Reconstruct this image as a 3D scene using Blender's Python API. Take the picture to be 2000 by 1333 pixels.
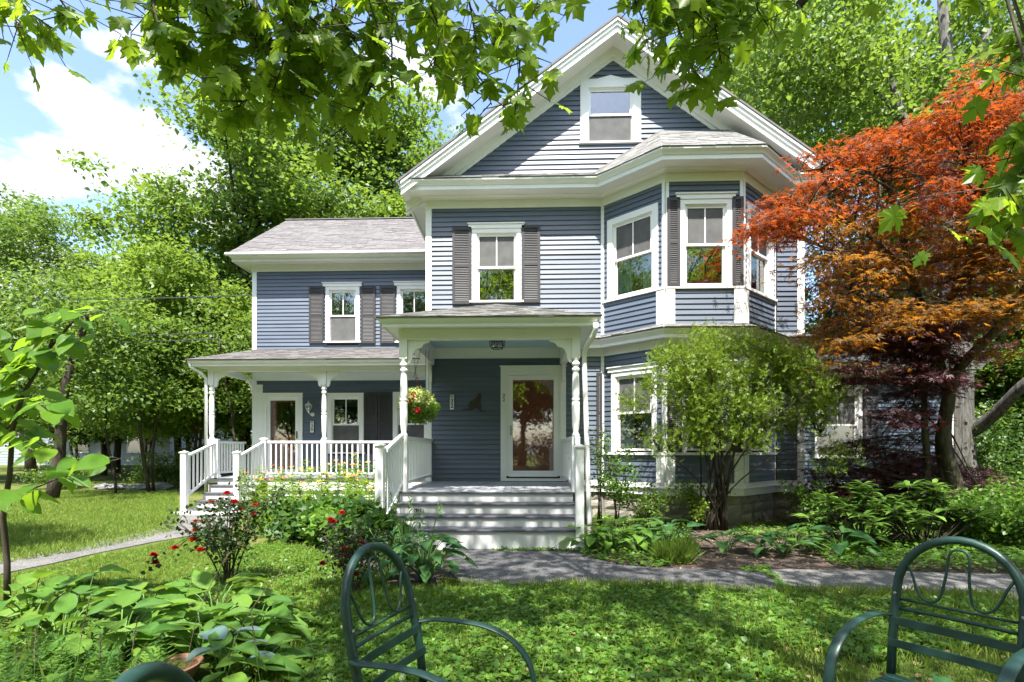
import bpy, math, random
import numpy as np
from mathutils import Matrix, Vector
R_ = math.radians
S = bpy.context.scene
for o in list(bpy.data.objects):
    bpy.data.objects.remove(o)
COL = S.collection

# ------------------------------------------------------------ camera, sky, sun, exposure
EYE = 1.40
YAW = R_(1.9)
cam = bpy.data.cameras.new('camera')
cam.sensor_width = 36.0
cam.lens = 36.0 * 1010 / 2000
cam.shift_y = (877 - 666.5) / 2000
cam.shift_x = 15 / 2000
cam.clip_start = 0.05
cam.clip_end = 2000
camo = bpy.data.objects.new('camera', cam)
camo.location = (0, 0, EYE)
camo.rotation_euler = (R_(90), 0, YAW)
COL.objects.link(camo)
S.camera = camo

SUN_EL, SUN_AZ = 62.0, 4.0     # azimuth: degrees left of straight behind the camera
w = bpy.data.worlds.new('World')
S.world = w
w.use_nodes = True
nt = w.node_tree
nt.nodes.clear()
N = nt.nodes.new
L = nt.links.new
out = N('ShaderNodeOutputWorld')
bg = N('ShaderNodeBackground')
bg.inputs['Strength'].default_value = 0.15
sky = N('ShaderNodeTexSky')
sky.sky_type = 'NISHITA'
sky.sun_disc = False
sky.sun_elevation = R_(SUN_EL)
sky.sun_rotation = R_(180 + SUN_AZ)
sky.air_density = 1.0
sky.dust_density = 1.6
sky.ozone_density = 1.0
tc = N('ShaderNodeTexCoord')
sep = N('ShaderNodeSeparateXYZ')
L(tc.outputs['Generated'], sep.inputs[0])
mp = N('ShaderNodeMapping')
mp.inputs['Location'].default_value = (5.5, 0.7, 2.2)
mp.inputs['Scale'].default_value = (1.0, 1.0, 1.9)
L(tc.outputs['Generated'], mp.inputs['Vector'])
n1 = N('ShaderNodeTexNoise'); n1.inputs['Scale'].default_value = 4.2
n1.inputs['Detail'].default_value = 9; n1.inputs['Roughness'].default_value = 0.52
L(mp.outputs[0], n1.inputs['Vector'])
# one big cloud bank low in the north west, the rest of the sky has scattered fair weather clouds
dot = N('ShaderNodeVectorMath'); dot.operation = 'DOT_PRODUCT'
L(tc.outputs['Generated'], dot.inputs[0])
cd = Vector((-0.66, 0.66, 0.42)).normalized()
dot.inputs[1].default_value = cd
bank = N('ShaderNodeMapRange')
bank.inputs['From Min'].default_value = 0.955; bank.inputs['From Max'].default_value = 0.998
bank.inputs['To Min'].default_value = 0.0; bank.inputs['To Max'].default_value = 0.15
L(dot.outputs['Value'], bank.inputs['Value'])
add = N('ShaderNodeMath'); add.operation = 'ADD'
L(n1.outputs['Fac'], add.inputs[0]); L(bank.outputs[0], add.inputs[1])
cr = N('ShaderNodeMapRange'); cr.interpolation_type = 'SMOOTHSTEP'
cr.inputs['From Min'].default_value = 0.60; cr.inputs['From Max'].default_value = 0.665
cr.inputs['To Max'].default_value = 0.97
L(add.outputs[0], cr.inputs['Value'])
n2 = N('ShaderNodeTexNoise'); n2.inputs['Scale'].default_value = 7; n2.inputs['Detail'].default_value = 5
L(mp.outputs[0], n2.inputs['Vector'])
ccol = N('ShaderNodeMix'); ccol.data_type = 'RGBA'
ccol.inputs['A'].default_value = (2.5, 2.75, 3.1, 1); ccol.inputs['B'].default_value = (3.7, 3.7, 3.8, 1)
L(n2.outputs['Fac'], ccol.inputs['Factor'])
mixc = N('ShaderNodeMix'); mixc.data_type = 'RGBA'
L(cr.outputs[0], mixc.inputs['Factor'])
L(sky.outputs[0], mixc.inputs['A']); L(ccol.outputs['Result'], mixc.inputs['B'])
L(mixc.outputs['Result'], bg.inputs['Color'])
L(bg.outputs[0], out.inputs[0])

sl = bpy.data.lights.new('sun', 'SUN')
sl.energy = 5.0
sl.angle = R_(0.6)
sl.color = (1.0, 0.965, 0.90)
so = bpy.data.objects.new('sun', sl)
COL.objects.link(so)
sd = Vector((-math.sin(R_(SUN_AZ)) * math.cos(R_(SUN_EL)), -math.cos(R_(SUN_AZ)) * math.cos(R_(SUN_EL)), math.sin(R_(SUN_EL))))
so.rotation_euler = sd.to_track_quat('Z', 'Y').to_euler()
so.location = sd * 40

S.view_settings.view_transform = 'Standard'
S.view_settings.look = 'None'
S.view_settings.gamma = 1
S.view_settings.exposure = 1.55
try:
    S.view_settings.use_curve_mapping = False
except Exception:
    pass
S.render.engine = 'CYCLES'
S.cycles.use_denoising = True
S.cycles.max_bounces = 8
S.cycles.transparent_max_bounces = 8
S.cycles.caustics_reflective = False
S.cycles.caustics_refractive = False
S.cycles.sample_clamp_indirect = 6

# ------------------------------------------------------------ layout helpers
sy_, cy_ = math.sin(YAW), math.cos(YAW)
def at(px, py, Y):
    """Point of the plane y = Y (metres in front of the camera's foot) seen at a photo position."""
    u = (px - 985) / 1010; v = (877 - py) / 1010
    t = Y / (cy_ + u * sy_)
    return Vector((t * (-sy_ + u * cy_), Y, EYE + t * v))
def ax(px, Y): return at(px, 877, Y).x
def az(px, py, Y): return at(px, py, Y).z
def gr(px, py, z=0.0):
    u = (px - 985) / 1010; v = (877 - py) / 1010
    t = (z - EYE) / v
    return Vector((t * (-sy_ + u * cy_), t * (cy_ + u * sy_), z))
def camxy(x, t):
    return Vector((-sy_ * t + cy_ * x, cy_ * t + sy_ * x, 0))

# ------------------------------------------------------------ materials
MATS = {}
def nodes(name):
    m = bpy.data.materials.new(name)
    m.use_nodes = True
    MATS[name] = m
    t = m.node_tree
    b = t.nodes['Principled BSDF']
    return m, t, b
def noise(t, scale, detail=4, rough=0.55, vec=None, space='Object'):
    tc = t.nodes.new('ShaderNodeTexCoord')
    n = t.nodes.new('ShaderNodeTexNoise')
    n.inputs['Scale'].default_value = scale
    n.inputs['Detail'].default_value = detail
    n.inputs['Roughness'].default_value = rough
    if vec is not None:
        m = t.nodes.new('ShaderNodeMapping'); m.inputs['Scale'].default_value = vec
        t.links.new(tc.outputs[space], m.inputs['Vector']); t.links.new(m.outputs[0], n.inputs['Vector'])
    else:
        t.links.new(tc.outputs[space], n.inputs['Vector'])
    return n.outputs['Fac']
def worldnoise(t, scale, detail=4, rough=0.55, vec=None):
    g = t.nodes.new('ShaderNodeNewGeometry')
    n = t.nodes.new('ShaderNodeTexNoise')
    n.inputs['Scale'].default_value = scale
    n.inputs['Detail'].default_value = detail
    n.inputs['Roughness'].default_value = rough
    if vec is not None:
        m = t.nodes.new('ShaderNodeMapping'); m.inputs['Scale'].default_value = vec
        t.links.new(g.outputs['Position'], m.inputs['Vector']); t.links.new(m.outputs[0], n.inputs['Vector'])
    else:
        t.links.new(g.outputs['Position'], n.inputs['Vector'])
    return n.outputs['Fac']
def ramp(t, fac, stops):
    r = t.nodes.new('ShaderNodeValToRGB')
    e = r.color_ramp.elements
    while len(e) < len(stops): e.new(0.5)
    for i, (p, c) in enumerate(stops):
        e[i].position = p; e[i].color = (c[0], c[1], c[2], 1)
    t.links.new(fac, r.inputs['Fac'])
    return r.outputs['Color']
def bump(t, b, h, strength=0.3, dist=0.01):
    n = t.nodes.new('ShaderNodeBump')
    n.inputs['Strength'].default_value = strength
    n.inputs['Distance'].default_value = dist
    t.links.new(h, n.inputs['Height'])
    t.links.new(n.outputs[0], b.inputs['Normal'])
def paint(name, rgb, rough=0.5, var=0.12, scale=3.0, bs=0.15, dirt=None, stretch=None, isl=0.0):
    """Painted or plain surface: soft wear in world space, optional streaky dirt, per piece variation."""
    m, t, b = nodes(name)
    f = worldnoise(t, scale, 6, 0.6, stretch)
    lo = [c * (1 - var) for c in rgb]; hi = [min(1, c * (1 + var)) for c in rgb]
    c = ramp(t, f, [(0.3, lo), (0.7, hi)])
    if dirt:
        f2 = worldnoise(t, 9, 8, 0.7, (1, 1, 0.35))
        mk = ramp(t, f2, [(0.60, (0, 0, 0)), (0.78, (0.55, 0.55, 0.55))])
        mix = t.nodes.new('ShaderNodeMix'); mix.data_type = 'RGBA'
        t.links.new(mk, mix.inputs['Factor']); t.links.new(c, mix.inputs['A'])
        mix.inputs['B'].default_value = (*dirt, 1)
        c = mix.outputs['Result']
    if isl:
        oi = t.nodes.new('ShaderNodeObjectInfo')
        mr = t.nodes.new('ShaderNodeMapRange')
        mr.inputs['To Min'].default_value = 1 - isl; mr.inputs['To Max'].default_value = 1 + isl
        t.links.new(oi.outputs['Random'], mr.inputs['Value'])
        hs = t.nodes.new('ShaderNodeHueSaturation')
        t.links.new(c, hs.inputs['Color']); t.links.new(mr.outputs[0], hs.inputs['Value'])
        c = hs.outputs['Color']
    t.links.new(c, b.inputs['Base Color'])
    b.inputs['Roughness'].default_value = rough
    f3 = worldnoise(t, 45, 4, 0.6, stretch)
    bump(t, b, f3, bs, 0.004)
    return m
def leafmat(name, cols, trans, tfrac=0.4, rough=0.45, spec=0.35, veins=0.0, obj=False):
    """Leaf: colour differs from leaf to leaf; light shines through."""
    m, t, b = nodes(name)
    if obj:
        gi = t.nodes.new('ShaderNodeObjectInfo'); rnd = gi.outputs['Random']
    else:
        gi = t.nodes.new('ShaderNodeNewGeometry'); rnd = gi.outputs['Random Per Island']
    wn = worldnoise(t, 0.55, 2)
    mm = t.nodes.new('ShaderNodeMath'); mm.operation = 'MULTIPLY_ADD'
    mm.inputs[1].default_value = 0.62
    t.links.new(rnd, mm.inputs[0])
    m2 = t.nodes.new('ShaderNodeMath'); m2.operation = 'MULTIPLY'; m2.inputs[1].default_value = 0.34
    m3 = t.nodes.new('ShaderNodeMath'); m3.operation = 'MULTIPLY_ADD'; m3.inputs[1].default_value = 0.16
    oi = t.nodes.new('ShaderNodeObjectInfo'); t.links.new(oi.outputs['Random'], m3.inputs[0]); t.links.new(m2.outputs[0], m3.inputs[2])
    t.links.new(wn, m2.inputs[0]); t.links.new(m3.outputs[0], mm.inputs[2])
    n = len(cols)
    c = ramp(t, mm.outputs[0], [(0.1 + 0.8 * i / (n - 1), cols[i]) for i in range(n)])
    t.links.new(c, b.inputs['Base Color'])
    b.inputs['Roughness'].default_value = rough
    b.inputs['Specular IOR Level'].default_value = spec
    tr = t.nodes.new('ShaderNodeBsdfTranslucent')
    mix = t.nodes.new('ShaderNodeMix'); mix.data_type = 'RGBA'; mix.blend_type = 'MULTIPLY'
    mix.inputs['Factor'].default_value = 0.0
    hs = t.nodes.new('ShaderNodeMix'); hs.data_type = 'RGBA'; hs.inputs['Factor'].default_value = 0.75
    t.links.new(c, hs.inputs['A']); hs.inputs['B'].default_value = (*trans, 1)
    t.links.new(hs.outputs['Result'], tr.inputs['Color'])
    ms = t.nodes.new('ShaderNodeMixShader'); ms.inputs[0].default_value = tfrac
    t.links.new(b.outputs[0], ms.inputs[1]); t.links.new(tr.outputs[0], ms.inputs[2])
    t.links.new(ms.outputs[0], t.nodes['Material Output'].inputs[0])
    if veins:
        tcn = t.nodes.new('ShaderNodeTexCoord')
        sp = t.nodes.new('ShaderNodeSeparateXYZ'); t.links.new(tcn.outputs['Object'], sp.inputs[0])
        ab = t.nodes.new('ShaderNodeMath'); ab.operation = 'ABSOLUTE'; t.links.new(sp.outputs['X'], ab.inputs[0])
        ma = t.nodes.new('ShaderNodeMath'); ma.operation = 'MULTIPLY_ADD'; ma.inputs[1].default_value = veins; 
        yy = t.nodes.new('ShaderNodeMath'); yy.operation = 'MULTIPLY'; yy.inputs[1].default_value = -veins * 0.25
        t.links.new(sp.outputs['Y'], yy.inputs[0])
        t.links.new(ab.outputs[0], ma.inputs[0]); t.links.new(yy.outputs[0], ma.inputs[2])
        si = t.nodes.new('ShaderNodeMath'); si.operation = 'SINE'; t.links.new(ma.outputs[0], si.inputs[0])
        bump(t, b, si.outputs[0], 0.5, 0.004)
    return m

M = {}
M['siding'] = paint('blue_siding', (0.092, 0.116, 0.156), 0.42, 0.12, 2.2, 0.25, None, (0.5, 0.5, 3), 0.08)
M['white'] = paint('white_trim', (0.78, 0.78, 0.755), 0.45, 0.04, 2.5, 0.10, (0.68, 0.67, 0.62))
M['rail'] = paint('white_vinyl', (0.80, 0.80, 0.80), 0.35, 0.03, 2.0, 0.05)
M['ceil'] = paint('pale_blue_ceiling', (0.42, 0.58, 0.66), 0.6, 0.05, 2.0, 0.1)
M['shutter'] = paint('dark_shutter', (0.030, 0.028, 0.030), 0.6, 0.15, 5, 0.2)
M['louver'] = paint('sunlit_louver_paint', (0.095, 0.093, 0.095), 0.36, 0.12, 5, 0.1)  # frame's paint made lighter; the slats' sun sheen is put into the colour
M['sash'] = paint('white_sash', (0.82, 0.82, 0.80), 0.35, 0.02, 3, 0.04)
M['grey_tread'] = paint('grey_deck_paint', (0.095, 0.095, 0.115), 0.5, 0.2, 6, 0.3, (0.20, 0.195, 0.19), None, 0.08)
M['riser'] = paint('pale_grey_riser', (0.68, 0.68, 0.68), 0.5, 0.06, 3, 0.15, (0.40, 0.39, 0.36))
M['floor'] = paint('deck_floor_paint', (0.31, 0.32, 0.34), 0.5, 0.15, 6, 0.3, (0.45, 0.44, 0.42), None, 0.10)
M['shingle'] = paint('asphalt_shingle', (0.140, 0.130, 0.126), 0.9, 0.22, 7, 0.8, (0.11, 0.10, 0.095), None)
M['shingle2'] = paint('weathered_grey_shingle', (0.19, 0.185, 0.175), 0.9, 0.3, 6, 0.6, (0.13, 0.13, 0.12), None)
M['red_door'] = paint('oxblood_door', (0.44, 0.085, 0.070), 0.4, 0.12, 4, 0.1)
M['black'] = paint('black_metal', (0.02, 0.02, 0.02), 0.4, 0.2, 10, 0.1)
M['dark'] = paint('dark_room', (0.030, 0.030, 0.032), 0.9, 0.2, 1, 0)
M['shade'] = paint('grey_screen', (0.088, 0.088, 0.086), 0.8, 0.25, 5, 0.1)
M['blind'] = paint('pale_blind', (0.50, 0.55, 0.48), 0.8, 0.05, 3, 0.1)
M['curtain'] = paint('sage_curtain', (0.36, 0.50, 0.42), 0.85, 0.12, 4, 0.1, None, (9, 9, 0.6))
M['stone'] = paint('granite_foundation', (0.27, 0.25, 0.21), 0.9, 0.35, 5, 1.0, (0.13, 0.12, 0.10), None, 0.2)
M['mortar'] = paint('foundation_mortar', (0.20, 0.185, 0.16), 0.95, 0.2, 6, 0.6)
M['rust_cat'] = paint('dark_rusted_iron', (0.035, 0.028, 0.024), 0.6, 0.4, 9, 0.3)
M['plaque'] = paint('white_plaque', (0.75, 0.76, 0.74), 0.4, 0.02, 3, 0.0)
M['lamp_white'] = paint('white_lantern_metal', (0.72, 0.72, 0.68), 0.4, 0.05, 9, 0.1)
M['chain'] = paint('dull_chain', (0.12, 0.11, 0.10), 0.5, 0.2, 9, 0.1)
M['hook'] = paint('red_plastic', (0.35, 0.03, 0.02), 0.4, 0.1, 9, 0.0)
M['steel'] = paint('brushed_handle', (0.35, 0.34, 0.32), 0.3, 0.1, 9, 0.0)
def barkmat(name, lo, hi, moss=None, sc=9):
    m, t, b = nodes(name)
    f = worldnoise(t, sc, 7, 0.65, (1, 1, 0.18)); f2 = worldnoise(t, 2.2, 4)
    c = ramp(t, f, [(0.34, lo), (0.62, hi)])
    if moss:
        mk = ramp(t, f2, [(0.45, (0, 0, 0)), (0.65, (0.6, 0.6, 0.6))])
        mix = t.nodes.new('ShaderNodeMix'); mix.data_type = 'RGBA'
        t.links.new(mk, mix.inputs['Factor']); t.links.new(c, mix.inputs['A']); mix.inputs['B'].default_value = (*moss, 1); c = mix.outputs['Result']
    t.links.new(c, b.inputs['Base Color']); b.inputs['Roughness'].default_value = 0.95; b.inputs['Specular IOR Level'].default_value = 0.15
    bump(t, b, f, 1.0, 0.06)
    return m
M['bark'] = barkmat('brown_bark', (0.028, 0.022, 0.016), (0.085, 0.070, 0.055))
M['bark_grey'] = barkmat('grey_bark', (0.035, 0.033, 0.030), (0.17, 0.165, 0.150), None, 13)
M['bark_maple'] = barkmat('mossy_maple_bark', (0.040, 0.034, 0.026), (0.13, 0.115, 0.085), (0.06, 0.075, 0.035))
M['clay'] = paint('terracotta', (0.26, 0.125, 0.075), 0.7, 0.2, 7, 0.4, (0.30, 0.25, 0.20))
M['soil'] = paint('dark_soil', (0.05, 0.038, 0.03), 1.0, 0.4, 20, 1.0)
M['rock'] = paint('grey_rock', (0.17, 0.17, 0.17), 0.9, 0.3, 3, 0.8)
M['farwall'] = paint('far_pale_siding', (0.30, 0.33, 0.35), 0.7, 0.08, 1, 0.1)
M['farroof'] = paint('far_brown_roof', (0.17, 0.13, 0.11), 0.9, 0.2, 1, 0.2)
M['cable'] = paint('black_cable', (0.05, 0.05, 0.05), 0.6, 0.1, 3, 0)
M['cellulose'] = paint('grass_seed_head', (0.16, 0.13, 0.07), 0.8, 0.3, 9, 0)

def chairmat():
    m, t, b = nodes('green_chair_enamel')
    f = worldnoise(t, 14, 5, 0.6)
    c = ramp(t, f, [(0.30, (0.007, 0.030, 0.025)), (0.55, (0.012, 0.045, 0.036)), (0.75, (0.020, 0.062, 0.052))])
    f2 = worldnoise(t, 120, 3, 0.7)
    mk = ramp(t, f2, [(0.70, (0, 0, 0)), (0.74, (0.7, 0.7, 0.7))])
    mix = t.nodes.new('ShaderNodeMix'); mix.data_type = 'RGBA'
    t.links.new(mk, mix.inputs['Factor']); t.links.new(c, mix.inputs['A'])
    mix.inputs['B'].default_value = (0.10, 0.15, 0.14, 1)
    t.links.new(mix.outputs['Result'], b.inputs['Base Color'])
    b.inputs['Metallic'].default_value = 0.0
    b.inputs['Roughness'].default_value = 0.46
    b.inputs['Coat Weight'].default_value = 0.12
    b.inputs['Coat Roughness'].default_value = 0.2
    bump(t, b, f2, 0.1, 0.001)
    return m
M['chair'] = chairmat()

def glassmat(name, tint=(0.8, 0.85, 0.85), refl=0.16, wob=0.02):
    m, t, b = nodes(name)
    t.nodes.remove(b)
    g = t.nodes.new('ShaderNodeBsdfGlossy'); g.inputs['Roughness'].default_value = 0.02
    tr = t.nodes.new('ShaderNodeBsdfTransparent'); tr.inputs['Color'].default_value = (*tint, 1)
    fr = t.nodes.new('ShaderNodeLayerWeight'); fr.inputs['Blend'].default_value = 0.35
    mr = t.nodes.new('ShaderNodeMapRange'); mr.inputs['To Min'].default_value = refl; mr.inputs['To Max'].default_value = 0.9
    t.links.new(fr.outputs['Fresnel'], mr.inputs['Value'])
    f = worldnoise(t, 2.0, 3)
    n = t.nodes.new('ShaderNodeBump'); n.inputs['Strength'].default_value = wob; n.inputs['Distance'].default_value = 0.05
    t.links.new(f, n.inputs['Height']); t.links.new(n.outputs[0], g.inputs['Normal'])
    ms = t.nodes.new('ShaderNodeMixShader')
    t.links.new(mr.outputs[0], ms.inputs[0]); t.links.new(tr.outputs[0], ms.inputs[1]); t.links.new(g.outputs[0], ms.inputs[2])
    t.links.new(ms.outputs[0], t.nodes['Material Output'].inputs[0])
    return m
M['glass'] = glassmat('window_glass', refl=0.15)
M['doorglass'] = glassmat('storm_door_glass', (0.95, 0.95, 0.95), refl=0.11)
M['lampglass'] = glassmat('lantern_glass', (0.9, 0.9, 0.85), 0.15)

def groundmats():
    m, t, b = nodes('lawn_soil')
    f = worldnoise(t, 0.45, 6, 0.6); f2 = worldnoise(t, 26, 6, 0.7)
    c1 = ramp(t, f, [(0.3, (0.060, 0.105, 0.020)), (0.5, (0.110, 0.140, 0.032)), (0.72, (0.19, 0.17, 0.06))])
    c2 = ramp(t, f2, [(0.3, (0.55, 0.55, 0.55)), (0.7, (1.25, 1.25, 1.25))])
    mix = t.nodes.new('ShaderNodeMix'); mix.data_type = 'RGBA'; mix.blend_type = 'MULTIPLY'; mix.inputs['Factor'].default_value = 1
    t.links.new(c1, mix.inputs['A']); t.links.new(c2, mix.inputs['B'])
    t.links.new(mix.outputs['Result'], b.inputs['Base Color']); b.inputs['Roughness'].default_value = 1
    b.inputs['Specular IOR Level'].default_value = 0.1
    bump(t, b, f2, 1.0, 0.03)
    M['lawn'] = m
    m, t, b = nodes('bark_mulch')
    f = worldnoise(t, 38, 8, 0.75, (1, 2.2, 1)); f2 = worldnoise(t, 1.7, 3)
    c = ramp(t, f, [(0.28, (0.030, 0.020, 0.015)), (0.5, (0.095, 0.065, 0.05)), (0.72, (0.24, 0.18, 0.14))])
    t.links.new(c, b.inputs['Base Color']); b.inputs['Roughness'].default_value = 1
    bump(t, b, f, 1.0, 0.03)
    M['mulch'] = m
    def asphalt(name, lo, mid, hi):
        m, t, b = nodes(name)
        g = t.nodes.new('ShaderNodeNewGeometry')
        v = t.nodes.new('ShaderNodeTexVoronoi'); v.inputs['Scale'].default_value = 95
        t.links.new(g.outputs['Position'], v.inputs['Vector'])
        sp = t.nodes.new('ShaderNodeSeparateColor'); t.links.new(v.outputs['Color'], sp.inputs[0])
        c = ramp(t, sp.outputs[0], [(0.1, lo), (0.6, mid), (0.97, hi)])
        f = worldnoise(t, 1.3, 6, 0.6)
        c2 = ramp(t, f, [(0.35, (0.72, 0.72, 0.72)), (0.65, (1.12, 1.1, 1.08))])
        mix = t.nodes.new('ShaderNodeMix'); mix.data_type = 'RGBA'; mix.blend_type = 'MULTIPLY'; mix.inputs['Factor'].default_value = 1
        t.links.new(c, mix.inputs['A']); t.links.new(c2, mix.inputs['B'])
        t.links.new(mix.outputs['Result'], b.inputs['Base Color']); b.inputs['Roughness'].default_value = 0.9
        bump(t, b, v.outputs['Distance'], 0.6, 0.006)
        return m
    M['path'] = asphalt('asphalt_path', (0.060, 0.060, 0.064), (0.082, 0.081, 0.083), (0.17, 0.165, 0.16))
    M['path2'] = asphalt('worn_concrete_path', (0.10, 0.098, 0.095), (0.135, 0.13, 0.124), (0.24, 0.23, 0.22))
groundmats()

G1, G2, G3 = (0.030, 0.085, 0.012), (0.060, 0.140, 0.018), (0.115, 0.200, 0.028)
M['leaf_far'] = leafmat('broad_tree_leaf', [(0.026, 0.066, 0.014), (0.068, 0.132, 0.020), (0.130, 0.200, 0.034)], (0.27, 0.41, 0.05), 0.40)
M['leaf_far2'] = leafmat('bright_tree_leaf', [(0.034, 0.080, 0.014), (0.092, 0.168, 0.022), (0.170, 0.245, 0.040)], (0.34, 0.49, 0.055), 0.42)
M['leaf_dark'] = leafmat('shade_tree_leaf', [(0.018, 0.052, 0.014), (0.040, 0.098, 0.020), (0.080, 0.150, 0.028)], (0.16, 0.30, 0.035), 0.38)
M['leaf_over'] = leafmat('maple_leaf_overhead', [(0.055, 0.120, 0.012), (0.100, 0.185, 0.018), (0.170, 0.260, 0.024)], (0.42, 0.60, 0.030), 0.60, 0.4, 0.3)
M['leaf_over_obj'] = leafmat('maple_leaf_near', [(0.055, 0.120, 0.012), (0.100, 0.185, 0.018), (0.170, 0.260, 0.024)], (0.42, 0.60, 0.030), 0.60, 0.4, 0.3, 0, True)
M['leaf_red'] = leafmat('japanese_maple_leaf', [(0.050, 0.012, 0.014), (0.120, 0.020, 0.012), (0.180, 0.060, 0.014), (0.100, 0.024, 0.012)], (0.60, 0.12, 0.016), 0.50, 0.4, 0.3)
M['leaf_orange'] = leafmat('japanese_maple_amber_leaf', [(0.050, 0.022, 0.014), (0.120, 0.050, 0.014), (0.110, 0.090, 0.020), (0.200, 0.120, 0.020)], (0.66, 0.26, 0.020), 0.50, 0.4, 0.3)
M['leaf_purple'] = leafmat('japanese_maple_purple_leaf', [(0.026, 0.009, 0.014), (0.055, 0.016, 0.020), (0.085, 0.026, 0.026)], (0.14, 0.022, 0.020), 0.30, 0.4, 0.35)
M['leaf_cypress'] = leafmat('feathery_shrub_leaf', [(0.050, 0.110, 0.012), (0.115, 0.195, 0.018), (0.220, 0.310, 0.030)], (0.38, 0.50, 0.03), 0.35)
M['leaf_hosta'] = leafmat('hosta_leaf', [(0.060, 0.160, 0.030), (0.105, 0.225, 0.034), (0.155, 0.280, 0.040)], (0.30, 0.50, 0.04), 0.32, 0.5, 0.3, 300, True)
M['leaf_hosta_dark'] = leafmat('dark_hosta_leaf', [(0.030, 0.095, 0.030), (0.050, 0.135, 0.040), (0.085, 0.185, 0.050)], (0.13, 0.30, 0.04), 0.28, 0.48, 0.3, 300, True)
M['leaf_blue'] = leafmat('blue_hosta_leaf', [(0.10, 0.18, 0.16), (0.12, 0.20, 0.18), (0.14, 0.22, 0.19)], (0.15, 0.28, 0.16), 0.2, 0.5, 0.4, 300, True)
M['leaf_catalpa'] = leafmat('young_tree_leaf', [(0.060, 0.160, 0.018), (0.100, 0.220, 0.020), (0.160, 0.270, 0.024)], (0.36, 0.58, 0.03), 0.48, 0.42, 0.35, 160, True)
M['leaf_rhodo'] = leafmat('rhododendron_leaf', [(0.070, 0.160, 0.030), (0.120, 0.230, 0.040), (0.180, 0.290, 0.055)], (0.20, 0.36, 0.04), 0.22, 0.3, 0.5)
M['leaf_cover'] = leafmat('ground_cover_leaf', [(0.040, 0.115, 0.016), (0.085, 0.185, 0.024), (0.150, 0.255, 0.036)], (0.26, 0.46, 0.04), 0.35, 0.42, 0.4)
M['leaf_lily'] = leafmat('lily_leaf', [(0.045, 0.120, 0.014), (0.095, 0.190, 0.018), (0.170, 0.250, 0.024)], (0.34, 0.50, 0.03), 0.42)
M['leaf_rose'] = leafmat('rose_leaf', [(0.022, 0.055, 0.018), (0.035, 0.080, 0.022), (0.070, 0.060, 0.028)], (0.10, 0.16, 0.03), 0.3)
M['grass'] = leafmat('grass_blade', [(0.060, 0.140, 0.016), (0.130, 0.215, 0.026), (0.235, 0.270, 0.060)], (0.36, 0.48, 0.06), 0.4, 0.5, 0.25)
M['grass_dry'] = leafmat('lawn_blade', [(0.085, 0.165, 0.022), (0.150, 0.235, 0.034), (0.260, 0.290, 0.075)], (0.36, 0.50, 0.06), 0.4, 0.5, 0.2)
M['petiole'] = paint('leaf_stalk', (0.10, 0.20, 0.04), 0.5, 0.2, 9, 0)
M['twig'] = paint('dark_twig', (0.055, 0.040, 0.030), 0.8, 0.3, 9, 0.3)
M['petal_red'] = leafmat('red_petal', [(0.30, 0.006, 0.012), (0.42, 0.010, 0.018), (0.50, 0.02, 0.02)], (0.6, 0.01, 0.01), 0.3)
M['petal_orange'] = leafmat('orange_petal', [(0.75, 0.22, 0.04), (0.80, 0.30, 0.05), (0.80, 0.42, 0.06)], (0.8, 0.35, 0.05), 0.35)
M['petal_yellow'] = leafmat('yellow_petal', [(0.75, 0.50, 0.06), (0.80, 0.58, 0.08), (0.80, 0.64, 0.12)], (0.8, 0.6, 0.1), 0.35)
M['leaf_varieg'] = leafmat('cream_variegated_leaf', [(0.20, 0.32, 0.06), (0.50, 0.55, 0.18), (0.65, 0.66, 0.30)], (0.5, 0.6, 0.15), 0.35)

# ------------------------------------------------------------ mesh builders
def put(o, parent=None, world=True):
    COL.objects.link(o)
    if parent is not None:
        o.parent = parent
        if world and parent.parent is None and parent.type == 'EMPTY':
            o.matrix_parent_inverse = Matrix.Translation(-Vector(parent.location))
    return o
def thing(name, label, cat, loc=(0, 0, 0), rz=0, group=None):
    o = bpy.data.objects.new(name, None)
    o.empty_display_size = 0.2
    o.location = loc; o.rotation_euler = (0, 0, rz)
    o['label'] = label; o['category'] = cat
    if group: o['group'] = group
    COL.objects.link(o)
    return o
def tag(o, label, cat, group=None):
    o['label'] = label; o['category'] = cat
    if group: o['group'] = group
    return o
def part(name, parent, world=True):
    o = bpy.data.objects.new(name, None); o.empty_display_size = 0.1
    return put(o, parent, world)
def copy_tree(o, parent=None):
    c = o.copy(); COL.objects.link(c)
    if parent is not None: c.parent = parent
    for ch in o.children: copy_tree(ch, c)
    return c

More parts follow.
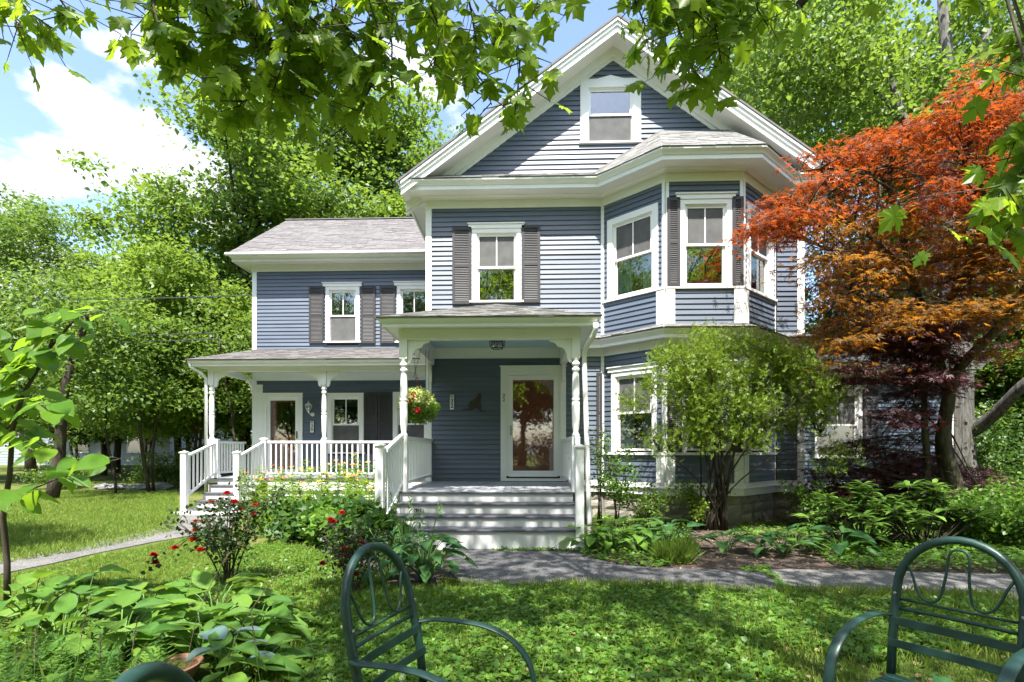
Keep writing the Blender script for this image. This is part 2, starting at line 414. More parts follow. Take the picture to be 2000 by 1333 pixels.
class MB:
    def __init__(s): s.v = []; s.f = []
    def add(s, vs, fs, m=None):
        k = len(s.v)
        s.v += [tuple(m @ Vector(p)) for p in vs] if m is not None else [tuple(p) for p in vs]
        s.f += [tuple(i + k for i in f) for f in fs]
    def box(s, x0, x1, y0, y1, z0, z1, m=None):
        s.add([(x0, y0, z0), (x1, y0, z0), (x1, y1, z0), (x0, y1, z0), (x0, y0, z1), (x1, y0, z1), (x1, y1, z1), (x0, y1, z1)],
              [(0, 3, 2, 1), (4, 5, 6, 7), (0, 1, 5, 4), (1, 2, 6, 5), (2, 3, 7, 6), (3, 0, 4, 7)], m)
        return s
    def prism(s, poly, a, b, plane='xz', m=None):
        """poly in the given plane, extruded from a to b along the third axis"""
        n = len(poly)
        def P(p, h):
            return (p[0], h, p[1]) if plane == 'xz' else ((p[0], p[1], h) if plane == 'xy' else (h, p[0], p[1]))
        vs = [P(p, a) for p in poly] + [P(p, b) for p in poly]
        fs = [tuple(range(n)), tuple(range(2 * n - 1, n - 1, -1))] + [(i, i + n, (i + 1) % n + n, (i + 1) % n) for i in range(n)]
        s.add(vs, fs, m)
        return s
    def tube(s, pts, r, n=8, m=None, flat=None, cap=True):
        pts = [Vector(p) for p in pts]
        rs = r if isinstance(r, (list, tuple)) else [r] * len(pts)
        k0 = None; vs = []; fs = []
        up = None
        for i, p in enumerate(pts):
            d = (pts[min(i + 1, len(pts) - 1)] - pts[max(i - 1, 0)])
            if d.length < 1e-9: d = Vector((0, 0, 1))
            d.normalize()
            if up is None:
                a = Vector((0, 0, 1)) if abs(d.z) < 0.9 else Vector((0, 1, 0))
                if flat is not None: a = Vector(flat[2])
                up = (a - d * a.dot(d)).normalized()
            else:
                up = (up - d * up.dot(d))
                if up.length < 1e-6: up = d.orthogonal()
                up.normalize()
            sd_ = d.cross(up)
            for j in range(n):
                an = 2 * math.pi * (j + 0.5) / n
                ca, sa = math.cos(an), math.sin(an)
                if flat is not None:
                    q = p + sd_ * (flat[0] * math.copysign(min(1, abs(ca) * 1.25), ca)) + up * (flat[1] * math.copysign(min(1, abs(sa) * 1.25), sa))
                else:
                    q = p + (sd_ * ca + up * sa) * rs[i]
                vs.append(q)
        for i in range(len(pts) - 1):
            for j in range(n):
                a = i * n + j; b = i * n + (j + 1) % n
                fs.append((a, b, b + n, a + n))
        if cap:
            fs.append(tuple(range(n - 1, -1, -1))); fs.append(tuple(len(vs) - n + j for j in range(n)))
        s.add(vs, fs, m)
        return s
    def lathe(s, prof, c=(0, 0, 0), n=16, m=None):
        vs = []; fs = []
        for (r, z) in prof:
            for j in range(n):
                a = 2 * math.pi * j / n
                vs.append((c[0] + r * math.cos(a), c[1] + r * math.sin(a), c[2] + z))
        for i in range(len(prof) - 1):
            for j in range(n):
                a = i * n + j; b = i * n + (j + 1) % n
                fs.append((a, b, b + n, a + n))
        fs.append(tuple(range(n - 1, -1, -1))); fs.append(tuple(len(vs) - n + j for j in range(n)))
        s.add(vs, fs, m)
        return s
    def mesh(s, name, mat, smooth=False):
        me = bpy.data.meshes.new(name)
        me.from_pydata(s.v, [], s.f)
        if mat: me.materials.append(mat)
        if smooth:
            me.polygons.foreach_set('use_smooth', [True] * len(me.polygons))
        me.update()
        return me
    def build(s, name, mat, parent=None, smooth=False, world=True, kind=None, bevel=0):
        o = bpy.data.objects.new(name, s.mesh(name, mat, smooth))
        if kind: o['kind'] = kind
        if bevel:
            b = o.modifiers.new('soft_edge', 'BEVEL'); b.width = bevel; b.segments = 2; b.limit_method = 'ANGLE'
        return put(o, parent, world)

def np_mesh(name, V, F, mat, smooth=False):
    me = bpy.data.meshes.new(name)
    V = np.asarray(V, np.float32); F = np.asarray(F, np.int32)
    k = F.shape[1]
    me.vertices.add(len(V)); me.vertices.foreach_set('co', V.ravel())
    me.loops.add(F.size); me.loops.foreach_set('vertex_index', F.ravel())
    me.polygons.add(len(F)); me.polygons.foreach_set('loop_start', np.arange(0, F.size, k, dtype=np.int32))
    me.polygons.foreach_set('loop_total', np.full(len(F), k, np.int32))
    if smooth: me.polygons.foreach_set('use_smooth', np.ones(len(F), bool))
    if mat: me.materials.append(mat)
    me.update(calc_edges=True)
    return me
def np_obj(name, V, F, mat, parent=None, world=True, kind=None, smooth=False):
    o = bpy.data.objects.new(name, np_mesh(name, V, F, mat, smooth))
    if kind: o['kind'] = kind
    return put(o, parent, world)
def unit(a): return a / (np.linalg.norm(a, axis=-1, keepdims=True) + 1e-9)
def scatter(T, pos, axis, normal, size):
    """copies of a leaf template (verts with y along the leaf, x across, z up) in one array"""
    tv, tf = T
    tv = np.asarray(tv, float); tf = np.asarray(tf, int)
    pos = np.asarray(pos, float); n = len(pos)
    a = unit(np.asarray(axis, float)); nn = np.asarray(normal, float)
    x = unit(np.cross(a, nn)); z = np.cross(x, a)
    size = np.asarray(size, float).reshape(-1, 1, 1) * np.ones((n, 1, 1))
    V = pos[:, None, :] + size * (tv[None, :, 0:1] * x[:, None, :] + tv[None, :, 1:2] * a[:, None, :] + tv[None, :, 2:3] * z[:, None, :])
    F = tf[None, :, :] + (np.arange(n) * len(tv))[:, None, None]
    return V.reshape(-1, 3), F.reshape(-1, tf.shape[1])
def joinvf(lst):
    Vs = []; Fs = []; k = 0
    for V, F in lst:
        Vs.append(V); Fs.append(F + k); k += len(V)
    return np.concatenate(Vs), np.concatenate(Fs)

T_DIA = ([(0, 0, 0), (-.33, .42, .07), (0, 1, -.04), (.33, .42, .07)], [(0, 3, 2), (0, 2, 1)])
T_NARROW = ([(0, 0, 0), (-.13, .35, .03), (0, 1, -.10), (.13, .35, .03)], [(0, 3, 2), (0, 2, 1)])
T_BLADE = ([(-.028, 0, 0), (.028, 0, 0), (0.02, .6, .06), (0, 1, .22)], [(0, 1, 2), (0, 2, 3)])
T_FINE = ([(-.012, 0, 0), (.012, 0, 0), (0.010, .6, .10), (0, 1, .34)], [(0, 1, 2), (0, 2, 3)])
T_OVAL = ([(0, 0, 0), (.34, .22, .05), (.40, .55, .07), (0, 1, -.05), (-.40, .55, .07), (-.34, .22, .05), (0, .5, -.02)],
          [(6, 0, 1), (6, 1, 2), (6, 2, 3), (6, 3, 4), (6, 4, 5), (6, 5, 0)])
def star(n=7, w=.085):
    vs = []; fs = []
    for i in range(n):
        a = math.pi * (0.08 + 0.84 * i / (n - 1)); ln = 0.55 + 0.45 * math.sin(a)
        d = (math.cos(a), math.sin(a)); p = (-d[1], d[0]); k = len(vs)
        vs += [(0, 0, 0), (d[0] * ln * .5 + p[0] * w, d[1] * ln * .5 + p[1] * w, .01), (d[0] * ln, d[1] * ln, -.12 * ln), (d[0] * ln * .5 - p[0] * w, d[1] * ln * .5 - p[1] * w, .01)]
        fs += [(k, k + 3, k + 2), (k, k + 2, k + 1)]
    return vs, fs
T_STAR = star(5, .10)
half = [(.13, -.09), (.30, -.10), (.28, -.01), (.48, .04), (.35, .13), (.45, .22), (.56, .28), (.50, .38), (.63, .62), (.44, .57), (.39, .50), (.25, .44), (.25, .58), (.35, .68), (.20, .76)]
def maple_t(k=0):
    outl = [(0, 0)] + half + [(0, 1.03)] + [(-x, y) for x, y in reversed(half)]
    rr = random.Random(k)
    zf = lambda x, y: -0.35 * x * x - 0.22 * (y - .35) ** 2 + 0.05 * math.sin(7 * y + 3 * x + k) + 0.07 * abs(x)
    vs = [(0, .28, zf(0, .28))] + [(x * (1 + rr.uniform(-.06, .06)), y + rr.uniform(-.02, .02), zf(x, y)) for x, y in outl]
    n = len(outl)
    return vs, [(0, i + 1, (i + 1) % n + 1) for i in range(n)]
T_MAPLE = maple_t()

# ------------------------------------------------------------ ground, beds, paths
def sheet(name, pts, z0, z1, mat, kind='structure', label=None):
    mb = MB().prism([(p[0], p[1]) for p in pts], z0, z1, 'xy')
    o = mb.build(name, mat)
    o['kind'] = kind
    if label: o['label'] = label
    return o
gm = MB()
gx = [-220, -60, -30, -16, -8, -4, 0, 4, 8, 16, 30, 60, 220]
gy = [-120, -40, -12, -4, 0, 4, 8, 12, 16, 24, 40, 80, 320]
vs = []; fs = []
for j, y in enumerate(gy):
    for i, x in enumerate(gx):
        h = 0.0 if y < 16 else 0.012 * (y - 16) * (1 if y < 100 else 0)
        if y >= 100: h = 1.6
        vs.append((x, y, h))
for j in range(len(gy) - 1):
    for i in range(len(gx) - 1):
        a = j * len(gx) + i
        fs.append((a, a + 1, a + 1 + len(gx), a + len(gx)))
gm.add(vs, fs)
g = gm.build('ground', M['lawn']); g['kind'] = 'structure'

def inter(pts, n=6, amp=0.03, seed=1):
    rr = random.Random(seed); res = []
    for i in range(len(pts)):
        a = Vector(pts[i]).to_3d() if len(pts[i]) == 2 else Vector(pts[i]); b = Vector(pts[(i + 1) % len(pts)])
        b = b.to_3d() if len(b) == 2 else b
        for k in range(n):
            p = a.lerp(b, k / n)
            if k: p += Vector((rr.uniform(-amp, amp), rr.uniform(-amp, amp), 0))
            res.append((p.x, p.y))
    return res
bed = [gr(1112, 1060), gr(1130, 1088), gr(1200, 1106), gr(1300, 1116), gr(1400, 1118), gr(1500, 1118), gr(1700, 1122), gr(1990, 1126), (12, 6.6, 0), (14, 12, 0), (5.7, 12.2, 0), (5.6, 10.4, 0), (5.05, 10.4, 0), (4.03, 9.5, 0), (2.64, 9.5, 0), (1.65, 10.4, 0), (1.0, 10.4, 0)]
sheet('mulch_bed', inter(bed, 3, 0.02, 3), -0.05, 0.006, M['mulch'])
bed2 = [gr(560, 1060), gr(640, 1085), gr(720, 1130), gr(790, 1175), gr(880, 1160), gr(900, 1120), (-1.2, 7.25, 0), (-2.1, 7.3, 0), (-2.1, 11.9, 0), (-5.8, 11.9, 0), (-5.8, 10.6, 0), gr(490, 1012)]
sheet('flower_bed', inter(bed2, 3, 0.03, 5), -0.05, 0.006, M['soil'])
p1 = [gr(868, 1066), gr(1130, 1066), gr(1155, 1092), gr(1210, 1106), gr(1300, 1114), gr(1400, 1116), gr(1482, 1116), gr(1500, 1126), gr(1520, 1140), gr(1545, 1156), gr(1300, 1150), gr(1100, 1147), gr(960, 1145), gr(905, 1143), gr(880, 1120)]
sheet('path', inter(p1, 3, 0.012, 7), -0.05, 0.018, M['path'])
p2 = [gr(1492, 1115), gr(1700, 1118), gr(1980, 1126), (14, 5.6, 0), (14, 4.4, 0), gr(1985, 1174), gr(1800, 1163), gr(1600, 1157), gr(1560, 1156), gr(1520, 1136)]
sheet('path', inter(p2, 3, 0.012, 9), -0.05, 0.020, M['path2'])
p3 = [(-7.3, 10.75, 0), (-6.0, 10.75, 0), gr(455, 1032), gr(400, 1043), gr(300, 1060), gr(200, 1080), gr(100, 1103), gr(0, 1124), gr(-300, 1180), gr(-300, 1135), gr(0, 1096), gr(100, 1078), gr(200, 1058), gr(300, 1036)]
sheet('path', inter(p3, 3, 0.02, 11), -0.05, 0.014, M['path2'])

# ------------------------------------------------------------ wall faces
class Face:
    def __init__(s, p0, p1):
        s.p0 = Vector((p0[0], p0[1], 0)); s.p1 = Vector((p1[0], p1[1], 0))
        s.dir = (s.p1 - s.p0).normalized(); s.len = (s.p1 - s.p0).length
        s.inw = Vector((-s.dir.y, s.dir.x, 0))
        s.rz = math.atan2(s.dir.y, s.dir.x)
        s.M = Matrix.Translation(s.p0) @ Matrix.Rotation(s.rz, 4, 'Z')
    def box(s, mb, s0, s1, d0, d1, z0, z1):
        mb.box(s0, s1, -d1, -d0, z0, z1, s.M); return mb
    def S(s, px):
        u = (px - 985) / 1010
        r = Vector((-sy_ + u * cy_, cy_ + u * sy_, 0))
        # p0 + dir*a = r*t
        det = s.dir.x * (-r.y) + r.x * s.dir.y
        a = (-s.p0.x * -r.y + -s.p0.y * r.x) / det if False else None
        A = np.array([[s.dir.x, -r.x], [s.dir.y, -r.y]]); b = np.array([-s.p0.x, -s.p0.y])
        return float(np.linalg.solve(A, b)[0])
    def Z(s, px, py):
        a = s.S(px); p = s.p0 + s.dir * a
        return az(px, py, p.y)
    def pt(s, a, d, z):
        p = s.p0 + s.dir * a - s.inw * d
        return Vector((p.x, p.y, z))

house = thing('house', 'blue clapboard house with white trim, steep front gable, stacked bay windows and lower left wing', 'house', (1.84, 10.5, 0))

# one clapboard, one unit long, shared by all
cb = MB(); cb.add([(0, 0, .112), (0, -.006, .112), (0, -.029, .003), (0, -.027, 0), (0, 0, 0),
                   (1, 0, .112), (1, -.006, .112), (1, -.029, .003), (1, -.027, 0), (1, 0, 0)],
                  [(0, 1, 6, 5), (1, 2, 7, 6), (2, 3, 8, 7), (3, 4, 9, 8), (0, 5, 9, 4), (0, 4, 3, 2, 1), (5, 6, 7, 8, 9)])
CB = cb.mesh('clapboard', M['siding'])
EXPO = 0.0985
rng = random.Random(11)
nboards = [0]
def board(face, parent, s0, s1, z):
    o = bpy.data.objects.new('clapboard', CB)
    p = face.pt(s0, 0, z)
    o.location = p; o.scale = (s1 - s0, rng.uniform(.9, 1.12), 1)
    o.rotation_euler = (0, rng.uniform(-.0006, .0006), face.rz)
    put(o, parent)
    nboards[0] += 1
def wall(face, name, s0, s1, z0, z1, opens=(), shape=None, zstart=None, boards=True, backing=True):
    """wall with clapboards; opens = (s0,s1,z0,z1) holes; shape(z)->(s0,s1) for gables"""
    wl = part('wall', house)
    # backing cut round the openings
    if backing:
        mb = MB()
        if shape is None:
            xs = sorted({s0, s1, *[min(max(v, s0), s1) for o in opens for v in o[:2]]})
            zs = sorted({z0, z1, *[min(max(v, z0), z1) for o in opens for v in o[2:]]})
            for i in range(len(xs) - 1):
                for j in range(len(zs) - 1):
                    cx, cz = (xs[i] + xs[i + 1]) / 2, (zs[j] + zs[j + 1]) / 2
                    if any(o[0] < cx < o[1] and o[2] < cz < o[3] for o in opens): continue
                    face.box(mb, xs[i], xs[i + 1], -.10, -.002, zs[j], zs[j + 1])
        else:
            zz = np.linspace(z0, z1, 26)
            for a, b in zip(zz[:-1], zz[1:]):
                l0, r0 = shape(a); l1, r1 = shape(b)
                segs = [(l0, r0, l1, r1)]
                for o in opens:
                    if o[2] < (a + b) / 2 < o[3]:
                        segs = [(l0, o[0], l1, o[0]), (o[1], r0, o[1], r1)]
                for q in segs:
                    if q[1] > q[0]:
                        mb.prism([(q[0], a), (q[1], a), (max(q[3], q[2] + .001), b), (q[2], b)], .002, .10, 'xz', face.M)
        mb.build('sheathing', M['dark'], wl)
    if not boards: return wl
    stuff = MB(); ns = 0
    z = z0 if zstart is None else zstart
    while z < z1 - .03:
        a, b = (s0, s1) if shape is None else shape(z + .03)
        cuts = [(a, b)]
        for o in opens:
            if o[2] - .04 < z + .05 < o[3] + .02:
                nc = []
                for c in cuts:
                    if o[1] <= c[0] or o[0] >= c[1]: nc.append(c); continue
                    if o[0] > c[0]: nc.append((c[0], o[0]))
                    if o[1] < c[1]: nc.append((o[1], c[1]))
                cuts = nc
        for c in cuts:
            ln = c[1] - c[0]
            if ln < .03: continue
            if ln < .30:
                ns += 1
                zt = min(.112, z1 - z)
                stuff.add([(c[0], 0, z + zt), (c[0], -.006, z + zt), (c[0], -.024, z), (c[0], 0, z),
                           (c[1], 0, z + zt), (c[1], -.006, z + zt), (c[1], -.024, z), (c[1], 0, z)],
                          [(0, 1, 5, 4), (1, 2, 6, 5), (2, 3, 7, 6), (0, 4, 7, 3)], face.M)
            else:
                if ln > 3.0 and rng.random() < .7:
                    k = c[0] + ln * rng.uniform(.3, .7)
                    board(face, wl, c[0], k - .0015, z); board(face, wl, k + .0015, c[1], z)
                else:
                    board(face, wl, c[0], c[1], z)
        z += EXPO
    if ns: stuff.build('short_clapboards', M['siding'], wl, kind='stuff')
    return wl

def sub(name, mat, parent, face, boxes, bevel=0, kind=None):
    mb = MB()
    for b in boxes: face.box(mb, *b)
    return mb.build(name, mat, parent, bevel=bevel, kind=kind)

def window(face, s0, s1, z0, z1, top='shade', bot='dark', muntin=True, cas=.088, head=True, sill=True, curtain=False, blind=False, label=None):
    """outer casing extents; the glass sits back in its opening"""
    w_ = part('window', house)
    if label: w_['label'] = label
    a, b, c, d = s0 + cas, s1 - cas, z0 + .03, z1 - cas
    sub('casing', M['white'], w_, face, [(s0, a, -.02, .045, z0, z1), (b, s1, -.02, .045, z0, z1), (a, b, -.02, .045, d, z1)])
    sub('reveal', M['sash'], w_, face, [(a, a + .018, -.08, .02, c, d), (b - .018, b, -.08, .02, c, d), (a + .018, b - .018, -.08, .02, d - .018, d)])
    if head:
        sub('head_trim', M['white'], w_, face, [(s0 - .07, s1 + .06, .0, .062, z1, z1 + .085), (s0 - .09, s1 + .08, .0, .085, z1 + .085, z1 + .105)])
    if sill:
        sub('sill', M['white'], w_, face, [(s0 - .05, s1 + .05, -.08, .085, z0 - .005, z0 + .03)])
    mid = (c + d) / 2
    fw = .040
    a2, b2 = a + .018, b - .018
    us = part('sash', w_, True); ls = part('sash', w_, True)
    def frame(p, x0, x1, y0, y1, dd, mun):
        bx = [(x0, x0 + fw, dd - .035, dd, y0, y1), (x1 - fw, x1, dd - .035, dd, y0, y1), (x0 + fw, x1 - fw, dd - .035, dd, y0, y0 + fw), (x0 + fw, x1 - fw, dd - .035, dd, y1 - fw, y1)]
        if mun: bx.append(((x0 + x1) / 2 - .011, (x0 + x1) / 2 + .011, dd - .03, dd - .004, y0 + fw, y1 - fw))
        sub('sash', M['sash'], w_, face, bx)
        if mun:
            for q0, q1 in ((x0 + fw, (x0 + x1) / 2 - .011), ((x0 + x1) / 2 + .011, x1 - fw)):
                sub('pane', M['glass'], w_, face, [(q0, q1, dd - .022, dd - .019, y0 + fw, y1 - fw)])
        else:
            sub('pane', M['glass'], w_, face, [(x0 + fw, x1 - fw, dd - .022, dd - .019, y0 + fw, y1 - fw)])
    bpy.data.objects.remove(us); bpy.data.objects.remove(ls)
    frame(w_, a2, b2, mid - .015, d - .018, -.005, muntin)
    frame(w_, a2, b2, c, mid + .02, -.042, False)
    if top == 'shade':
        sub('insect_screen', M['shade'], w_, face, [(a2 + .04, b2 - .04, -.0225, -.0215, mid + .025, d - .058)])
    if bot == 'screen':
        sub('insect_screen', M['shade'], w_, face, [(a2 + .012, b2 - .012, -.030, -.028, c + .002, mid - .018)])
    if blind:
        mb = MB(); z = d - .03
        while z > d - .03 - (d - c) * .14:
            face.box(mb, a2 + .02, b2 - .02, -.10, -.07, z - .016, z - .012); z -= .022
        mb.build('blind', M['blind'], w_)
    if curtain:
        for k0, k1 in ((a2, a2 + (b2 - a2) * .42), (b2 - (b2 - a2) * .30, b2)):
            n = 26; vs = []; fs = []
            for i in range(n + 1):
                q = k0 + (k1 - k0) * i / n; dd = .11 + .022 * math.sin(i * 1.35) + .01 * math.sin(i * .6)
                vs += [face.pt(q, -dd, c), face.pt(q, -dd - .01, mid + .0)]
            fs = [(2 * i, 2 * i + 2, 2 * i + 3, 2 * i + 1) for i in range(n)]
            mb = MB(); mb.add(vs, fs); mb.build('curtain', M['curtain'], w_, smooth=True)
    return (s0 + .03, s1 - .03, z0 + .0, z1 - .03)

def shutter(face, s0, s1, z0, z1, d=.03):
    sh = part('shutter', house)
    st = .052; mz = z0 + (z1 - z0) * .50
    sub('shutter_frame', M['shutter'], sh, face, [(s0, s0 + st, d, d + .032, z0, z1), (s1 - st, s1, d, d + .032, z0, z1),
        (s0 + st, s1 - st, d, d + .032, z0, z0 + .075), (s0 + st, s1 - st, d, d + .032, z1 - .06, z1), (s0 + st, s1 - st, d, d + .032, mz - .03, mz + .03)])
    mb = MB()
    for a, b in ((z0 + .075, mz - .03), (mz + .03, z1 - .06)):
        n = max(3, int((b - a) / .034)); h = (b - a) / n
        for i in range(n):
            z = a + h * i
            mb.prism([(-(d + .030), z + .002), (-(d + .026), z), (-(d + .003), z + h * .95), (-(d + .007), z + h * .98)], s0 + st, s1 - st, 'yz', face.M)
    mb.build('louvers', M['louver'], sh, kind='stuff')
    # butt the holding screws
    return sh

def sweep(mb, line, prof):
    """profile (distance outwards, z) swept round a mitred wall line"""
    P = [Vector((p[0], p[1], 0)) for p in line]; n = len(P)
    nor = []
    for i in range(n - 1):
        d = (P[i + 1] - P[i]).normalized(); nor.append(Vector((d.y, -d.x, 0)))
    offs = []
    for i in range(n):
        if i == 0: m = nor[0]
        elif i == n - 1: m = nor[-1]
        else:
            m = (nor[i - 1] + nor[i]); m = m / (1 + nor[i - 1].dot(nor[i]))
        offs.append(m)
    k = len(prof); vs = []
    for i in range(n):
        for (d, z) in prof:
            q = P[i] + offs[i] * d; vs.append((q.x, q.y, z))
    fs = []
    for i in range(n - 1):
        for j in range(k):
            a = i * k + j; b = i * k + (j + 1) % k
            fs.append((a, b, b + k, a + k))
    fs.append(tuple(range(k))); fs.append(tuple((n - 1) * k + j for j in reversed(range(k))))
    mb.add(vs, fs)
def offline(line, d):
    mb = MB(); sweep(mb, line, [(d, 0), (d, 1), (d + .001, 1)])
    return [Vector(mb.v[3 * i]) for i in range(len(line))]

def shingles(name, poly, mat, parent, course=.135, tab=.30, seed=1, rough=1.0, lift=.012):
    """a roof plane laid with single shingles"""
    rr = random.Random(seed)
    P = [Vector(p) for p in poly]
    nrm = (P[1] - P[0]).cross(P[-1] - P[0]).normalized()
    if nrm.z < 0: nrm = -nrm
    zmin = min(p.z for p in P); zmax = max(p.z for p in P)
    slope = math.sqrt(max(1e-6, 1 - nrm.z ** 2))      # z per metre of slope
    dz = course * slope
    def seg(z):
        z = min(max(z, zmin + 1e-4), zmax - 1e-4); h = []
        for i in range(len(P)):
            a, b = P[i], P[(i + 1) % len(P)]
            if (a.z - z) * (b.z - z) <= 0 and abs(a.z - b.z) > 1e-6:
                h.append(a.lerp(b, (z - a.z) / (b.z - a.z)))
        if len(h) < 2: return None
        best = max(((p, q) for p in h for q in h), key=lambda t: (t[0] - t[1]).length)
        return best
    # consistent left to right order
    ref = None
    mb = MB()
    base = [p - nrm * .02 for p in P]
    mb.add([tuple(p) for p in P] + [tuple(p) for p in base], [tuple(range(len(P))), tuple(range(2 * len(P) - 1, len(P) - 1, -1))] + [(i, (i + 1) % len(P), (i + 1) % len(P) + len(P), i + len(P)) for i in range(len(P))])
    mb.build('roof_deck', mat, parent)
    mb = MB(); z = zmin
    while z < zmax - 1e-3:
        lo = seg(z); hi = seg(min(z + dz * 1.25, zmax))
        if lo is None or hi is None: break
        if ref is None: ref = (lo[1] - lo[0]).normalized() if lo[0] != lo[1] else Vector((1, 0, 0))
        lo = lo if (lo[1] - lo[0]).dot(ref) >= 0 else (lo[1], lo[0])
        hi = hi if (hi[1] - hi[0]).dot(ref) >= 0 else (hi[1], hi[0])
        W = (lo[1] - lo[0]).length
        q = -rr.uniform(0, tab)
        while q < W:
            a = max(q, 0) + .003; b = min(q + tab * rr.uniform(.85, 1.15), W) - .003; q = b + .003
            if b - a < .03: continue
            f0, f1 = a / W, b / W
            dr0 = -rr.uniform(0, .018) * rough; li = lift * rr.uniform(.6, 1.5) * (1 + rough * .4)
            down = (lo[0] - hi[0]); 
            downv = Vector((nrm.x * nrm.z, nrm.y * nrm.z, -(1 - nrm.z ** 2))).normalized()
            A = lo[0].lerp(lo[1], f0) + downv * (-dr0) * 1.0; B = lo[0].lerp(lo[1], f1) + downv * (-dr0 + rr.uniform(-.004, .004) * rough)
            C = hi[0].lerp(hi[1], f1); D = hi[0].lerp(hi[1], f0)
            up0 = nrm * li; up1 = nrm * (li + rr.uniform(-.003, .004) * rough)
            mb.add([A + up0, B + up1, C + nrm * .002, D + nrm * .002, A + nrm * .0005, B + nrm * .0005],
                   [(0, 1, 2, 3), (0, 4, 5, 1), (1, 5, 2), (0, 3, 4)])
        z += dz
    return mb.build(name, mat, parent, kind='stuff')

# ------------------------------------------------------------ main block
XL, XR, YM = -1.93, 5.60, 10.5
XC = 1.84
ZF = 0.74                       # porch floor
FM = Face((XL, YM), (XR, YM))   # s = x - XL
W0, W1, W2, W3 = (1.65, 10.5), (2.64, 9.58), (4.03, 9.58), (5.05, 10.5)
FL, FF, FR = Face(W0, W1), Face(W1, W2), Face(W2, W3)
SL = .733; ZAP = 9.72           # roof line

def so(px): return FM.S(px)
# gable wall
gz0, gz1 = 6.66, 9.50
def gshape(z): 
    h = max(.0, (9.56 - z) / SL); return (XC - h - XL, XC + h - XL)
gw = (so(1133), so(1251), FM.Z(1192, 279), FM.Z(1192, 158))
# wall openings are made by the windows themselves
uw = (so(922), so(1018), FM.Z(970, 592), FM.Z(970, 448))

def op(r): return (r[0] + .03, r[1] - .03, r[2], r[3] - .03)
wall(FM, 'wall', 0, XR - XL, gz0, gz1, [op(gw)], gshape)
o = window(FM, *gw, head=False, cas=.155, sill=False, muntin=False, top='none', bot='screen')
gl = part('gable_trim', house)
sub('crown_board', M['white'], gl, FM, [(gw[0] + .0, gw[1] - .0, .0, .05, gw[3], gw[3] + .012)])
mb = MB(); mb.prism([(gw[0] + .33, gw[3] + .012), (gw[1] - .33, gw[3] + .012), ((gw[0] + gw[1]) / 2, gw[3] + .085)], -.045, 0, 'xz', FM.M)
mb.build('pediment', M['white'], gl)
sub('apron', M['white'], gl, FM, [(gw[0] - .03, gw[1] + .03, .0, .07, gw[2] - .035, gw[2] - .002)])

# upper front wall, left of the bay, and right of it
ZU0, ZU1 = 3.50, 6.30
wall(FM, 'wall', 0.10, 1.65 - XL - .04, ZU0, ZU1, [op(uw)], zstart=3.36)
wall(FM, 'wall', 5.05 - XL + .04, XR - XL - .10, ZU0, ZU1, zstart=3.36)
window(FM, *uw, label='upstairs window over the front porch')
zt, zb = FM.Z(900, 446), FM.Z(900, 596)
shutter(FM, so(884), so(921), zb, zt)
shutter(FM, so(1019), so(1055), zb + .02, zt + .02)
# lower front wall with the door opening
dr = (so(978), so(1105), ZF + .01, FM.Z(1040, 717))
wall(FM, 'wall', 0.10, 1.65 - XL - .04, .70, 3.30, [(dr[0] + .03, dr[1] - .03, dr[2], dr[3] - .03)], zstart=.70)
wall(FM, 'wall', 5.05 - XL + .04, XR - XL - .10, .78, 3.30, zstart=.70)
# other walls that close the block
mb = MB(); mb.box(XL, XL + .1, YM + .1, 18.5, .5, 6.5); mb.box(XR - .1, XR, YM + .1, 18.5, .5, 6.5); mb.box(XL, XR, 18.4, 18.5, .5, 6.5); mb.prism([(XL, 6.5), (XR, 6.5), (XC, 9.3)], 18.4, 18.5)
mb.build('side_wall', M['siding'], house)
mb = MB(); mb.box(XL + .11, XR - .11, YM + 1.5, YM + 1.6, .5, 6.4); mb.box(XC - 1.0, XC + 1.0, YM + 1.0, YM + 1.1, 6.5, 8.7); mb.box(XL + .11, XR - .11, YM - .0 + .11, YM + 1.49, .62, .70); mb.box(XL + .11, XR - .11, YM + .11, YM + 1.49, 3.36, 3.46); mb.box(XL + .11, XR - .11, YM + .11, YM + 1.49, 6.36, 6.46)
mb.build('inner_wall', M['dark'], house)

# corner boards
mb = MB()
FM.box(mb, -.02, .10, .0, .034, .70, 6.29); FM.box(mb, -.02, .0, -.12, .0, .70, 6.29)
mb.build('corner_board', M['white'], house)
mb = MB()
FM.box(mb, XR - XL - .115, XR - XL + .02, .0, .034, .70, 6.29)
mb.build('corner_board', M['white'], house)
for a in (1.65, 5.05):
    mb = MB(); FM.box(mb, a - XL - .05, a - XL + .012, .0, .034, .70, 6.29); mb.build('corner_board', M['white'], house)

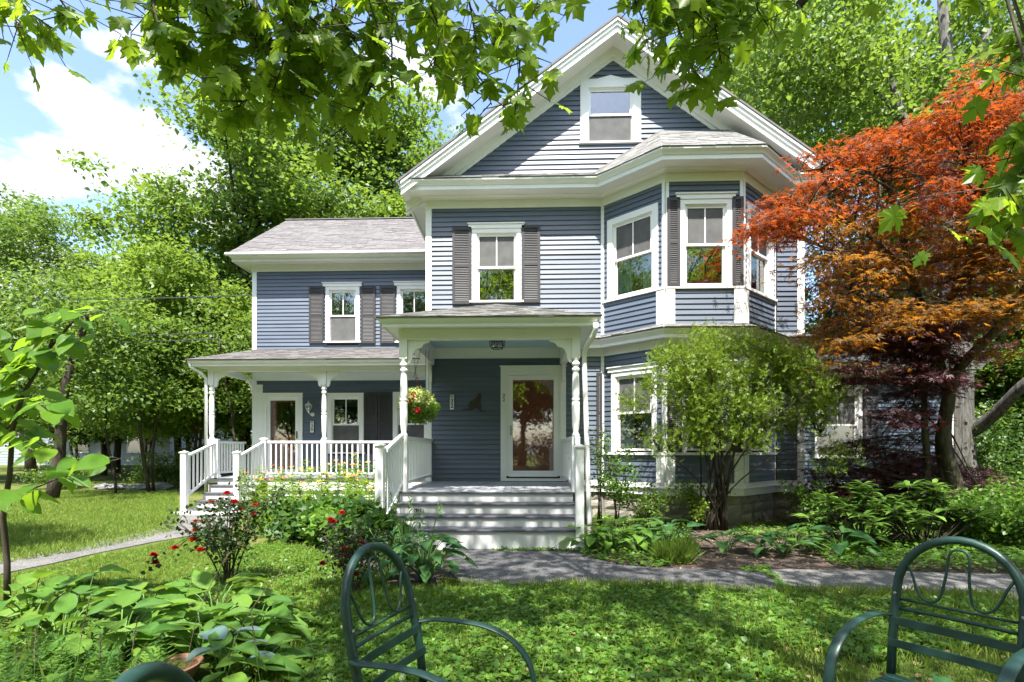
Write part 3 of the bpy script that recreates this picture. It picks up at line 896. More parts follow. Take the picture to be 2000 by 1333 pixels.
# ------------------------------------------------------------ bay window tower
def bayfaces():
    for F, nm in ((FL, 'l'), (FF, 'f'), (FR, 'r')):
        Ln = F.len
        # upper storey
        if nm == 'f':
            wx = (F.S(1327), F.S(1428)); zz = (F.Z(1378, 560), F.Z(1378, 391))
        elif nm == 'l':
            wx = (F.S(1188), F.S(1287)); zz = (FF.Z(1378, 560), FF.Z(1378, 391))
        else:
            m_ = FL.len; a, b = FL.S(1188), FL.S(1287)
            wx = (m_ - b, m_ - a); zz = (FF.Z(1378, 560), FF.Z(1378, 391))
        up = (wx[0], wx[1], zz[0], zz[1])
        wall(F, 'wall', .035, Ln - .035, 3.70, 6.30, [op(up)], zstart=3.66)
        window(F, *up, head=(nm == 'f'), sill=False, cas=(.088 if nm == 'f' else .12), curtain=(nm == 'l'))
        # band under the windows and the panel posts
        sub('window_band', M['white'], house, F, [(-.01 if nm == 'f' else .0, Ln + (.01 if nm == 'f' else 0), .0, .06, zz[0] - .045, zz[0] - .002)])
        # lower storey
        lz = (FF.Z(1378, 884), FF.Z(1378, 716))
        if nm == 'f': wx2 = (F.S(1330), F.S(1428))
        elif nm == 'l': wx2 = (F.S(1196), F.S(1284))
        else:
            a, b = FL.S(1196), FL.S(1284); wx2 = (Ln - b, Ln - a)
        lo = (wx2[0], wx2[1], lz[0], lz[1])
        wall(F, 'wall', .035, Ln - .035, .78, 3.28, [op(lo)], zstart=.78)
        window(F, *lo, head=True, sill=False, cas=.088, curtain=True)
        sub('window_band', M['white'], house, F, [(-.01 if nm == 'f' else .0, Ln + (.01 if nm == 'f' else 0), .0, .07, lz[0] - .05, lz[0] - .002)])
        if nm == 'f':
            shutter(F, .02, wx[0] - .002, zz[0] - .01, zz[1] + .03)
            shutter(F, wx[1] + .002, Ln - .0, zz[0] - .01, zz[1] + .03)
            shutter(F, .02, wx2[0] - .002, lz[0] - .01, lz[1] + .02)
            shutter(F, wx2[1] + .002, Ln - .02, lz[0] - .01, lz[1] + .02)
        # corner posts: thin above the band, broad below
        e0 = 0; e1 = Ln
        for (q0, q1) in ((0, 1), (1, 0)):
            pass
        wb = .16
        bx = []
        if nm != 'l': bx += [(0, .055, .0, .034, zz[0], 6.29), (0, wb, .0, .05, 3.69, zz[0] - .05), (0, .055, .0, .034, lz[0], 3.28), (0, wb, .0, .05, .76, lz[0] - .055)]
        if nm != 'r': bx += [(Ln - .055, Ln, .0, .034, zz[0], 6.29), (Ln - wb, Ln, .0, .05, 3.69, zz[0] - .05), (Ln - .055, Ln, .0, .034, lz[0], 3.28), (Ln - wb, Ln, .0, .05, .76, lz[0] - .055)]
        mb = MB()
        for b in bx: F.box(mb, *b)
        mb.build('corner_board', M['white'], house)
bayfaces()
sh0, sh1 = FL.S(1172), FL.S(1194)
zz0, zz1 = FF.Z(1378, 886), FF.Z(1378, 716)
shutter(FM, so(1166) - .02, 1.65 - XL - .03, zz0, zz1 + .02, .036)
# bay floor and ceiling, dark inside
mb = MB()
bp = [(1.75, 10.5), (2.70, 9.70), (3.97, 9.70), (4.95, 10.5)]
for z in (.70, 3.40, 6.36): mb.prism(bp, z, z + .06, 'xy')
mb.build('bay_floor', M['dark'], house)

LINE = [(XL, 18.4), (XL, YM), W0, W1, W2, W3, (XR, YM), (XR, 18.4)]
# eaves cornice
cor = part('cornice', house)
mb = MB(); sweep(mb, LINE, [(0, 6.285), (.038, 6.285), (.038, 6.48), (0, 6.48)]); mb.build('frieze', M['white'], cor)
mb = MB(); sweep(mb, LINE, [(.038, 6.47), (.06, 6.44), (.075, 6.44), (.085, 6.47), (.12, 6.50), (.038, 6.50)]); mb.build('bed_moulding', M['white'], cor)
mb = MB(); sweep(mb, LINE, [(0, 6.503), (.41, 6.503), (.41, 6.525), (0, 6.525)]); mb.build('soffit', M['white'], cor)
mb = MB(); sweep(mb, LINE, [(.40, 6.475), (.425, 6.475), (.425, 6.545), (.44, 6.55), (.46, 6.585), (.50, 6.615), (.51, 6.62), (.51, 6.655), (.40, 6.655)]); mb.build('crown_moulding', M['white'], cor)
OF = offline(LINE, .52)
EA, EB, EC, ED, EE, EF = [OF[i] for i in range(1, 7)]
def zz_(p, z): return (p.x, p.y, z)
ZE = 6.66
rf = part('roof', house); rf['label'] = 'small skirt roof strip below the front gable'
shingles('shingles', [zz_(EA, ZE), zz_(EB, ZE), (EB.x, YM, 6.98), (XL, YM, 6.98)], M['shingle2'], rf, .12, .28, 3, .8, .006)
V1 = (1.43, YM, 6.98)
rf = part('roof', house); rf['label'] = 'hipped grey shingle roof over the bay window'
T1, T2 = (2.78, YM, 7.80), (4.10, YM, 7.80)
shingles('shingles', [zz_(EB, ZE), zz_(EC, ZE), T1, (EB.x, YM, 6.98)], M['shingle2'], rf, .12, .26, 5, .8, .006)
shingles('shingles', [zz_(EC, ZE), zz_(ED, ZE), T2, T1], M['shingle2'], rf, .12, .26, 6, .8, .006)
shingles('shingles', [zz_(ED, ZE), zz_(EE, ZE), (EE.x, YM, 6.98), T2], M['shingle2'], rf, .12, .26, 7, .8, .006)
rf = part('roof', house)
shingles('shingles', [zz_(EE, ZE), zz_(EF, ZE), (XR, YM, 6.98), (EE.x, YM, 6.98)], M['shingle2'], rf, .12, .28, 8, 1.5)

# main gable roof with its rake boards
hw = XR + .43 - XC
zr = ZAP - SL * hw
mr_ = part('roof', house); mr_['label'] = 'steep dark shingled main gable roof'
for sg in (-1, 1):
    mb = MB(); mb.prism([(XC, ZAP), (XC + sg * (hw + .03), zr - .02), (XC + sg * (hw + .03), zr - .06), (XC, ZAP - .045)], 9.94, 18.9)
    mb.build('roof_slope', M['shingle'], mr_)
    def rake(nm, t0, t1, y0, y1, hh=hw):
        mb = MB(); mb.prism([(XC, ZAP - t0), (XC + sg * hh, ZAP - SL * hh - t0), (XC + sg * hh, ZAP - SL * hh - t1), (XC, ZAP - t1)], y0, y1)
        mb.build(nm, M['white'], mr_)
    rake('rake_crown', .047, .105, 9.955, 10.06)
    rake('rake_crown', .105, .17, 9.985, 10.06)
    rake('rake_fascia', .17, .27, 10.02, 10.06)
    rake('rake_bead', .255, .30, 10.005, 10.02)
    rake('rake_soffit', .235, .25, 10.06, 10.50)
    rake('rake_frieze', .25, .42, 10.43, 10.465)
    rake('rake_frieze', .25, .50, 10.465, 10.50)

# belt cornice between the storeys
BL = [(.95, YM), W0, W1, W2, W3, (XR, YM), (XR, 12.4)]
bc = part('cornice', house); bc['label'] = 'belt cornice between the two bay windows'
mb = MB(); sweep(mb, BL, [(0, 3.26), (.038, 3.26), (.038, 3.42), (0, 3.42)]); mb.build('frieze', M['white'], bc)
mb = MB(); sweep(mb, BL, [(.0, 3.42), (.22, 3.42), (.22, 3.44), (0, 3.44)]); mb.build('soffit', M['white'], bc)
mb = MB(); sweep(mb, BL, [(.20, 3.40), (.225, 3.40), (.225, 3.455), (.25, 3.49), (.29, 3.53), (.29, 3.565), (.20, 3.565)]); mb.build('crown_moulding', M['white'], bc)
OB = offline(BL, .31)
rf = part('roof', house); rf['label'] = 'narrow shingle strip over the lower bay window'
WB = [Vector((p[0], p[1], 0)) for p in BL]
for i in range(5):
    shingles('shingles', [zz_(OB[i], 3.57), zz_(OB[i + 1], 3.57), zz_(WB[i + 1], 3.70), zz_(WB[i], 3.70)], M['shingle2'], rf, .12, .28, 20 + i, 1.0, .008)

# water table and stone foundation
SKL = [(.95, YM), W0, W1, W2, W3, (XR, YM), (XR, 12.4)]
wt = part('water_table', house)
mb = MB(); sweep(mb, SKL, [(0, .54), (.04, .54), (.04, .66), (.075, .665), (.075, .69), (.045, .70), (.045, .765), (0, .775)]); mb.build('skirt_board', M['white'], wt)
fd = part('foundation', house)
mb = MB(); sweep(mb, SKL, [(-.12, -.1), (-.03, -.1), (-.03, .54), (-.12, .54)]); mb.build('mortar', M['mortar'], fd)
stmesh = []
for k in range(5):
    rr = random.Random(40 + k); mb = MB(); vs = []
    n1_, n2_ = 5, 4
    for j in range(n2_):
        for i in range(n1_):
            edge = i in (0, n1_ - 1) or j in (0, n2_ - 1)
            vs.append((i / (n1_ - 1) + (0 if edge else rr.uniform(-.05, .05)) + (rr.uniform(-.02, .02) if edge else 0), (-.006 if edge else -.016 - rr.uniform(0, .014)), j / (n2_ - 1) + rr.uniform(-.04, .04)))
    mb.add(vs, [(j * n1_ + i, j * n1_ + i + 1, (j + 1) * n1_ + i + 1, (j + 1) * n1_ + i) for j in range(n2_ - 1) for i in range(n1_ - 1)])
    stmesh.append(mb.mesh('stone', M['stone']))
rr = random.Random(5)
for F, a0, a1 in ((FM, 1.0 - XL, 1.65 - XL), (FL, 0, FL.len), (FF, 0, FF.len), (FR, 0, FR.len), (FM, 5.05 - XL, XR - XL)):
    for z0, z1 in ((.01, .19), (.20, .37), (.38, .54)):
        q = a0 + .01
        while q < a1 - .05:
            wd = min(rr.uniform(.22, .55), a1 - .01 - q)
            if a1 - (q + wd) < .12: wd = a1 - .01 - q
            o = bpy.data.objects.new('stone', rr.choice(stmesh)); o.location = F.pt(q + .006, -.028, z0); o.scale = (wd - .012, 1, z1 - z0); o.rotation_euler = (0, 0, F.rz)
            put(o, fd); q += wd

# ------------------------------------------------------------ front door
drp = part('door', house); drp['label'] = 'oxblood front door behind a white framed storm door'
a, b, z0, z1 = dr
sub('door_casing', M['white'], drp, FM, [(a, a + .115, -.02, .05, z0, z1), (b - .115, b, -.02, .05, z0, z1), (a + .115, b - .115, -.02, .05, z1 - .12, z1), (a - .02, b + .02, .0, .075, z1, z1 + .02)])
sub('door_casing', M['white'], drp, FM, [(a + .115, a + .16, -.02, .025, z0 + .1, z1 - .12), (b - .16, b - .115, -.02, .025, z0 + .1, z1 - .12), (a + .16, b - .16, -.02, .025, z1 - .17, z1 - .12), (a + .115, b - .115, -.06, .07, z0, z0 + .05)])
sa, sb, sz0, sz1 = a + .16, b - .16, z0 + .055, z1 - .175
gx0, gx1, gz0_, gz1_ = sa + .085, sb - .085, sz0 + .15, sz1 - .09
sub('storm_door_frame', M['sash'], drp, FM, [(sa, gx0, -.02, .015, sz0 + .03, sz1), (gx1, sb, -.02, .015, sz0 + .03, sz1), (gx0, gx1, -.02, .015, sz0 + .03, gz0_), (gx0, gx1, -.02, .015, gz1_, sz1)])
sub('door_sweep', M['black'], drp, FM, [(sa, sb, -.015, .012, sz0, sz0 + .03)])
sub('pane', M['doorglass'], drp, FM, [(gx0, gx1, -.008, -.004, gz0_, gz1_)])
mb = MB(); FM.box(mb, sa, sb, -.105, -.07, sz0, sz1)
for i in range(2):
    for (q0, q1) in ((.12, .42), (.50, .80)):
        for (h0, h1) in ((.10, .52), (.60, 1.20), (1.30, 1.85)):
            x0, x1 = sa + (sb - sa) * (.10 if i == 0 else .54), sa + (sb - sa) * (.46 if i == 0 else .90)
            if q0 < .2: FM.box(mb, x0, x1, -.07, -.058, sz0 + h0, sz0 + h1)
mb.build('inner_door', M['red_door'], drp)
hp = FM.pt(sa + .045, .015, ZF + 1.02)
mb = MB(); FM.box(mb, sa + .03, sa + .062, .015, .024, ZF + .93, ZF + 1.13)
mb.tube([FM.pt(sa + .046, .02, ZF + .96), FM.pt(sa + .046, .065, ZF + .98), FM.pt(sa + .046, .065, ZF + 1.08), FM.pt(sa + .046, .02, ZF + 1.10)], .008, 6)
mb.tube([FM.pt(sa + .046, .04, ZF + 1.05), FM.pt(sa + .11, .045, ZF + 1.05)], .007, 6)
mb.build('handle', M['steel'], drp)

# ------------------------------------------------------------ turned porch parts
def post(x, y, z0, z1, w=.125):
    p = part('porch_post', house)
    H = z1 - z0
    mb = MB(); h = w / 2
    mb.box(x - h, x + h, y - h, y + h, z1 - H * .125, z1)
    MB().box(x - h, x + h, y - h, y + h, z0, z0 + H * .36).build('post_foot', M['white'], p)
    za, zb = z0 + H * .36, z1 - H * .125; T = zb - za
    pr = [(.78, 0), (.95, .01), (.95, .025), (.70, .04), (.62, .06), (.80, .10), (.90, .16), (.97, .30), (.99, .40), (.96, .44), (.80, .452), (1.0, .462), (1.0, .482), (.80, .492), (.95, .505), (.95, .55), (.90, .66), (.78, .78), (.68, .83), (.95, .845), (.95, .865), (.70, .88), (.70, .90), (1.0, .915), (1.0, .94), (.72, .955), (.72, .97), (.92, .985), (.92, 1.0)]
    mb.build('post_block', M['white'], p)
    mb = MB().lathe([(h * r, T * t) for r, t in pr], (x, y, za), 20)
    mb.build('turned_shaft', M['white'], p, smooth=True)
    return p
def bracket(x, y, ztop, dx, dy, L=.30, T=.045):
    """scroll bracket running from a post along (dx,dy)"""
    pts = [(0, 0), (L, 0), (L, -.035), (L * .86, -.045), (L * .72, -.07), (L * .66, -.11)]
    for i in range(7):
        a = math.pi / 2 * i / 6
        pts.append((L * .60 - L * .40 * math.sin(a) * 1.0, -.12 - (.17) * (1 - math.cos(a))))
    pts += [(L * .17, -.33), (L * .10, -.36), (0, -.36)]
    m = Matrix.Translation((x, y, ztop)) @ Matrix.Rotation(math.atan2(dy, dx), 4, 'Z')
    mb = MB().prism(pts, -T / 2, T / 2, 'xz', m)
    mb.lathe([(.022, -.004), (.022, .004)], (0, 0, 0), 10, m @ Matrix.Translation((L * .22, 0, -.09)) @ Matrix.Rotation(math.pi / 2, 4, 'X') @ Matrix.Scale(T * 7, 4, (0, 0, 1)))
    mb.build('bracket', M['white'], house)
BAL = MB().box(-.016, .016, -.016, .016, 0, 1).mesh('baluster', M['rail'])
def railing(p0, p1, n, top0, top1, bot0, bot1, gap=.05, label=None):
    r = part('railing', house)
    if label: r['label'] = label
    p0 = Vector((p0[0], p0[1], 0)); p1 = Vector((p1[0], p1[1], 0)); d = p1 - p0; Ln = d.length
    m = Matrix.Translation(p0) @ Matrix.Rotation(math.atan2(d.y, d.x), 4, 'Z')
    mb = MB(); mb.prism([(0, top0 - .055), (Ln, top1 - .055), (Ln, top1), (0, top0)], -.033, .033, 'xz', m)
    mb.build('top_rail', M['rail'], r, bevel=.006)
    mb = MB(); mb.prism([(0, bot0), (Ln, bot1), (Ln, bot1 + .045), (0, bot0 + .045)], -.024, .024, 'xz', m)
    mb.build('bottom_rail', M['rail'], r)
    for i in range(n):
        f = (i + .75) / (n + .5)
        q = p0 + d * f; zb = bot0 + (bot1 - bot0) * f + .03; zt = top0 + (top1 - top0) * f - .04
        o = bpy.data.objects.new('baluster', BAL); o.location = (q.x, q.y, zb); o.scale = (1, 1, zt - zb)
        o.rotation_euler = (0, 0, math.atan2(d.y, d.x))
        put(o, r)
    return r
def newel(x, y, z0, z1, w=.115, cap=True):
    p = part('newel_post', house); h = w / 2
    MB().box(x - h, x + h, y - h, y + h, z0, z1).build('post_block', M['rail'], p, bevel=.005)
    MB().box(x - h - .012, x + h + .012, y - h - .012, y + h + .012, z0, z0 + .06).build('post_base', M['rail'], p)
    if cap:
        mb = MB(); mb.box(x - h - .018, x + h + .018, y - h - .018, y + h + .018, z1, z1 + .022)
        mb.add([(x - h - .01, y - h - .01, z1 + .022), (x + h + .01, y - h - .01, z1 + .022), (x + h + .01, y + h + .01, z1 + .022), (x - h - .01, y + h + .01, z1 + .022), (x, y, z1 + .05)], [(0, 1, 4), (1, 2, 4), (2, 3, 4), (3, 0, 4), (0, 3, 2, 1)])
        mb.build('post_cap', M['rail'], p)
def steps(name, x0, x1, ytop, ztop, n, tread, rise, zground, label=None):
    """floor edge at ytop; n treads below the floor"""
    st = part('porch_steps', house)
    if label: st['label'] = label
    for i in range(n + 1):
        y = ytop - tread * i; z = ztop - rise * i
        if i > 0:
            MB().box(x0, x1, y - .03, y + tread + .0, z - .03, z).build('tread', M['grey_tread'], st, bevel=.008)
        zb = z - rise if i < n else zground
        MB().box(x0 + .01, x1 - .01, y, y + .02, zb, z - .031).build('riser', M['riser'], st)
    return st

# main porch
PXL, PXR, PY = -1.84, .84, 8.04
pf = part('porch_floor', house)
nb = 26; x0, x1 = -1.93, .93; wb_ = (x1 - x0) / nb
FB = MB().box(.0025, wb_ - .0025, 0, 1, -.025, 0).mesh('floorboard', M['floor'])
for i in range(nb):
    for (ya, yb) in ((7.96, 9.1 + .35 * ((i * 7) % 3 - 1)), (None, 10.44)):
        if ya is None: ya = lasty
        o = bpy.data.objects.new('floorboard', FB); o.location = (x0 + i * wb_, ya + .002, ZF); o.scale = (1, yb - ya - .004, 1); put(o, pf); lasty = yb
MB().box(x0 + .004, x1 - .004, 7.99, 10.49, ZF - .12, ZF - .03).build('floor_frame', M['dark'], pf)
MB().box(-1.93, .93, 7.93, 7.957, ZF - .03, ZF).build('floor_nosing', M['grey_tread'], pf, bevel=.008)
MB().box(-1.94, -1.91, 7.96, 10.46, .0, ZF - .032).build('side_skirt', M['white'], pf)
MB().box(.905, .935, 7.96, 10.46, .0, ZF - .032).build('side_skirt', M['white'], pf)
steps('steps', -1.90, .80, 7.96, ZF, 3, .275, .152, .0, 'wide grey front steps with pale risers')
post(PXL, PY, ZF, 3.10); post(PXR, PY, ZF, 3.10)
bracket(PXL + .065, PY, 3.10, 1, 0, .34); bracket(PXR - .065, PY, 3.10, -1, 0, .34)
bracket(PXL, PY + .065, 3.10, 0, 1, .34); bracket(PXR, PY + .065, 3.10, 0, 1, .34)
bracket(PXL, YM - .03, 3.10, 0, -1, .30); bracket(PXR, YM - .03, 3.10, 0, -1, .30)
PL = [(PXL - .065, YM - .002), (PXL - .065, PY - .065), (PXR + .065, PY - .065), (PXR + .065, YM - .002)]
pc = part('cornice', house); pc['label'] = 'porch beam and cornice over the front steps'
mb = MB(); sweep(mb, PL, [(-.13, 3.10), (0, 3.10), (0, 3.26), (-.13, 3.26)]); mb.build('beam', M['white'], pc)
mb = MB(); sweep(mb, PL, [(-.13, 3.262), (.20, 3.262), (.20, 3.28), (-.13, 3.28)]); mb.build('soffit', M['white'], pc)
mb = MB(); sweep(mb, PL, [(.19, 3.245), (.21, 3.245), (.21, 3.29), (.225, 3.30), (.25, 3.33), (.27, 3.345), (.27, 3.375), (.19, 3.375)]); mb.build('crown_moulding', M['white'], pc)
MB().box(PXL + .07, PXR - .07, 8.11, 10.49, 3.44, 3.455).build('porch_ceiling', M['ceil'], house)
mb = MB(); FM.box(mb, .09, PXR + .06 - XL, .0, .05, 3.235, 3.40); FM.box(mb, .09, PXR + .06 - XL, .0, .075, 3.40, 3.439); mb.build('wall_frieze', M['white'], house)
mb = MB(); mb.box(PXL - .06, PXL + .069, 8.11, 10.42, 3.281, 3.46); mb.box(PXR - .069, PXR + .06, 8.11, 10.42, 3.281, 3.46); mb.box(PXL + .07, PXR - .07, 7.99, 8.10, 3.281, 3.46); mb.build('side_beam', M['white'], house)
PO = offline(PL, .29); AP = (-.50, YM - .01, 4.34)
rf = part('roof', house); rf['label'] = 'low hipped weathered shingle roof of the front porch'
ZP = 3.38
shingles('shingles', [zz_(PO[1], ZP), zz_(PO[2], ZP), AP], M['shingle2'], rf, .125, .26, 31, .8, .007)
shingles('shingles', [zz_(PO[0], ZP), zz_(PO[1], ZP), AP], M['shingle2'], rf, .125, .26, 32, .8, .007)
shingles('shingles', [zz_(PO[2], ZP), zz_(PO[3], ZP), AP], M['shingle2'], rf, .125, .26, 33, .8, .007)
# porch railings
newel(-1.99, 7.22, .0, 1.44); newel(.80, 7.16, .0, 1.42)
railing((-1.93, 7.28), (PXL - .02, PY - .06), 7, 1.40, 1.63, .42, .86, label='sloping stair railing on the left of the front steps')
railing((.80, 7.22), (PXR - .0, PY - .06), 7, 1.38, 1.63, .42, .86, label='sloping stair railing on the right of the front steps')
railing((PXL, PY + .065), (PXL, YM - .03), 19, 1.60, 1.60, .84, .84)
railing((PXR, PY + .065), (PXR, YM - .03), 19, 1.60, 1.60, .84, .84)
# little metal vent in a riser
vt = part('riser_vent', house)
vx, vy, vz = ax(820, 7.67), 7.679, az(820, 997, 7.67)
MB().box(vx - .095, vx + .075, vy - .006, vy, vz - .03, vz + .03).build('vent_plate', M['riser'], vt)
mb = MB()
for q0, q1 in ((-.085, -.075), (-.06, -.035), (-.028, -.018), (.0, .01), (.055, .062)): mb.box(vx + q0, vx + q1, vy - .009, vy - .0065, vz - .024, vz + .024)
mb.box(vx - .075, vx - .062, vy - .009, vy - .0065, vz + .01, vz + .024); mb.box(vx + .012, vx + .04, vy - .009, vy - .0065, vz + .012, vz + .022); mb.box(vx - .016, vx - .002, vy - .009, vy - .0065, vz - .005, vz + .005); mb.box(vx + .012, vx + .04, vy - .009, vy - .0065, vz - .022, vz - .012)
mb.build('vent_slots', M['black'], vt)
# downspout on the right of the porch
mb = MB()
mb.tube([(1.10, 7.74, 3.28), (1.11, 7.76, 3.20), (1.08, 7.84, 3.10), (1.00, 7.98, 2.98), (.975, 8.05, 2.88), (.98, 8.07, 2.6), (1.06, 8.08, .12), (1.07, 8.02, .05)], .04, 8)
mb.build('downspout', M['white'], house, smooth=True)
mb = MB(); mb.tube([(.90, 8.05, 1.45), (1.06, 8.04, 1.45)], .006, 6); mb.build('downspout_strap', M['steel'], house)

# ------------------------------------------------------------ left wing
WX0, WY = -7.11, 13.5
FW = Face((WX0, WY), (XL, WY))
sw = FW.S
w1 = (sw(637), sw(703), FW.Z(670, 670), FW.Z(670, 561))
w2 = (sw(776), sw(842), FW.Z(800, 670), FW.Z(800, 559))
lw1 = (sw(640), sw(711), FW.Z(675, 886), FW.Z(675, 768))
lw2 = (sw(768), sw(838), FW.Z(790, 886), FW.Z(790, 766))
ld = (sw(514), sw(592), .74, FW.Z(550, 768))
wall(FW, 'wall', .10, FW.len, 4.0, 6.11, [op(w1), op(w2)], zstart=4.02)
wall(FW, 'wall', .10, FW.len, .70, 3.22, [op(lw1), op(lw2), (ld[0] + .03, ld[1] - .03, ld[2], ld[3] - .03)], zstart=.72)
mb = MB(); FW.box(mb, 0, FW.len, -.10, -.002, 3.22, 4.0); mb.build('wall_band', M['siding'], house)
window(FW, *w1, top='none', bot='screen', blind=True); window(FW, *w2, top='none', bot='screen', blind=True)
window(FW, *lw1, top='none', bot='screen', blind=True, head=False, cas=.11); window(FW, *lw2, top='none', bot='screen', head=False, cas=.11)
for (q0, q1, y0, y1, wall_f) in ((605, 634, 672, 561, FW), (706, 734, 672, 561, FW), (743, 773, 672, 561, FW), (712, 738, 886, 769, FW), (740, 766, 886, 769, FW)):
    shutter(FW, sw(q0), sw(q1), FW.Z(q0, y0), FW.Z(q0, y1))
mb = MB(); FW.box(mb, -.02, .10, .0, .034, .70, 6.10); FW.box(mb, -.02, .0, -.15, .0, .70, 6.10); mb.build('corner_board', M['white'], house)
mb = MB(); mb.box(WX0, WX0 + .1, WY + .1, 19.3, .5, 6.4); mb.prism([(WY + .1, 6.4), (19.3, 6.4), (16.4, 8.55)], WX0, WX0 + .1, 'yz'); mb.box(WX0, XL, 19.2, 19.3, .5, 6.4); mb.build('side_wall', M['siding'], house)
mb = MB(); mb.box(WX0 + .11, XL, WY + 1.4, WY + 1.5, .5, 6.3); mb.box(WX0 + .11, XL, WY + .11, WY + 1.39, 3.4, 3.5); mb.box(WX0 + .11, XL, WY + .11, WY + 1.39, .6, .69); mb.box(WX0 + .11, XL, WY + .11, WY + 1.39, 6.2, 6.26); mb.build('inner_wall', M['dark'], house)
WL_ = [(WX0, 19.3), (WX0, WY), (XL - .0, WY)]
wc = part('cornice', house); wc['label'] = 'eaves cornice of the left wing'
mb = MB(); sweep(mb, WL_, [(0, 6.09), (.038, 6.09), (.038, 6.27), (0, 6.27)]); mb.build('frieze', M['white'], wc)
mb = MB(); sweep(mb, WL_, [(0, 6.273), (.36, 6.273), (.36, 6.29), (0, 6.29)]); mb.build('soffit', M['white'], wc)
mb = MB(); sweep(mb, WL_, [(.35, 6.24), (.375, 6.24), (.375, 6.31), (.40, 6.33), (.44, 6.365), (.44, 6.40), (.35, 6.40)]); mb.build('crown_moulding', M['white'], wc)
rf = part('roof', house); rf['label'] = 'brown grey shingle roof of the left wing'
shingles('shingles', [(-7.56, 13.04, 6.42), (XL, 13.04, 6.42), (XL, 16.4, 8.74), (-7.56, 16.4, 8.74)], M['shingle'], rf, .14, .31, 41, .5, .009)
mb = MB(); mb.prism([(16.4, 8.76), (19.8, 6.41), (19.8, 6.35), (16.4, 8.70)], -7.56, XL, 'yz'); mb.box(-7.58, XL, 16.34, 16.46, 8.745, 8.775)
mb.build('rear_slope', M['shingle'], rf)
# gutter under the drip edge
mb = MB(); mb.tube([(-7.58, 13.0, 6.385), (XL, 13.0, 6.385)], .045, 10); mb.build('gutter', M['white'], house, smooth=True)

# wing door
wd = part('door', house); wd['label'] = 'dark red side porch door with large glass pane'
a, b, z0, z1 = ld
sub('door_casing', M['white'], wd, FW, [(a, a + .11, -.02, .05, z0, z1), (b - .11, b, -.02, .05, z0, z1), (a + .11, b - .11, -.02, .05, z1 - .11, z1)])
sub('storm_door_frame', M['sash'], wd, FW, [(a + .11, a + .20, -.02, .02, z0, z1 - .11), (b - .20, b - .11, -.02, .02, z0, z1 - .11), (a + .20, b - .20, -.02, .02, z1 - .20, z1 - .11), (a + .20, b - .20, -.02, .02, z0, z0 + .12)])
sub('pane', M['doorglass'], wd, FW, [(a + .20, b - .20, -.008, -.004, z0 + .12, z1 - .20)])
sub('inner_door', M['red_door'], wd, FW, [(a + .11, a + .34, -.10, -.07, z0, z1 - .11), (b - .22, b - .11, -.10, -.07, z0, z1 - .11), (a + .34, b - .22, -.10, -.07, z0, z0 + 1.05), (a + .34, b - .22, -.10, -.07, z1 - .24, z1 - .11)])
sub('handle', M['black'], wd, FW, [(b - .165, b - .145, .02, .055, z0 + .93, z0 + 1.12)])
sub('corner_infill', M['white'], house, FW, [(.10, ld[0] - .002, .0, .03, .74, 3.10)])

# side porch
QY = 12.0; QX0 = -7.32; QF = .72
post(QX0, QY, QF, 3.22); post(-4.63, QY, QF, 3.22); post(-2.02, QY, QF, 3.22)
for (x, s_) in ((QX0, 1), (-4.63, -1), (-4.63, 1), (-2.02, -1)): bracket(x + s_ * .065, QY, 3.22, s_, 0, .36)
bracket(QX0, QY + .065, 3.22, 0, 1, .34); bracket(QX0 + .2, WY - .03, 3.22, 0, -1, .3)
QL = [(QX0 - .065, WY), (QX0 - .065, QY - .065), (XL, QY - .065)]
qc = part('cornice', house); qc['label'] = 'beam and cornice of the left porch'
mb = MB(); sweep(mb, QL, [(-.13, 3.22), (0, 3.22), (0, 3.33), (-.13, 3.33)]); mb.build('beam', M['white'], qc)
mb = MB(); sweep(mb, QL, [(-.13, 3.332), (.22, 3.332), (.22, 3.345), (-.13, 3.345)]); mb.build('soffit', M['white'], qc)
mb = MB(); sweep(mb, QL, [(.21, 3.31), (.23, 3.31), (.23, 3.36), (.26, 3.38), (.30, 3.41), (.30, 3.445), (.21, 3.445)]); mb.build('crown_moulding', M['white'], qc)
MB().box(QX0 + .07, XL - .01, QY + .07, WY - .01, 3.42, 3.435).build('porch_ceiling', M['ceil'], house)
mb = MB(); FW.box(mb, .0, FW.len, .0, .05, 3.20, 3.38); FW.box(mb, .0, FW.len, .0, .07, 3.38, 3.419); mb.build('wall_frieze', M['white'], house)
QO = offline(QL, .32)
rf = part('roof', house); rf['label'] = 'shallow shingle roof of the left porch'
shingles('shingles', [zz_(QO[1], 3.45), zz_(QO[2], 3.45), (XL, WY - .01, 4.04), (-6.95, WY - .01, 4.04)], M['shingle'], rf, .13, .30, 51, .6, .009)
shingles('shingles', [zz_(QO[0], 3.45), zz_(QO[1], 3.45), (-6.95, WY - .01, 4.04)], M['shingle'], rf, .13, .30, 52, .6, .009)
mb = MB(); mb.tube([(-7.66, 11.68, 3.40), (-7.66, 11.72, 3.30), (-7.50, 11.86, 3.18), (-7.42, 11.93, 3.05), (-7.42, 11.93, .1)], .036, 8); mb.build('downspout', M['white'], house, smooth=True)
pf2 = part('porch_floor', house)
nb = 44; x0, x1 = -7.40, XL; wq = (x1 - x0) / nb
FB2 = MB().box(.002, wq - .002, 0, 1, -.025, 0).mesh('floorboard', M['floor'])
for i in range(nb):
    o = bpy.data.objects.new('floorboard', FB2); o.location = (x0 + i * wq, 11.94, QF); o.scale = (1, 1.55, 1); put(o, pf2)
MB().box(x0, x1, 11.97, 13.49, .60, QF - .03).build('floor_frame', M['white'], pf2)
MB().box(x0, x1, 11.90, 11.937, QF - .03, QF).build('floor_nosing', M['grey_tread'], pf2)
MB().box(-5.95, x1, 11.94, 11.969, .42, QF - .032).build('porch_skirt', M['white'], pf2)
mb = MB()
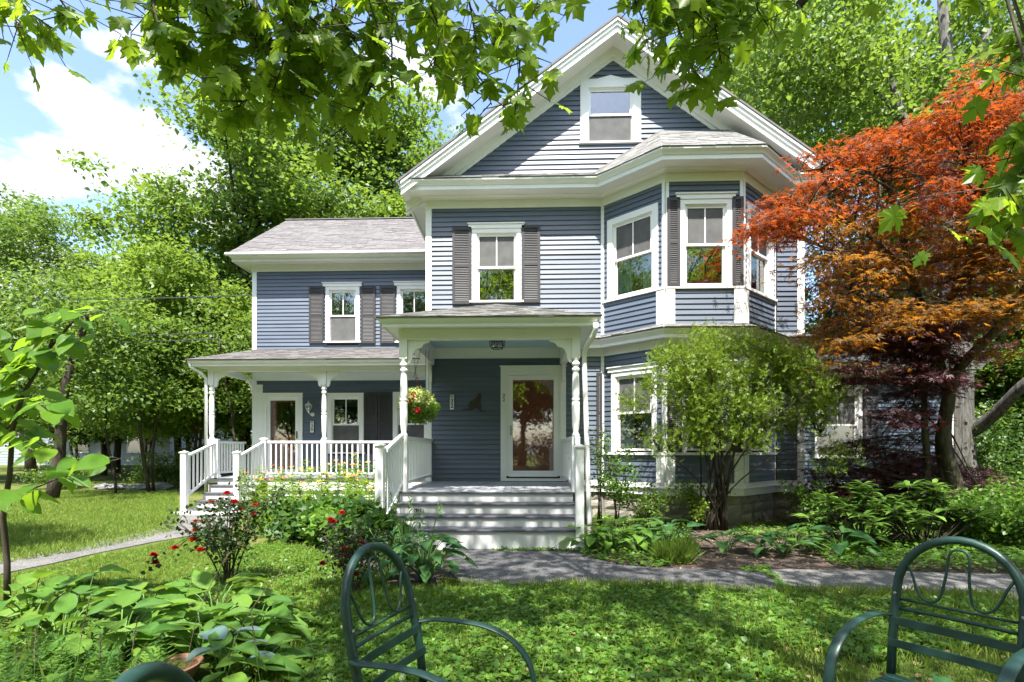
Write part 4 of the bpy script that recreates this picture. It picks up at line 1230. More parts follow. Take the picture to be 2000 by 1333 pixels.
for k in range(5):
    mb.box(-5.95, x1, 11.975, 11.99, .02 + k * .085, .085 + k * .085)
mb.build('porch_skirt', M['white'], pf2)
MB().box(x0 + .01, x0 + .03, 11.97, 13.49, .0, .59).build('porch_skirt', M['white'], pf2)
steps('steps', -7.17, -6.10, 11.94, QF, 4, .275, .152, -.02, 'narrow white painted steps up to the left porch')
MB().box(-7.36, -5.95, 10.66, 10.99, -.02, .055).build('step_pad', M['white'], house)
newel(-7.20, 10.82, .0, 1.31); newel(-6.05, 10.82, .0, 1.31); newel(-7.20, 11.98, QF, 1.63, .115, False); newel(-6.05, 11.98, QF, 1.62)
railing((-7.20, 10.88), (-7.20, 11.93), 7, 1.26, 1.56, .36, .82, label='left hand stair railing of the left porch')
railing((-6.05, 10.88), (-6.05, 11.93), 7, 1.26, 1.58, .36, .82, label='right hand stair railing of the left porch')
railing((-5.99, QY), (-4.70, QY), 10, 1.585, 1.585, .80, .80)
railing((-4.56, QY), (-2.09, QY), 19, 1.585, 1.585, .80, .80)
railing((QX0, QY + .065), (QX0, WY - .03), 11, 1.585, 1.585, .80, .80)
print('boards', nboards[0])

# ------------------------------------------------------------ right side wing behind the red maple
SY = 12.6
FS = Face((5.62, SY), (10.05, SY))
sws = (FS.S(1590), FS.S(1682), FS.Z(1640, 895), FS.Z(1640, 762))
wall(FS, 'wall', .0, FS.len, .6, 3.22, [op(sws)], zstart=.62)
window(FS, *sws, head=True)
shutter(FS, sws[1] + .01, sws[1] + .36, sws[2], sws[3] + .03)
mb = MB(); FS.box(mb, FS.len - .02, FS.len + .14, .0, .05, .4, 3.24); mb.build('corner_board', M['white'], house)
mb = MB(); mb.box(5.62, 10.15, 13.6, 13.7, .4, 3.2); mb.box(10.05, 10.15, SY + .1, 17, .4, 3.3); mb.build('inner_wall', M['siding'], house)
SLN = [(5.62, SY), (10.19, SY), (10.19, 17)]
sc_ = part('cornice', house); sc_['label'] = 'low cornice of the right side wing'
mb = MB(); sweep(mb, SLN, [(0, 3.06), (.04, 3.06), (.04, 3.26), (0, 3.26)]); mb.build('frieze', M['white'], sc_)
mb = MB(); sweep(mb, SLN, [(0, 3.262), (.36, 3.262), (.36, 3.28), (0, 3.28)]); mb.build('soffit', M['white'], sc_)
mb = MB(); sweep(mb, SLN, [(.35, 3.24), (.375, 3.24), (.40, 3.30), (.42, 3.33), (.42, 3.36), (.35, 3.36)]); mb.build('crown_moulding', M['white'], sc_)
rf = part('roof', house); rf['label'] = 'low brown shingle roof of the right side wing'
shingles('shingles', [(5.62, 12.16, 3.38), (10.62, 12.16, 3.38), (10.62, 16, 4.3), (5.62, 16, 4.3)], M['shingle'], rf, .14, .31, 61, .6)
mb = MB(); FS.box(mb, 0, FS.len, -.03, .05, .42, .60); mb.build('skirt_board', M['white'], house)
mb = MB(); FS.box(mb, 0, FS.len, -.10, -.0, -.1, .42); mb.build('foundation', M['stone'], house)

# ------------------------------------------------------------ things fixed to or hanging on the house
def textmesh(txt, size, depth=.002):
    c = bpy.data.curves.new('t', 'FONT'); c.body = txt; c.size = size; c.extrude = depth; c.align_x = 'CENTER'; c.align_y = 'CENTER'
    c.resolution_u = 3; c.offset = size * .02
    o = bpy.data.objects.new('t', c); COL.objects.link(o)
    dg = bpy.context.evaluated_depsgraph_get()
    me = bpy.data.meshes.new_from_object(o.evaluated_get(dg))
    bpy.data.objects.remove(o); bpy.data.curves.remove(c)
    me.materials.clear(); me.materials.append(M['black'])
    return me
def sign(px, py, Y, hw_, hh_, digits, label):
    p = at(px, py, Y); t = thing('number_plaque', label, 'house sign', (p.x, Y, p.z))
    MB().box(-hw_, hw_, -.02, .0, -hh_, hh_).build('plaque_frame', M['black'], t, world=False, bevel=.003)
    MB().box(-hw_ + .012, hw_ - .012, -.025, -.0205, -hh_ + .012, hh_ - .012).build('plaque_face', M['plaque'], t, world=False)
    mb = MB(); k = hw_ * .55
    for i in range(4): mb.box(-k + i * k * .52, -k + i * k * .52 + k * .26, -.028, -.0255, hh_ * .62, hh_ * .80)
    mb.box(-k, k, -.028, -.0255, hh_ * .82, hh_ * .86); mb.box(-k, k, -.028, -.0255, hh_ * .54, hh_ * .58)
    mb.build('emblem', M['black'], t, world=False)
    for i, dg in enumerate(digits):
        o = bpy.data.objects.new('numeral', textmesh(dg, hh_ * .74)); o.location = (0, -.027, hh_ * (.12 - .60 * i)); o.rotation_euler = (R_(90), 0, 0); put(o, t, False)
    return t
YS = YM - .026
sign(883, 786, YS, .055, .165, '32', 'white vertical plaque with black frame reading 32 on the shaded front wall')
sign(610, 834, WY - .026, .058, .165, '30', 'white vertical plaque with black frame reading 30 under the wall lantern')
t = thing('door_number', 'small black numerals 3 and 2 screwed one above the other on the front door casing', 'house number', tuple(at(984, 777, YM - .052)))
for i, dg in enumerate('32'):
    o = bpy.data.objects.new('numeral', textmesh(dg, .10, .003)); o.location = (0, 0, .042 - .085 * i); o.rotation_euler = (R_(90), 0, 0); put(o, t, False)

# cat silhouette on the wall
cp = at(925, 788, YS)
t = thing('cat_silhouette', 'dark iron silhouette of a sitting cat on the wall left of the front door', 'wall ornament', (cp.x, YS, cp.z))
cat = [(.10, .225), (.115, .235), (.13, .222), (.155, .235), (.17, .222), (.17, .17), (.165, .12), (.16, .06), (.165, .0), (.175, -.06), (.17, -.12), (.175, -.165), (.20, -.18), (.25, -.185), (.25, -.205), (.14, -.205), (.12, -.18), (.11, -.14), (.09, -.13), (.02, -.12), (-.02, -.155), (-.05, -.17), (-.13, -.165), (-.18, -.15), (-.20, -.17), (-.235, -.165), (-.24, -.15), (-.20, -.135), (-.13, -.13), (-.105, -.11), (-.115, -.05), (-.10, .0), (-.06, .05), (.0, .09), (.05, .13), (.085, .18)]
mb = MB().prism([(x * .92, z * .86) for x, z in cat], -.014, -.006, 'xz'); mb.box(-.02, .02, -.006, .004, -.04, .0)
mb.build('cat_cutout', M['rust_cat'], t, world=False)

# ceiling lantern
lp = at(971, 676, 9.4); lz = 3.435
t = thing('ceiling_lantern', 'black wire cage lantern mounted under the pale blue porch ceiling', 'lamp', (lp.x, 9.4, lz)); t.scale = (1.12, 1.12, 1.12)
MB().lathe([(.135, 0), (.135, -.025), (.115, -.05), (.11, -.055)], n=20).build('canopy', M['black'], t, smooth=True, world=False)
MB().lathe([(.085, -.05), (.085, -.16), (.07, -.175)], n=20).build('glass_jar', M['lampglass'], t, smooth=True, world=False)
mb = MB()
for k in range(8):
    a = 2 * math.pi * k / 8; mb.tube([(.115 * math.cos(a), .115 * math.sin(a), -.05), (.13 * math.cos(a), .13 * math.sin(a), -.09), (.115 * math.cos(a), .115 * math.sin(a), -.15), (.085 * math.cos(a), .085 * math.sin(a), -.19)], .005, 5)
    a2 = a + math.pi / 4; mb.tube([(.12 * math.cos(a), .12 * math.sin(a), -.07), (.11 * math.cos(a2), .11 * math.sin(a2), -.165)], .003, 5); mb.tube([(.12 * math.cos(a2), .12 * math.sin(a2), -.07), (.11 * math.cos(a), .11 * math.sin(a), -.165)], .003, 5)
for zz2, r2 in ((-.19, .088), (-.06, .118)): mb.tube([(r2 * math.cos(x * math.pi / 8), r2 * math.sin(x * math.pi / 8), zz2) for x in range(17)], .006, 5)
mb.build('cage', M['black'], t, world=False)

# white carriage lantern on the wing wall
lp = at(606, 800, WY - .03)
t = thing('wall_lantern', 'white carriage lantern with glass sides on the wall right of the left door', 'lamp', (lp.x, WY - .02, lp.z))
MB().lathe([(.055, 0), (.055, .02), (.04, .03), (.03, .035)], n=16, m=Matrix.Translation((.06, 0, -.13)) @ Matrix.Rotation(R_(90), 4, 'X')).build('back_plate', M['lamp_white'], t, smooth=True, world=False)
MB().tube([(.06, -.02, -.13), (.06, -.08, -.16), (.03, -.12, -.13), (0, -.12, -.09)], .010, 8).build('arm', M['lamp_white'], t, smooth=True, world=False)
mb = MB().lathe([(.004, .215), (.012, .20), (.008, .185), (.02, .17), (.035, .16), (.06, .13), (.092, .105), (.095, .095), (.085, .092)], (0, -.12, 0), 12); mb.lathe([(.03, -.03), (.035, -.05), (.02, -.08), (.01, -.10)], (0, -.12, 0), 12); mb.build('cap', M['lamp_white'], t, smooth=True, world=False)
mb = MB()
for k in range(6):
    a = math.pi / 3 * k; mb.tube([(.082 * math.cos(a), -.12 + .082 * math.sin(a), .092), (.078 * math.cos(a), -.12 + .078 * math.sin(a), .03), (.034 * math.cos(a), -.12 + .034 * math.sin(a), -.05)], .005, 5)
mb.build('cage', M['lamp_white'], t, world=False)
MB().lathe([(.030, -.04), (.070, .03), (.076, .09)], (0, -.12, 0), 12).build('glass_shade', M['lampglass'], t, smooth=True, world=False)
MB().lathe([(.012, -.04), (.014, .0), (.012, .04), (.004, .055)], (0, -.12, 0), 10).build('bulb', M['plaque'], t, smooth=True, world=False)

# ============================================================ vegetation
def rs(seed): return np.random.default_rng(seed)
def bez(a, b, c, n=8):
    a, b, c = Vector(a), Vector(b), Vector(c)
    return [a * (1 - t) ** 2 + b * 2 * t * (1 - t) + c * t * t for t in [i / n for i in range(n + 1)]]
def taper(r0, r1, n): return [r0 + (r1 - r0) * i / (n - 1) for i in range(n)]

def tree_meshes(seed, H, R, z0, leaf=.17, nclump=230, nleaf=95, mat='leaf_far', trunk_r=.22, bark='bark', lobes=12, lean=0.0, hor=0.5, multi=1):
    """trunk with limbs, and a crown made of leaf sized faces in uneven clumps"""
    g = rs(seed); rr = random.Random(seed)
    cz = (H + z0) / 2; hz = (H - z0) / 2
    # lobes of the crown
    lob = []
    for i in range(lobes):
        a = rr.uniform(0, 2 * math.pi); u = rr.uniform(-.85, .95)
        q = math.sqrt(max(0, 1 - u * u)); rad = rr.uniform(.50, .80)
        k = (1.0 if u < .2 else 1 - .35 * (u - .2))
        lob.append((np.array([R * q * math.cos(a) * rad * k, R * q * math.sin(a) * rad * k, cz + hz * u * .78]), rr.uniform(.28, .46) * R))
    cl = []
    for i in range(nclump):
        c, r = lob[i % lobes] if rr.random() < .86 else (np.array([0, 0, cz]), R * .55)
        d = unit(g.normal(size=3)); d[2] = d[2] * .8 + .12
        cl.append(c + d * r * (g.uniform(.45, 1.05)))
    cl = np.array(cl); cl[:, 2] = np.clip(cl[:, 2], z0 - .3, H)
    n = len(cl) * nleaf
    cr = g.uniform(.5, 1.25, len(cl)) * R * .112
    off = np.clip(g.normal(size=(len(cl), nleaf, 3)), -1.7, 1.7) * np.array([1, 1, hor]) * cr[:, None, None]
    pos = (cl[:, None, :] + off).reshape(-1, 3)
    outw = unit(pos - np.array([0, 0, cz])) * .5
    nor = outw + np.array([0, 0, .75]) + g.normal(size=(n, 3)) * .50
    ax_ = g.normal(size=(n, 3)); ax_[:, 2] = ax_[:, 2] * .4 - .35
    V, F = scatter(T_DIA, pos, ax_, nor, leaf * (.45 + 1.15 * g.uniform(0, 1, n) ** 1.6))
    crown = np_mesh('crown', V, F, M[mat])
    mb = MB()
    for m_ in range(multi):
        bx = rr.uniform(-.3, .3) if multi > 1 else 0; by = rr.uniform(-.3, .3) if multi > 1 else 0
        tx, ty = rr.uniform(-.5, .5) + lean + (m_ - (multi - 1) / 2) * R * .5, rr.uniform(-.4, .4)
        top = Vector((tx, ty, z0 + (H - z0) * .78))
        pts = []
        for i in range(11):
            t = i / 10
            pts.append(Vector((bx + (tx - bx) * t * t + .12 * math.sin(5 * t + seed), by + (ty - by) * t + .1 * math.cos(4 * t + seed), top.z * t)))
        r_ = trunk_r if multi == 1 else trunk_r * .6
        rads = [r_ * (1.25 if i == 0 else 1) * (1 - .78 * i / 10) for i in range(11)]
        mb.tube(pts, rads, 9)
        for k in range(26 // multi):
            t = rr.uniform(.28 if z0 > 2 else .15, .95); i = min(9, int(t * 10)); p = pts[i].lerp(pts[i + 1], t * 10 - i)
            c = Vector(cl[rr.randrange(len(cl))])
            if (c - p).length > R * 1.2: continue
            mid = p.lerp(c, .5) + Vector((0, 0, .12 * (c - p).length))
            b_ = bez(p, mid, c, 7); r0 = rads[i] * .55
            mb.tube(b_, taper(r0, .012, 8), 6)
            for q in range(3):
                e = b_[rr.randrange(3, 7)]; f = e + Vector((rr.uniform(-1, 1), rr.uniform(-1, 1), rr.uniform(-.2, .9))) * R * .25
                mb.tube(bez(e, e.lerp(f, .5) + Vector((0, 0, .1)), f, 4), taper(r0 * .35, .006, 5), 5)
    trunk = mb.mesh('trunk', M[bark], True)
    return trunk, crown
def plant_tree(name, meshes, x, y, rz, sc, label, group='trees behind the house', z=0, cat='tree'):
    t = thing(name, label, cat, (x, y, z), rz, group)
    for nm, me in zip(('trunk', 'crown'), meshes):
        o = bpy.data.objects.new(nm, me); o.parent = t; COL.objects.link(o)
    t.scale = (sc, sc, sc) if not isinstance(sc, tuple) else sc
    return t

TA = tree_meshes(1, 17, 5.0, 2.6, .18, 300, 125, 'leaf_far2', .24)
TB = tree_meshes(2, 15, 5.2, 1.6, .175, 310, 120, 'leaf_far', .22, lobes=14)
TC = tree_meshes(3, 9, 3.6, 1.3, .15, 250, 120, 'leaf_far2', .10, lobes=10, multi=2)
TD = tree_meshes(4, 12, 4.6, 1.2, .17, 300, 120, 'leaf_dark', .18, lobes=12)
TE = tree_meshes(6, 19, 5.5, 6.0, .19, 215, 130, 'leaf_far2', .30, lobes=11, hor=.45)
back = [
 ('broadleaf_tree', TB, -27, 27.5, .3, 1.05, 'bushy green tree at the far left edge of the wood'),
 ('broadleaf_tree', TA, -21.3, 26.5, 2.0, .74, 'bright green tree second from the left edge, under the clouds'),
 ('broadleaf_tree', TD, -16.5, 24.5, 1.0, .98, 'darker green tree left of the tall maple behind the wing'),
 ('broadleaf_tree', TA, -12.4, 22.5, .5, 1.12, 'tall light green tree whose crown rises left of the wing roof'),
 ('broadleaf_tree', TB, -8.6, 23.5, 4.1, 1.2, 'tall green tree straight behind the ridge of the left wing'),
 ('broadleaf_tree', TA, -5.3, 25.0, 3.1, 1.12, 'tallest tree of the wood, just left of the gable'),
 ('broadleaf_tree', TB, -2.9, 24.0, 1.9, 1.03, 'green tree whose crown touches the left gable slope'),
 ('broadleaf_tree', TA, -15.5, 31, 5.1, .95, 'tree of the second row filling the gap over the left porch roof'),
 ('broadleaf_tree', TB, -22.5, 33, .9, 1.0, 'tree far behind the lawn in the second row'),
 ('understory_tree', TC, -23.5, 21.5, .2, .98, 'young two stemmed tree standing by the lawn at the far left'),
 ('understory_tree', TC, -18.4, 20.5, 2.2, 1.02, 'young two stemmed tree behind the middle of the left lawn'),
 ('understory_tree', TC, -14.3, 19.0, 4.0, 1.0, 'young two stemmed tree near the pond rocks'),
 ('understory_tree', TC, -11.2, 17.8, 5.4, .98, 'young two stemmed tree close behind the left porch stairs'),
 ('understory_tree', TD, -9.6, 21.0, 0.4, .74, 'low dark tree behind the corner of the left wing'),
 ('understory_tree', TD, -20.4, 24.5, 3.4, .70, 'low dark tree between the young trees at the back of the lawn'),
 ('broadleaf_tree', TE, 10.4, 20.5, 1.2, 1.08, 'very tall tree with visible limbs behind the right gable slope'),
 ('broadleaf_tree', TE, 14.8, 19.5, 3.6, .84, 'tall tree with forked limbs above the red maple'),
 ('broadleaf_tree', TB, 19.5, 21.0, 2.5, 1.15, 'tall tree at the right edge above the red maple'),
 ('broadleaf_tree', TA, 7.2, 25.0, 2.5, 1.10, 'light green tree behind the right slope of the main roof'),
 ('understory_tree', TD, 11.8, 17.4, 1.5, .82, 'dark tree behind the right side wing'),
 ('understory_tree', TD, 16.4, 16.0, 4.2, .82, 'dark tree at the right behind the grey trunk'),
 ('understory_tree', TD, 20.5, 14.5, 5.2, .85, 'dark tree at the far right edge of the garden'),
 ('understory_tree', TD, -30.5, 33.0, 1.7, .80, 'low dark tree deep at the far left before the neighbouring house'),
 ('understory_tree', TD, -25.5, 31.0, 2.7, .78, 'low dark tree deep behind the left lawn, second'),
 ('understory_tree', TD, -19.5, 29.5, 3.7, .80, 'low dark tree deep behind the left lawn, third'),
 ('understory_tree', TD, -13.8, 27.0, 4.7, .80, 'low dark tree deep behind the left porch stairs'),
 ('understory_tree', TD, 24.0, 19.0, 0.7, .95, 'dark tree beyond the right edge, closing the gap behind the garden'),
 ('understory_tree', TD, 17.5, 24.0, 2.7, .95, 'dark tree deep behind the right side wing'),
 ('understory_tree', TC, 14.2, 13.6, 3.0, .72, 'low green tree right of the grey trunk'),
]
for nm, me, x, y, rz, sc, lb in back: plant_tree(nm, me, x, y, rz, sc, lb)
# street side trees behind the photographer: they shade the garden and show in the window panes
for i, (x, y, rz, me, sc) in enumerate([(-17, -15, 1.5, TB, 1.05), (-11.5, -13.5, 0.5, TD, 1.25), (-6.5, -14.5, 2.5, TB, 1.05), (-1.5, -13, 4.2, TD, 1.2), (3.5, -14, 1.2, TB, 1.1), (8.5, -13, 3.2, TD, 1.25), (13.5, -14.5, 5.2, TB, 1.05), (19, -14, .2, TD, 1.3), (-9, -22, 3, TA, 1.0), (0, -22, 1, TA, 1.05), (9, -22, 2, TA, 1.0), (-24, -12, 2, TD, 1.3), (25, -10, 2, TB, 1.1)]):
    plant_tree('street_tree', me, x, y, rz, sc, 'leafy street side tree behind the camera', 'street side trees')

for i, (x, y, rz, sc) in enumerate([(-19, 5, 1.0, .9), (-21, -1.5, 3.0, 1.0), (-17.5, -7, 4.0, .95), (19, 2.0, 2.2, .9)]):
    plant_tree('garden_tree', TB, x, y, rz, sc, 'leafy tree beside the garden, outside the view', 'trees beside the garden')

plant_tree('garden_tree', TC, -9.9, 5.2, 1.0, .82, 'small leafy tree just left of the view, shading the lawn', None)
# slender trunks standing at the back of the left lawn
for i, (px, py, r, top, dx) in enumerate([(100, 978, .17, 5.0, .9), (222, 968, .04, 4, -.4), (287, 965, .06, 5, -.5), (300, 963, .05, 5, .2), (465, 962, .06, 5, -.6)]):
    p = gr(px, py); k = 1.0
    if p.y > 19: p = Vector((p.x * 19 / p.y, 19, 0))
    t = thing('slender_tree', ['dark leaning trunk at the left of the back lawn, the thickest of the slender ones', 'thin sapling trunk right of the leaning dark trunk', 'thin slanting trunk before the pond rocks', 'thin upright trunk beside the slanting one', 'thin trunk curving up beside the left porch newel'][i], 'tree', tuple(p), 0, 'slender trees on the back lawn')
    t_pts = [Vector((dx * (j / 8) ** 1.3, .1 * math.sin(j + i), top * j / 8)) for j in range(9)]
    MB().tube(t_pts, taper(r, r * .45, 9), 8).build('trunk', M['bark'], t, smooth=True, world=False)
    g = rs(70 + i); n = 2600
    c = np.array([[dx * .9 + g.normal() * .9, g.normal() * .9, top * .82 + g.normal() * .9] for _ in range(26)])
    pos = c[g.integers(0, 26, n)] + g.normal(size=(n, 3)) * [.38, .38, .2]
    V, F = scatter(T_DIA, pos, g.normal(size=(n, 3)) + [0, 0, -.3], g.normal(size=(n, 3)) * .5 + [0, 0, 1], .13 * g.uniform(.7, 1.3, n))
    np_obj('crown', V, F, M['leaf_far'], t, world=False)

# rounded bushes by the pond, rocks
def bush(name, loc, r, h, leaf, n, mat, label, cat='bush', group=None, seed=1, T=T_DIA, stems=5):
    g = rs(seed); t = thing(name, label, cat, loc, 0, group)
    nc = 34; c = g.normal(size=(nc, 3)); c = unit(c) * g.uniform(.35, 1, (nc, 1)) * [r, r, h * .5] + [0, 0, h * .52]
    pos = c[g.integers(0, nc, n)] + g.normal(size=(n, 3)) * [r * .2, r * .2, h * .09]
    pos[:, 2] = np.maximum(pos[:, 2], .02)
    V, F = scatter(T, pos, g.normal(size=(n, 3)) + [0, 0, .1], g.normal(size=(n, 3)) * .6 + [0, 0, .9], leaf * g.uniform(.6, 1.3, n))
    np_obj('foliage', V, F, M[mat], t, world=False)
    mb = MB(); rr = random.Random(seed)
    for i in range(stems):
        e = Vector(c[rr.randrange(nc)]); mb.tube(bez((rr.uniform(-.04, .04), rr.uniform(-.04, .04), 0), (e.x * .3, e.y * .3, e.z * .6), e, 5), taper(.012 + .01 * r, .004, 6), 5)
    mb.build('stem', M['twig'], t, smooth=True, world=False, kind='stuff')
    return t
bush('lawn_bush', tuple(gr(405, 950)), 1.1, 1.7, .09, 3500, 'leaf_far2', 'round yellow green bush by the pond rocks at the back of the lawn', seed=3)
bush('lawn_bush', (-16.0, 17.5, 0), .9, 1.1, .09, 3000, 'leaf_far', 'low green bush behind the slender trunks', seed=4)
bush('lawn_bush', (-13.0, 18.5, 0), 1.2, 1.3, .09, 3000, 'leaf_far', 'broad low bush left of the porch stairs in the distance', seed=5)
def rock(loc, s, label, seed, group):
    g = random.Random(seed); mb = MB(); vs = []; fs = []
    for j in range(5):
        for i in range(8):
            a = i * math.pi / 4; h = j / 4; q = math.sin(math.pi * (.12 + .80 * h)) * g.uniform(.8, 1.15)
            vs.append((s * q * math.cos(a), s * .8 * q * math.sin(a), s * .7 * h * g.uniform(.9, 1.1) - .03))
    for j in range(4):
        for i in range(8): a = j * 8 + i; b = j * 8 + (i + 1) % 8; fs.append((a, b, b + 8, a + 8))
    fs.append(tuple(32 + i for i in range(8)))
    mb.add(vs, fs); o = mb.build('pond_rock', M['rock']); o.location = loc; tag(o, label, 'rock', group)
for i, (px, py, s) in enumerate([(375, 955, .35), (392, 958, .3), (412, 958, .32), (430, 960, .28), (505, 958, .35), (530, 957, .4)]):
    px2 = [205, 220, 238, 262, 280, 318][i]
    p = gr(px2, 962); p = p * (17.2 / p.y); p.z = 0
    rock(tuple(p), s, ['leftmost pale rock of the pond edge', 'second pale rock from the left at the pond edge', 'third pale rock at the pond edge', 'fourth pale rock at the pond edge', 'fifth rock at the pond edge, under the bush', 'rightmost rock of the pond edge'][i], i, 'rocks round the pond')
for i, (x, y, r, h) in enumerate([(-7, -8.6, 1.6, 2.6), (-4, -8.9, 1.7, 2.9), (-1, -8.6, 1.6, 2.7), (2, -8.9, 1.7, 3.0), (5.2, -8.7, 1.6, 2.7), (8.4, -8.9, 1.7, 2.9)]):
    bush('street_bush', (x, y, 0), r, h, .12, 5000, 'leaf_far', 'big leafy bush behind the camera', 'bush', 'street side bushes', 500 + i)
for i, (x, y, r, h) in enumerate([(12.4, 11.5, 1.3, 2.2), (14.6, 10.8, 1.5, 2.8), (16.6, 12.5, 1.8, 3.4), (11.6, 13.8, 1.3, 2.4)]):
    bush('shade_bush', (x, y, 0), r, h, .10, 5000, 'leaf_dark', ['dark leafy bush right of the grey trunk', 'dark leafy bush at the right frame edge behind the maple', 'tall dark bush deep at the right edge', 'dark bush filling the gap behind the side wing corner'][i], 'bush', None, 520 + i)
g = rs(201); nc = 620; cc = np.column_stack([g.uniform(-95, 70, nc), g.uniform(48, 58, nc), g.uniform(0, 1, nc) ** .8 * 11]); n = nc * 90
pos = cc[g.integers(0, nc, n)] + g.normal(size=(n, 3)) * [1.5, 1.2, .8]; pos[:, 2] = np.abs(pos[:, 2])
V, F = scatter(T_DIA, pos, g.normal(size=(n, 3)) + [0, 0, -.3], g.normal(size=(n, 3)) * .6 + [0, -.4, .8], .62 * g.uniform(.6, 1.3, n))
o = np_obj('far_woods', V, F, M['leaf_far'], kind='stuff'); tag(o, 'distant belt of woodland closing the view behind the lawn', 'woods')
# neighbouring house glimpsed through the trees at the left
nh = thing('neighbour_house', 'pale sided neighbouring house glimpsed through the trunks at far left', 'house', (-33, 36, 0))
MB().box(-9, 8, 0, 8, 0, 3.4).build('wall', M['farwall'], nh, world=False)
MB().prism([(-.6, 3.3), (8.6, 3.3), (4, 5.6)], -9.5, 8.5, 'yz').build('roof', M['farroof'], nh, world=False)
mb = MB()
for z in np.arange(.2, 3.3, .2): mb.box(-9, 8, -.03, -.001, z, z + .17)
mb.build('siding_boards', M['farwall'], nh, world=False, kind='stuff')
for x in (-6, -2.5, 1.5, 5.5):
    f = MB().box(x - .6, x + .6, -.08, -.031, 1.1, 2.6).build('window', M['white'], nh, world=False)
    MB().box(x - .5, x + .5, -.095, -.081, 1.2, 2.5).build('pane', M['glass'], f, world=False)

# ------------------------------------------------------------ grey trunk and red Japanese maple
p = (camxy(.892 * 13.2, 13.2))
gt = thing('grey_barked_tree', 'thick grey barked trunk with a pale limb reaching right, behind the red maple', 'tree', (p.x, p.y, 0))
def W(px, py, Y): return at(px, py, Y)
gpts = [Vector((p.x + .05, p.y, -.1)), Vector((p.x, p.y, .6)), at(1868, 900, p.y), at(1865, 800, p.y), at(1868, 700, p.y), at(1862, 600, p.y), at(1855, 450, p.y), at(1840, 300, p.y), at(1850, 120, p.y), at(1835, -60, p.y)]
MB().tube(gpts, [.58, .46, .40, .37, .34, .28, .22, .18, .14, .08], 14).build('trunk', M['bark_grey'], gt, smooth=True)
mb = MB()
lb = [at(1875, 850, p.y), at(1905, 838, p.y - .3), at(1945, 808, p.y - .8), at(1990, 760, p.y - 1.4), at(2060, 700, p.y - 2)]
mb.tube(lb, [.22, .17, .14, .12, .09], 10)
mb.tube([at(1862, 600, p.y), at(1820, 430, p.y + .3), at(1770, 250, p.y + .5), at(1730, 120, p.y + .6)], [.2, .16, .12, .07], 8)
mb.tube([at(1842, 300, p.y), at(1880, 180, p.y), at(1930, 60, p.y)], [.16, .12, .07], 8)
mb.tube([at(1770, 250, p.y + .5), at(1690, 150, p.y + .6), at(1620, 100, p.y + .8)], [.1, .07, .04], 8)
mb.build('limb', M['bark_grey'], gt, smooth=True)
g = rs(31); n = 26000; nc = 230
cc = []
for i in range(nc):
    px = g.uniform(1440, 2080); py = g.uniform(-160, 230)
    if 1700 < px < 1890 and py < 85: continue
    cc.append(at(px, py, p.y + g.uniform(-1.2, 2.5)))
cc = np.array(cc); pos = cc[g.integers(0, len(cc), n)] + g.normal(size=(n, 3)) * [.42, .42, .2]
V, F = scatter(T_DIA, pos, g.normal(size=(n, 3)) + [0, 0, -.4], g.normal(size=(n, 3)) * .6 + [0, -.2, .9], .15 * g.uniform(.7, 1.3, n))
np_obj('crown', V, F, M['leaf_far2'], gt)

bx0 = at(1862, 1000, 9.0)
rm = thing('japanese_maple', 'spreading Japanese maple with red, orange and purple leaves right of the house', 'tree', (bx0.x, 9.0, 0))
B = Vector((bx0.x, 9.0, -.05))
mb = MB()
def limb(pts, r0, r1, n=8): 
    # smooth through the given points
    P = [Vector(q) for q in pts]; res = []
    for i in range(len(P) - 1):
        a = P[max(i - 1, 0)]; b = P[i]; c = P[i + 1]; d = P[min(i + 2, len(P) - 1)]
        for k in range(4):
            t = k / 4; res.append(.5 * ((2 * b) + (c - a) * t + (2 * a - 5 * b + 4 * c - d) * t * t + (3 * b - a - 3 * c + d) * t ** 3))
    res.append(P[-1]); mb.tube(res, taper(r0, r1, len(res)), n); return res
l1 = limb([B, at(1868, 960, 9.0), at(1845, 870, 9.0), at(1850, 790, 8.9), at(1868, 730, 8.8), at(1900, 690, 8.6), at(1950, 640, 8.4), at(2010, 560, 8.1)], .13, .05)
l2 = limb([B + Vector((-.12, .05, 0)), at(1850, 960, 9.1), at(1838, 860, 9.1), at(1855, 780, 9.1), at(1838, 720, 9.0), at(1815, 640, 8.9), at(1780, 540, 8.7), at(1760, 450, 8.5), at(1738, 370, 8.3), at(1745, 290, 8.1)], .11, .028)
l3 = limb([at(1855, 780, 9.1), at(1832, 700, 8.9), at(1850, 600, 8.7), at(1900, 520, 8.5), at(1960, 470, 8.2), at(2040, 430, 8.0)], .07, .025)
l4 = limb([B + Vector((-.75, .15, 0)), at(1808, 950, 9.2), at(1806, 830, 9.1), at(1800, 740, 9.0), at(1770, 660, 8.9), at(1710, 600, 8.6), at(1650, 560, 8.4)], .07, .02)
l5 = limb([at(1780, 540, 8.7), at(1720, 480, 8.3), at(1650, 430, 8.0), at(1570, 420, 7.8), at(1500, 430, 7.7)], .04, .012)
l6 = limb([at(1738, 370, 8.3), at(1690, 340, 8.0), at(1620, 330, 7.8), at(1560, 335, 7.7)], .03, .010)
l7 = limb([at(1815, 640, 8.9), at(1760, 600, 8.8), at(1690, 530, 8.6), at(1620, 490, 8.4), at(1570, 470, 8.3)], .03, .010)
l8 = limb([at(1900, 520, 8.5), at(1910, 400, 8.3), at(1890, 300, 8.1), at(1930, 200, 7.9)], .04, .012)
limbs_all = l1 + l2 + l3 + l4 + l5 + l6 + l7 + l8
mb.build('trunk', M['bark_maple'], rm, smooth=True)
def inpoly(x, y, poly):
    c = False
    for i in range(len(poly)):
        x1, y1 = poly[i]; x2, y2 = poly[i - 1]
        if (y1 > y) != (y2 > y) and x < (x2 - x1) * (y - y1) / (y2 - y1) + x1: c = not c
    return c
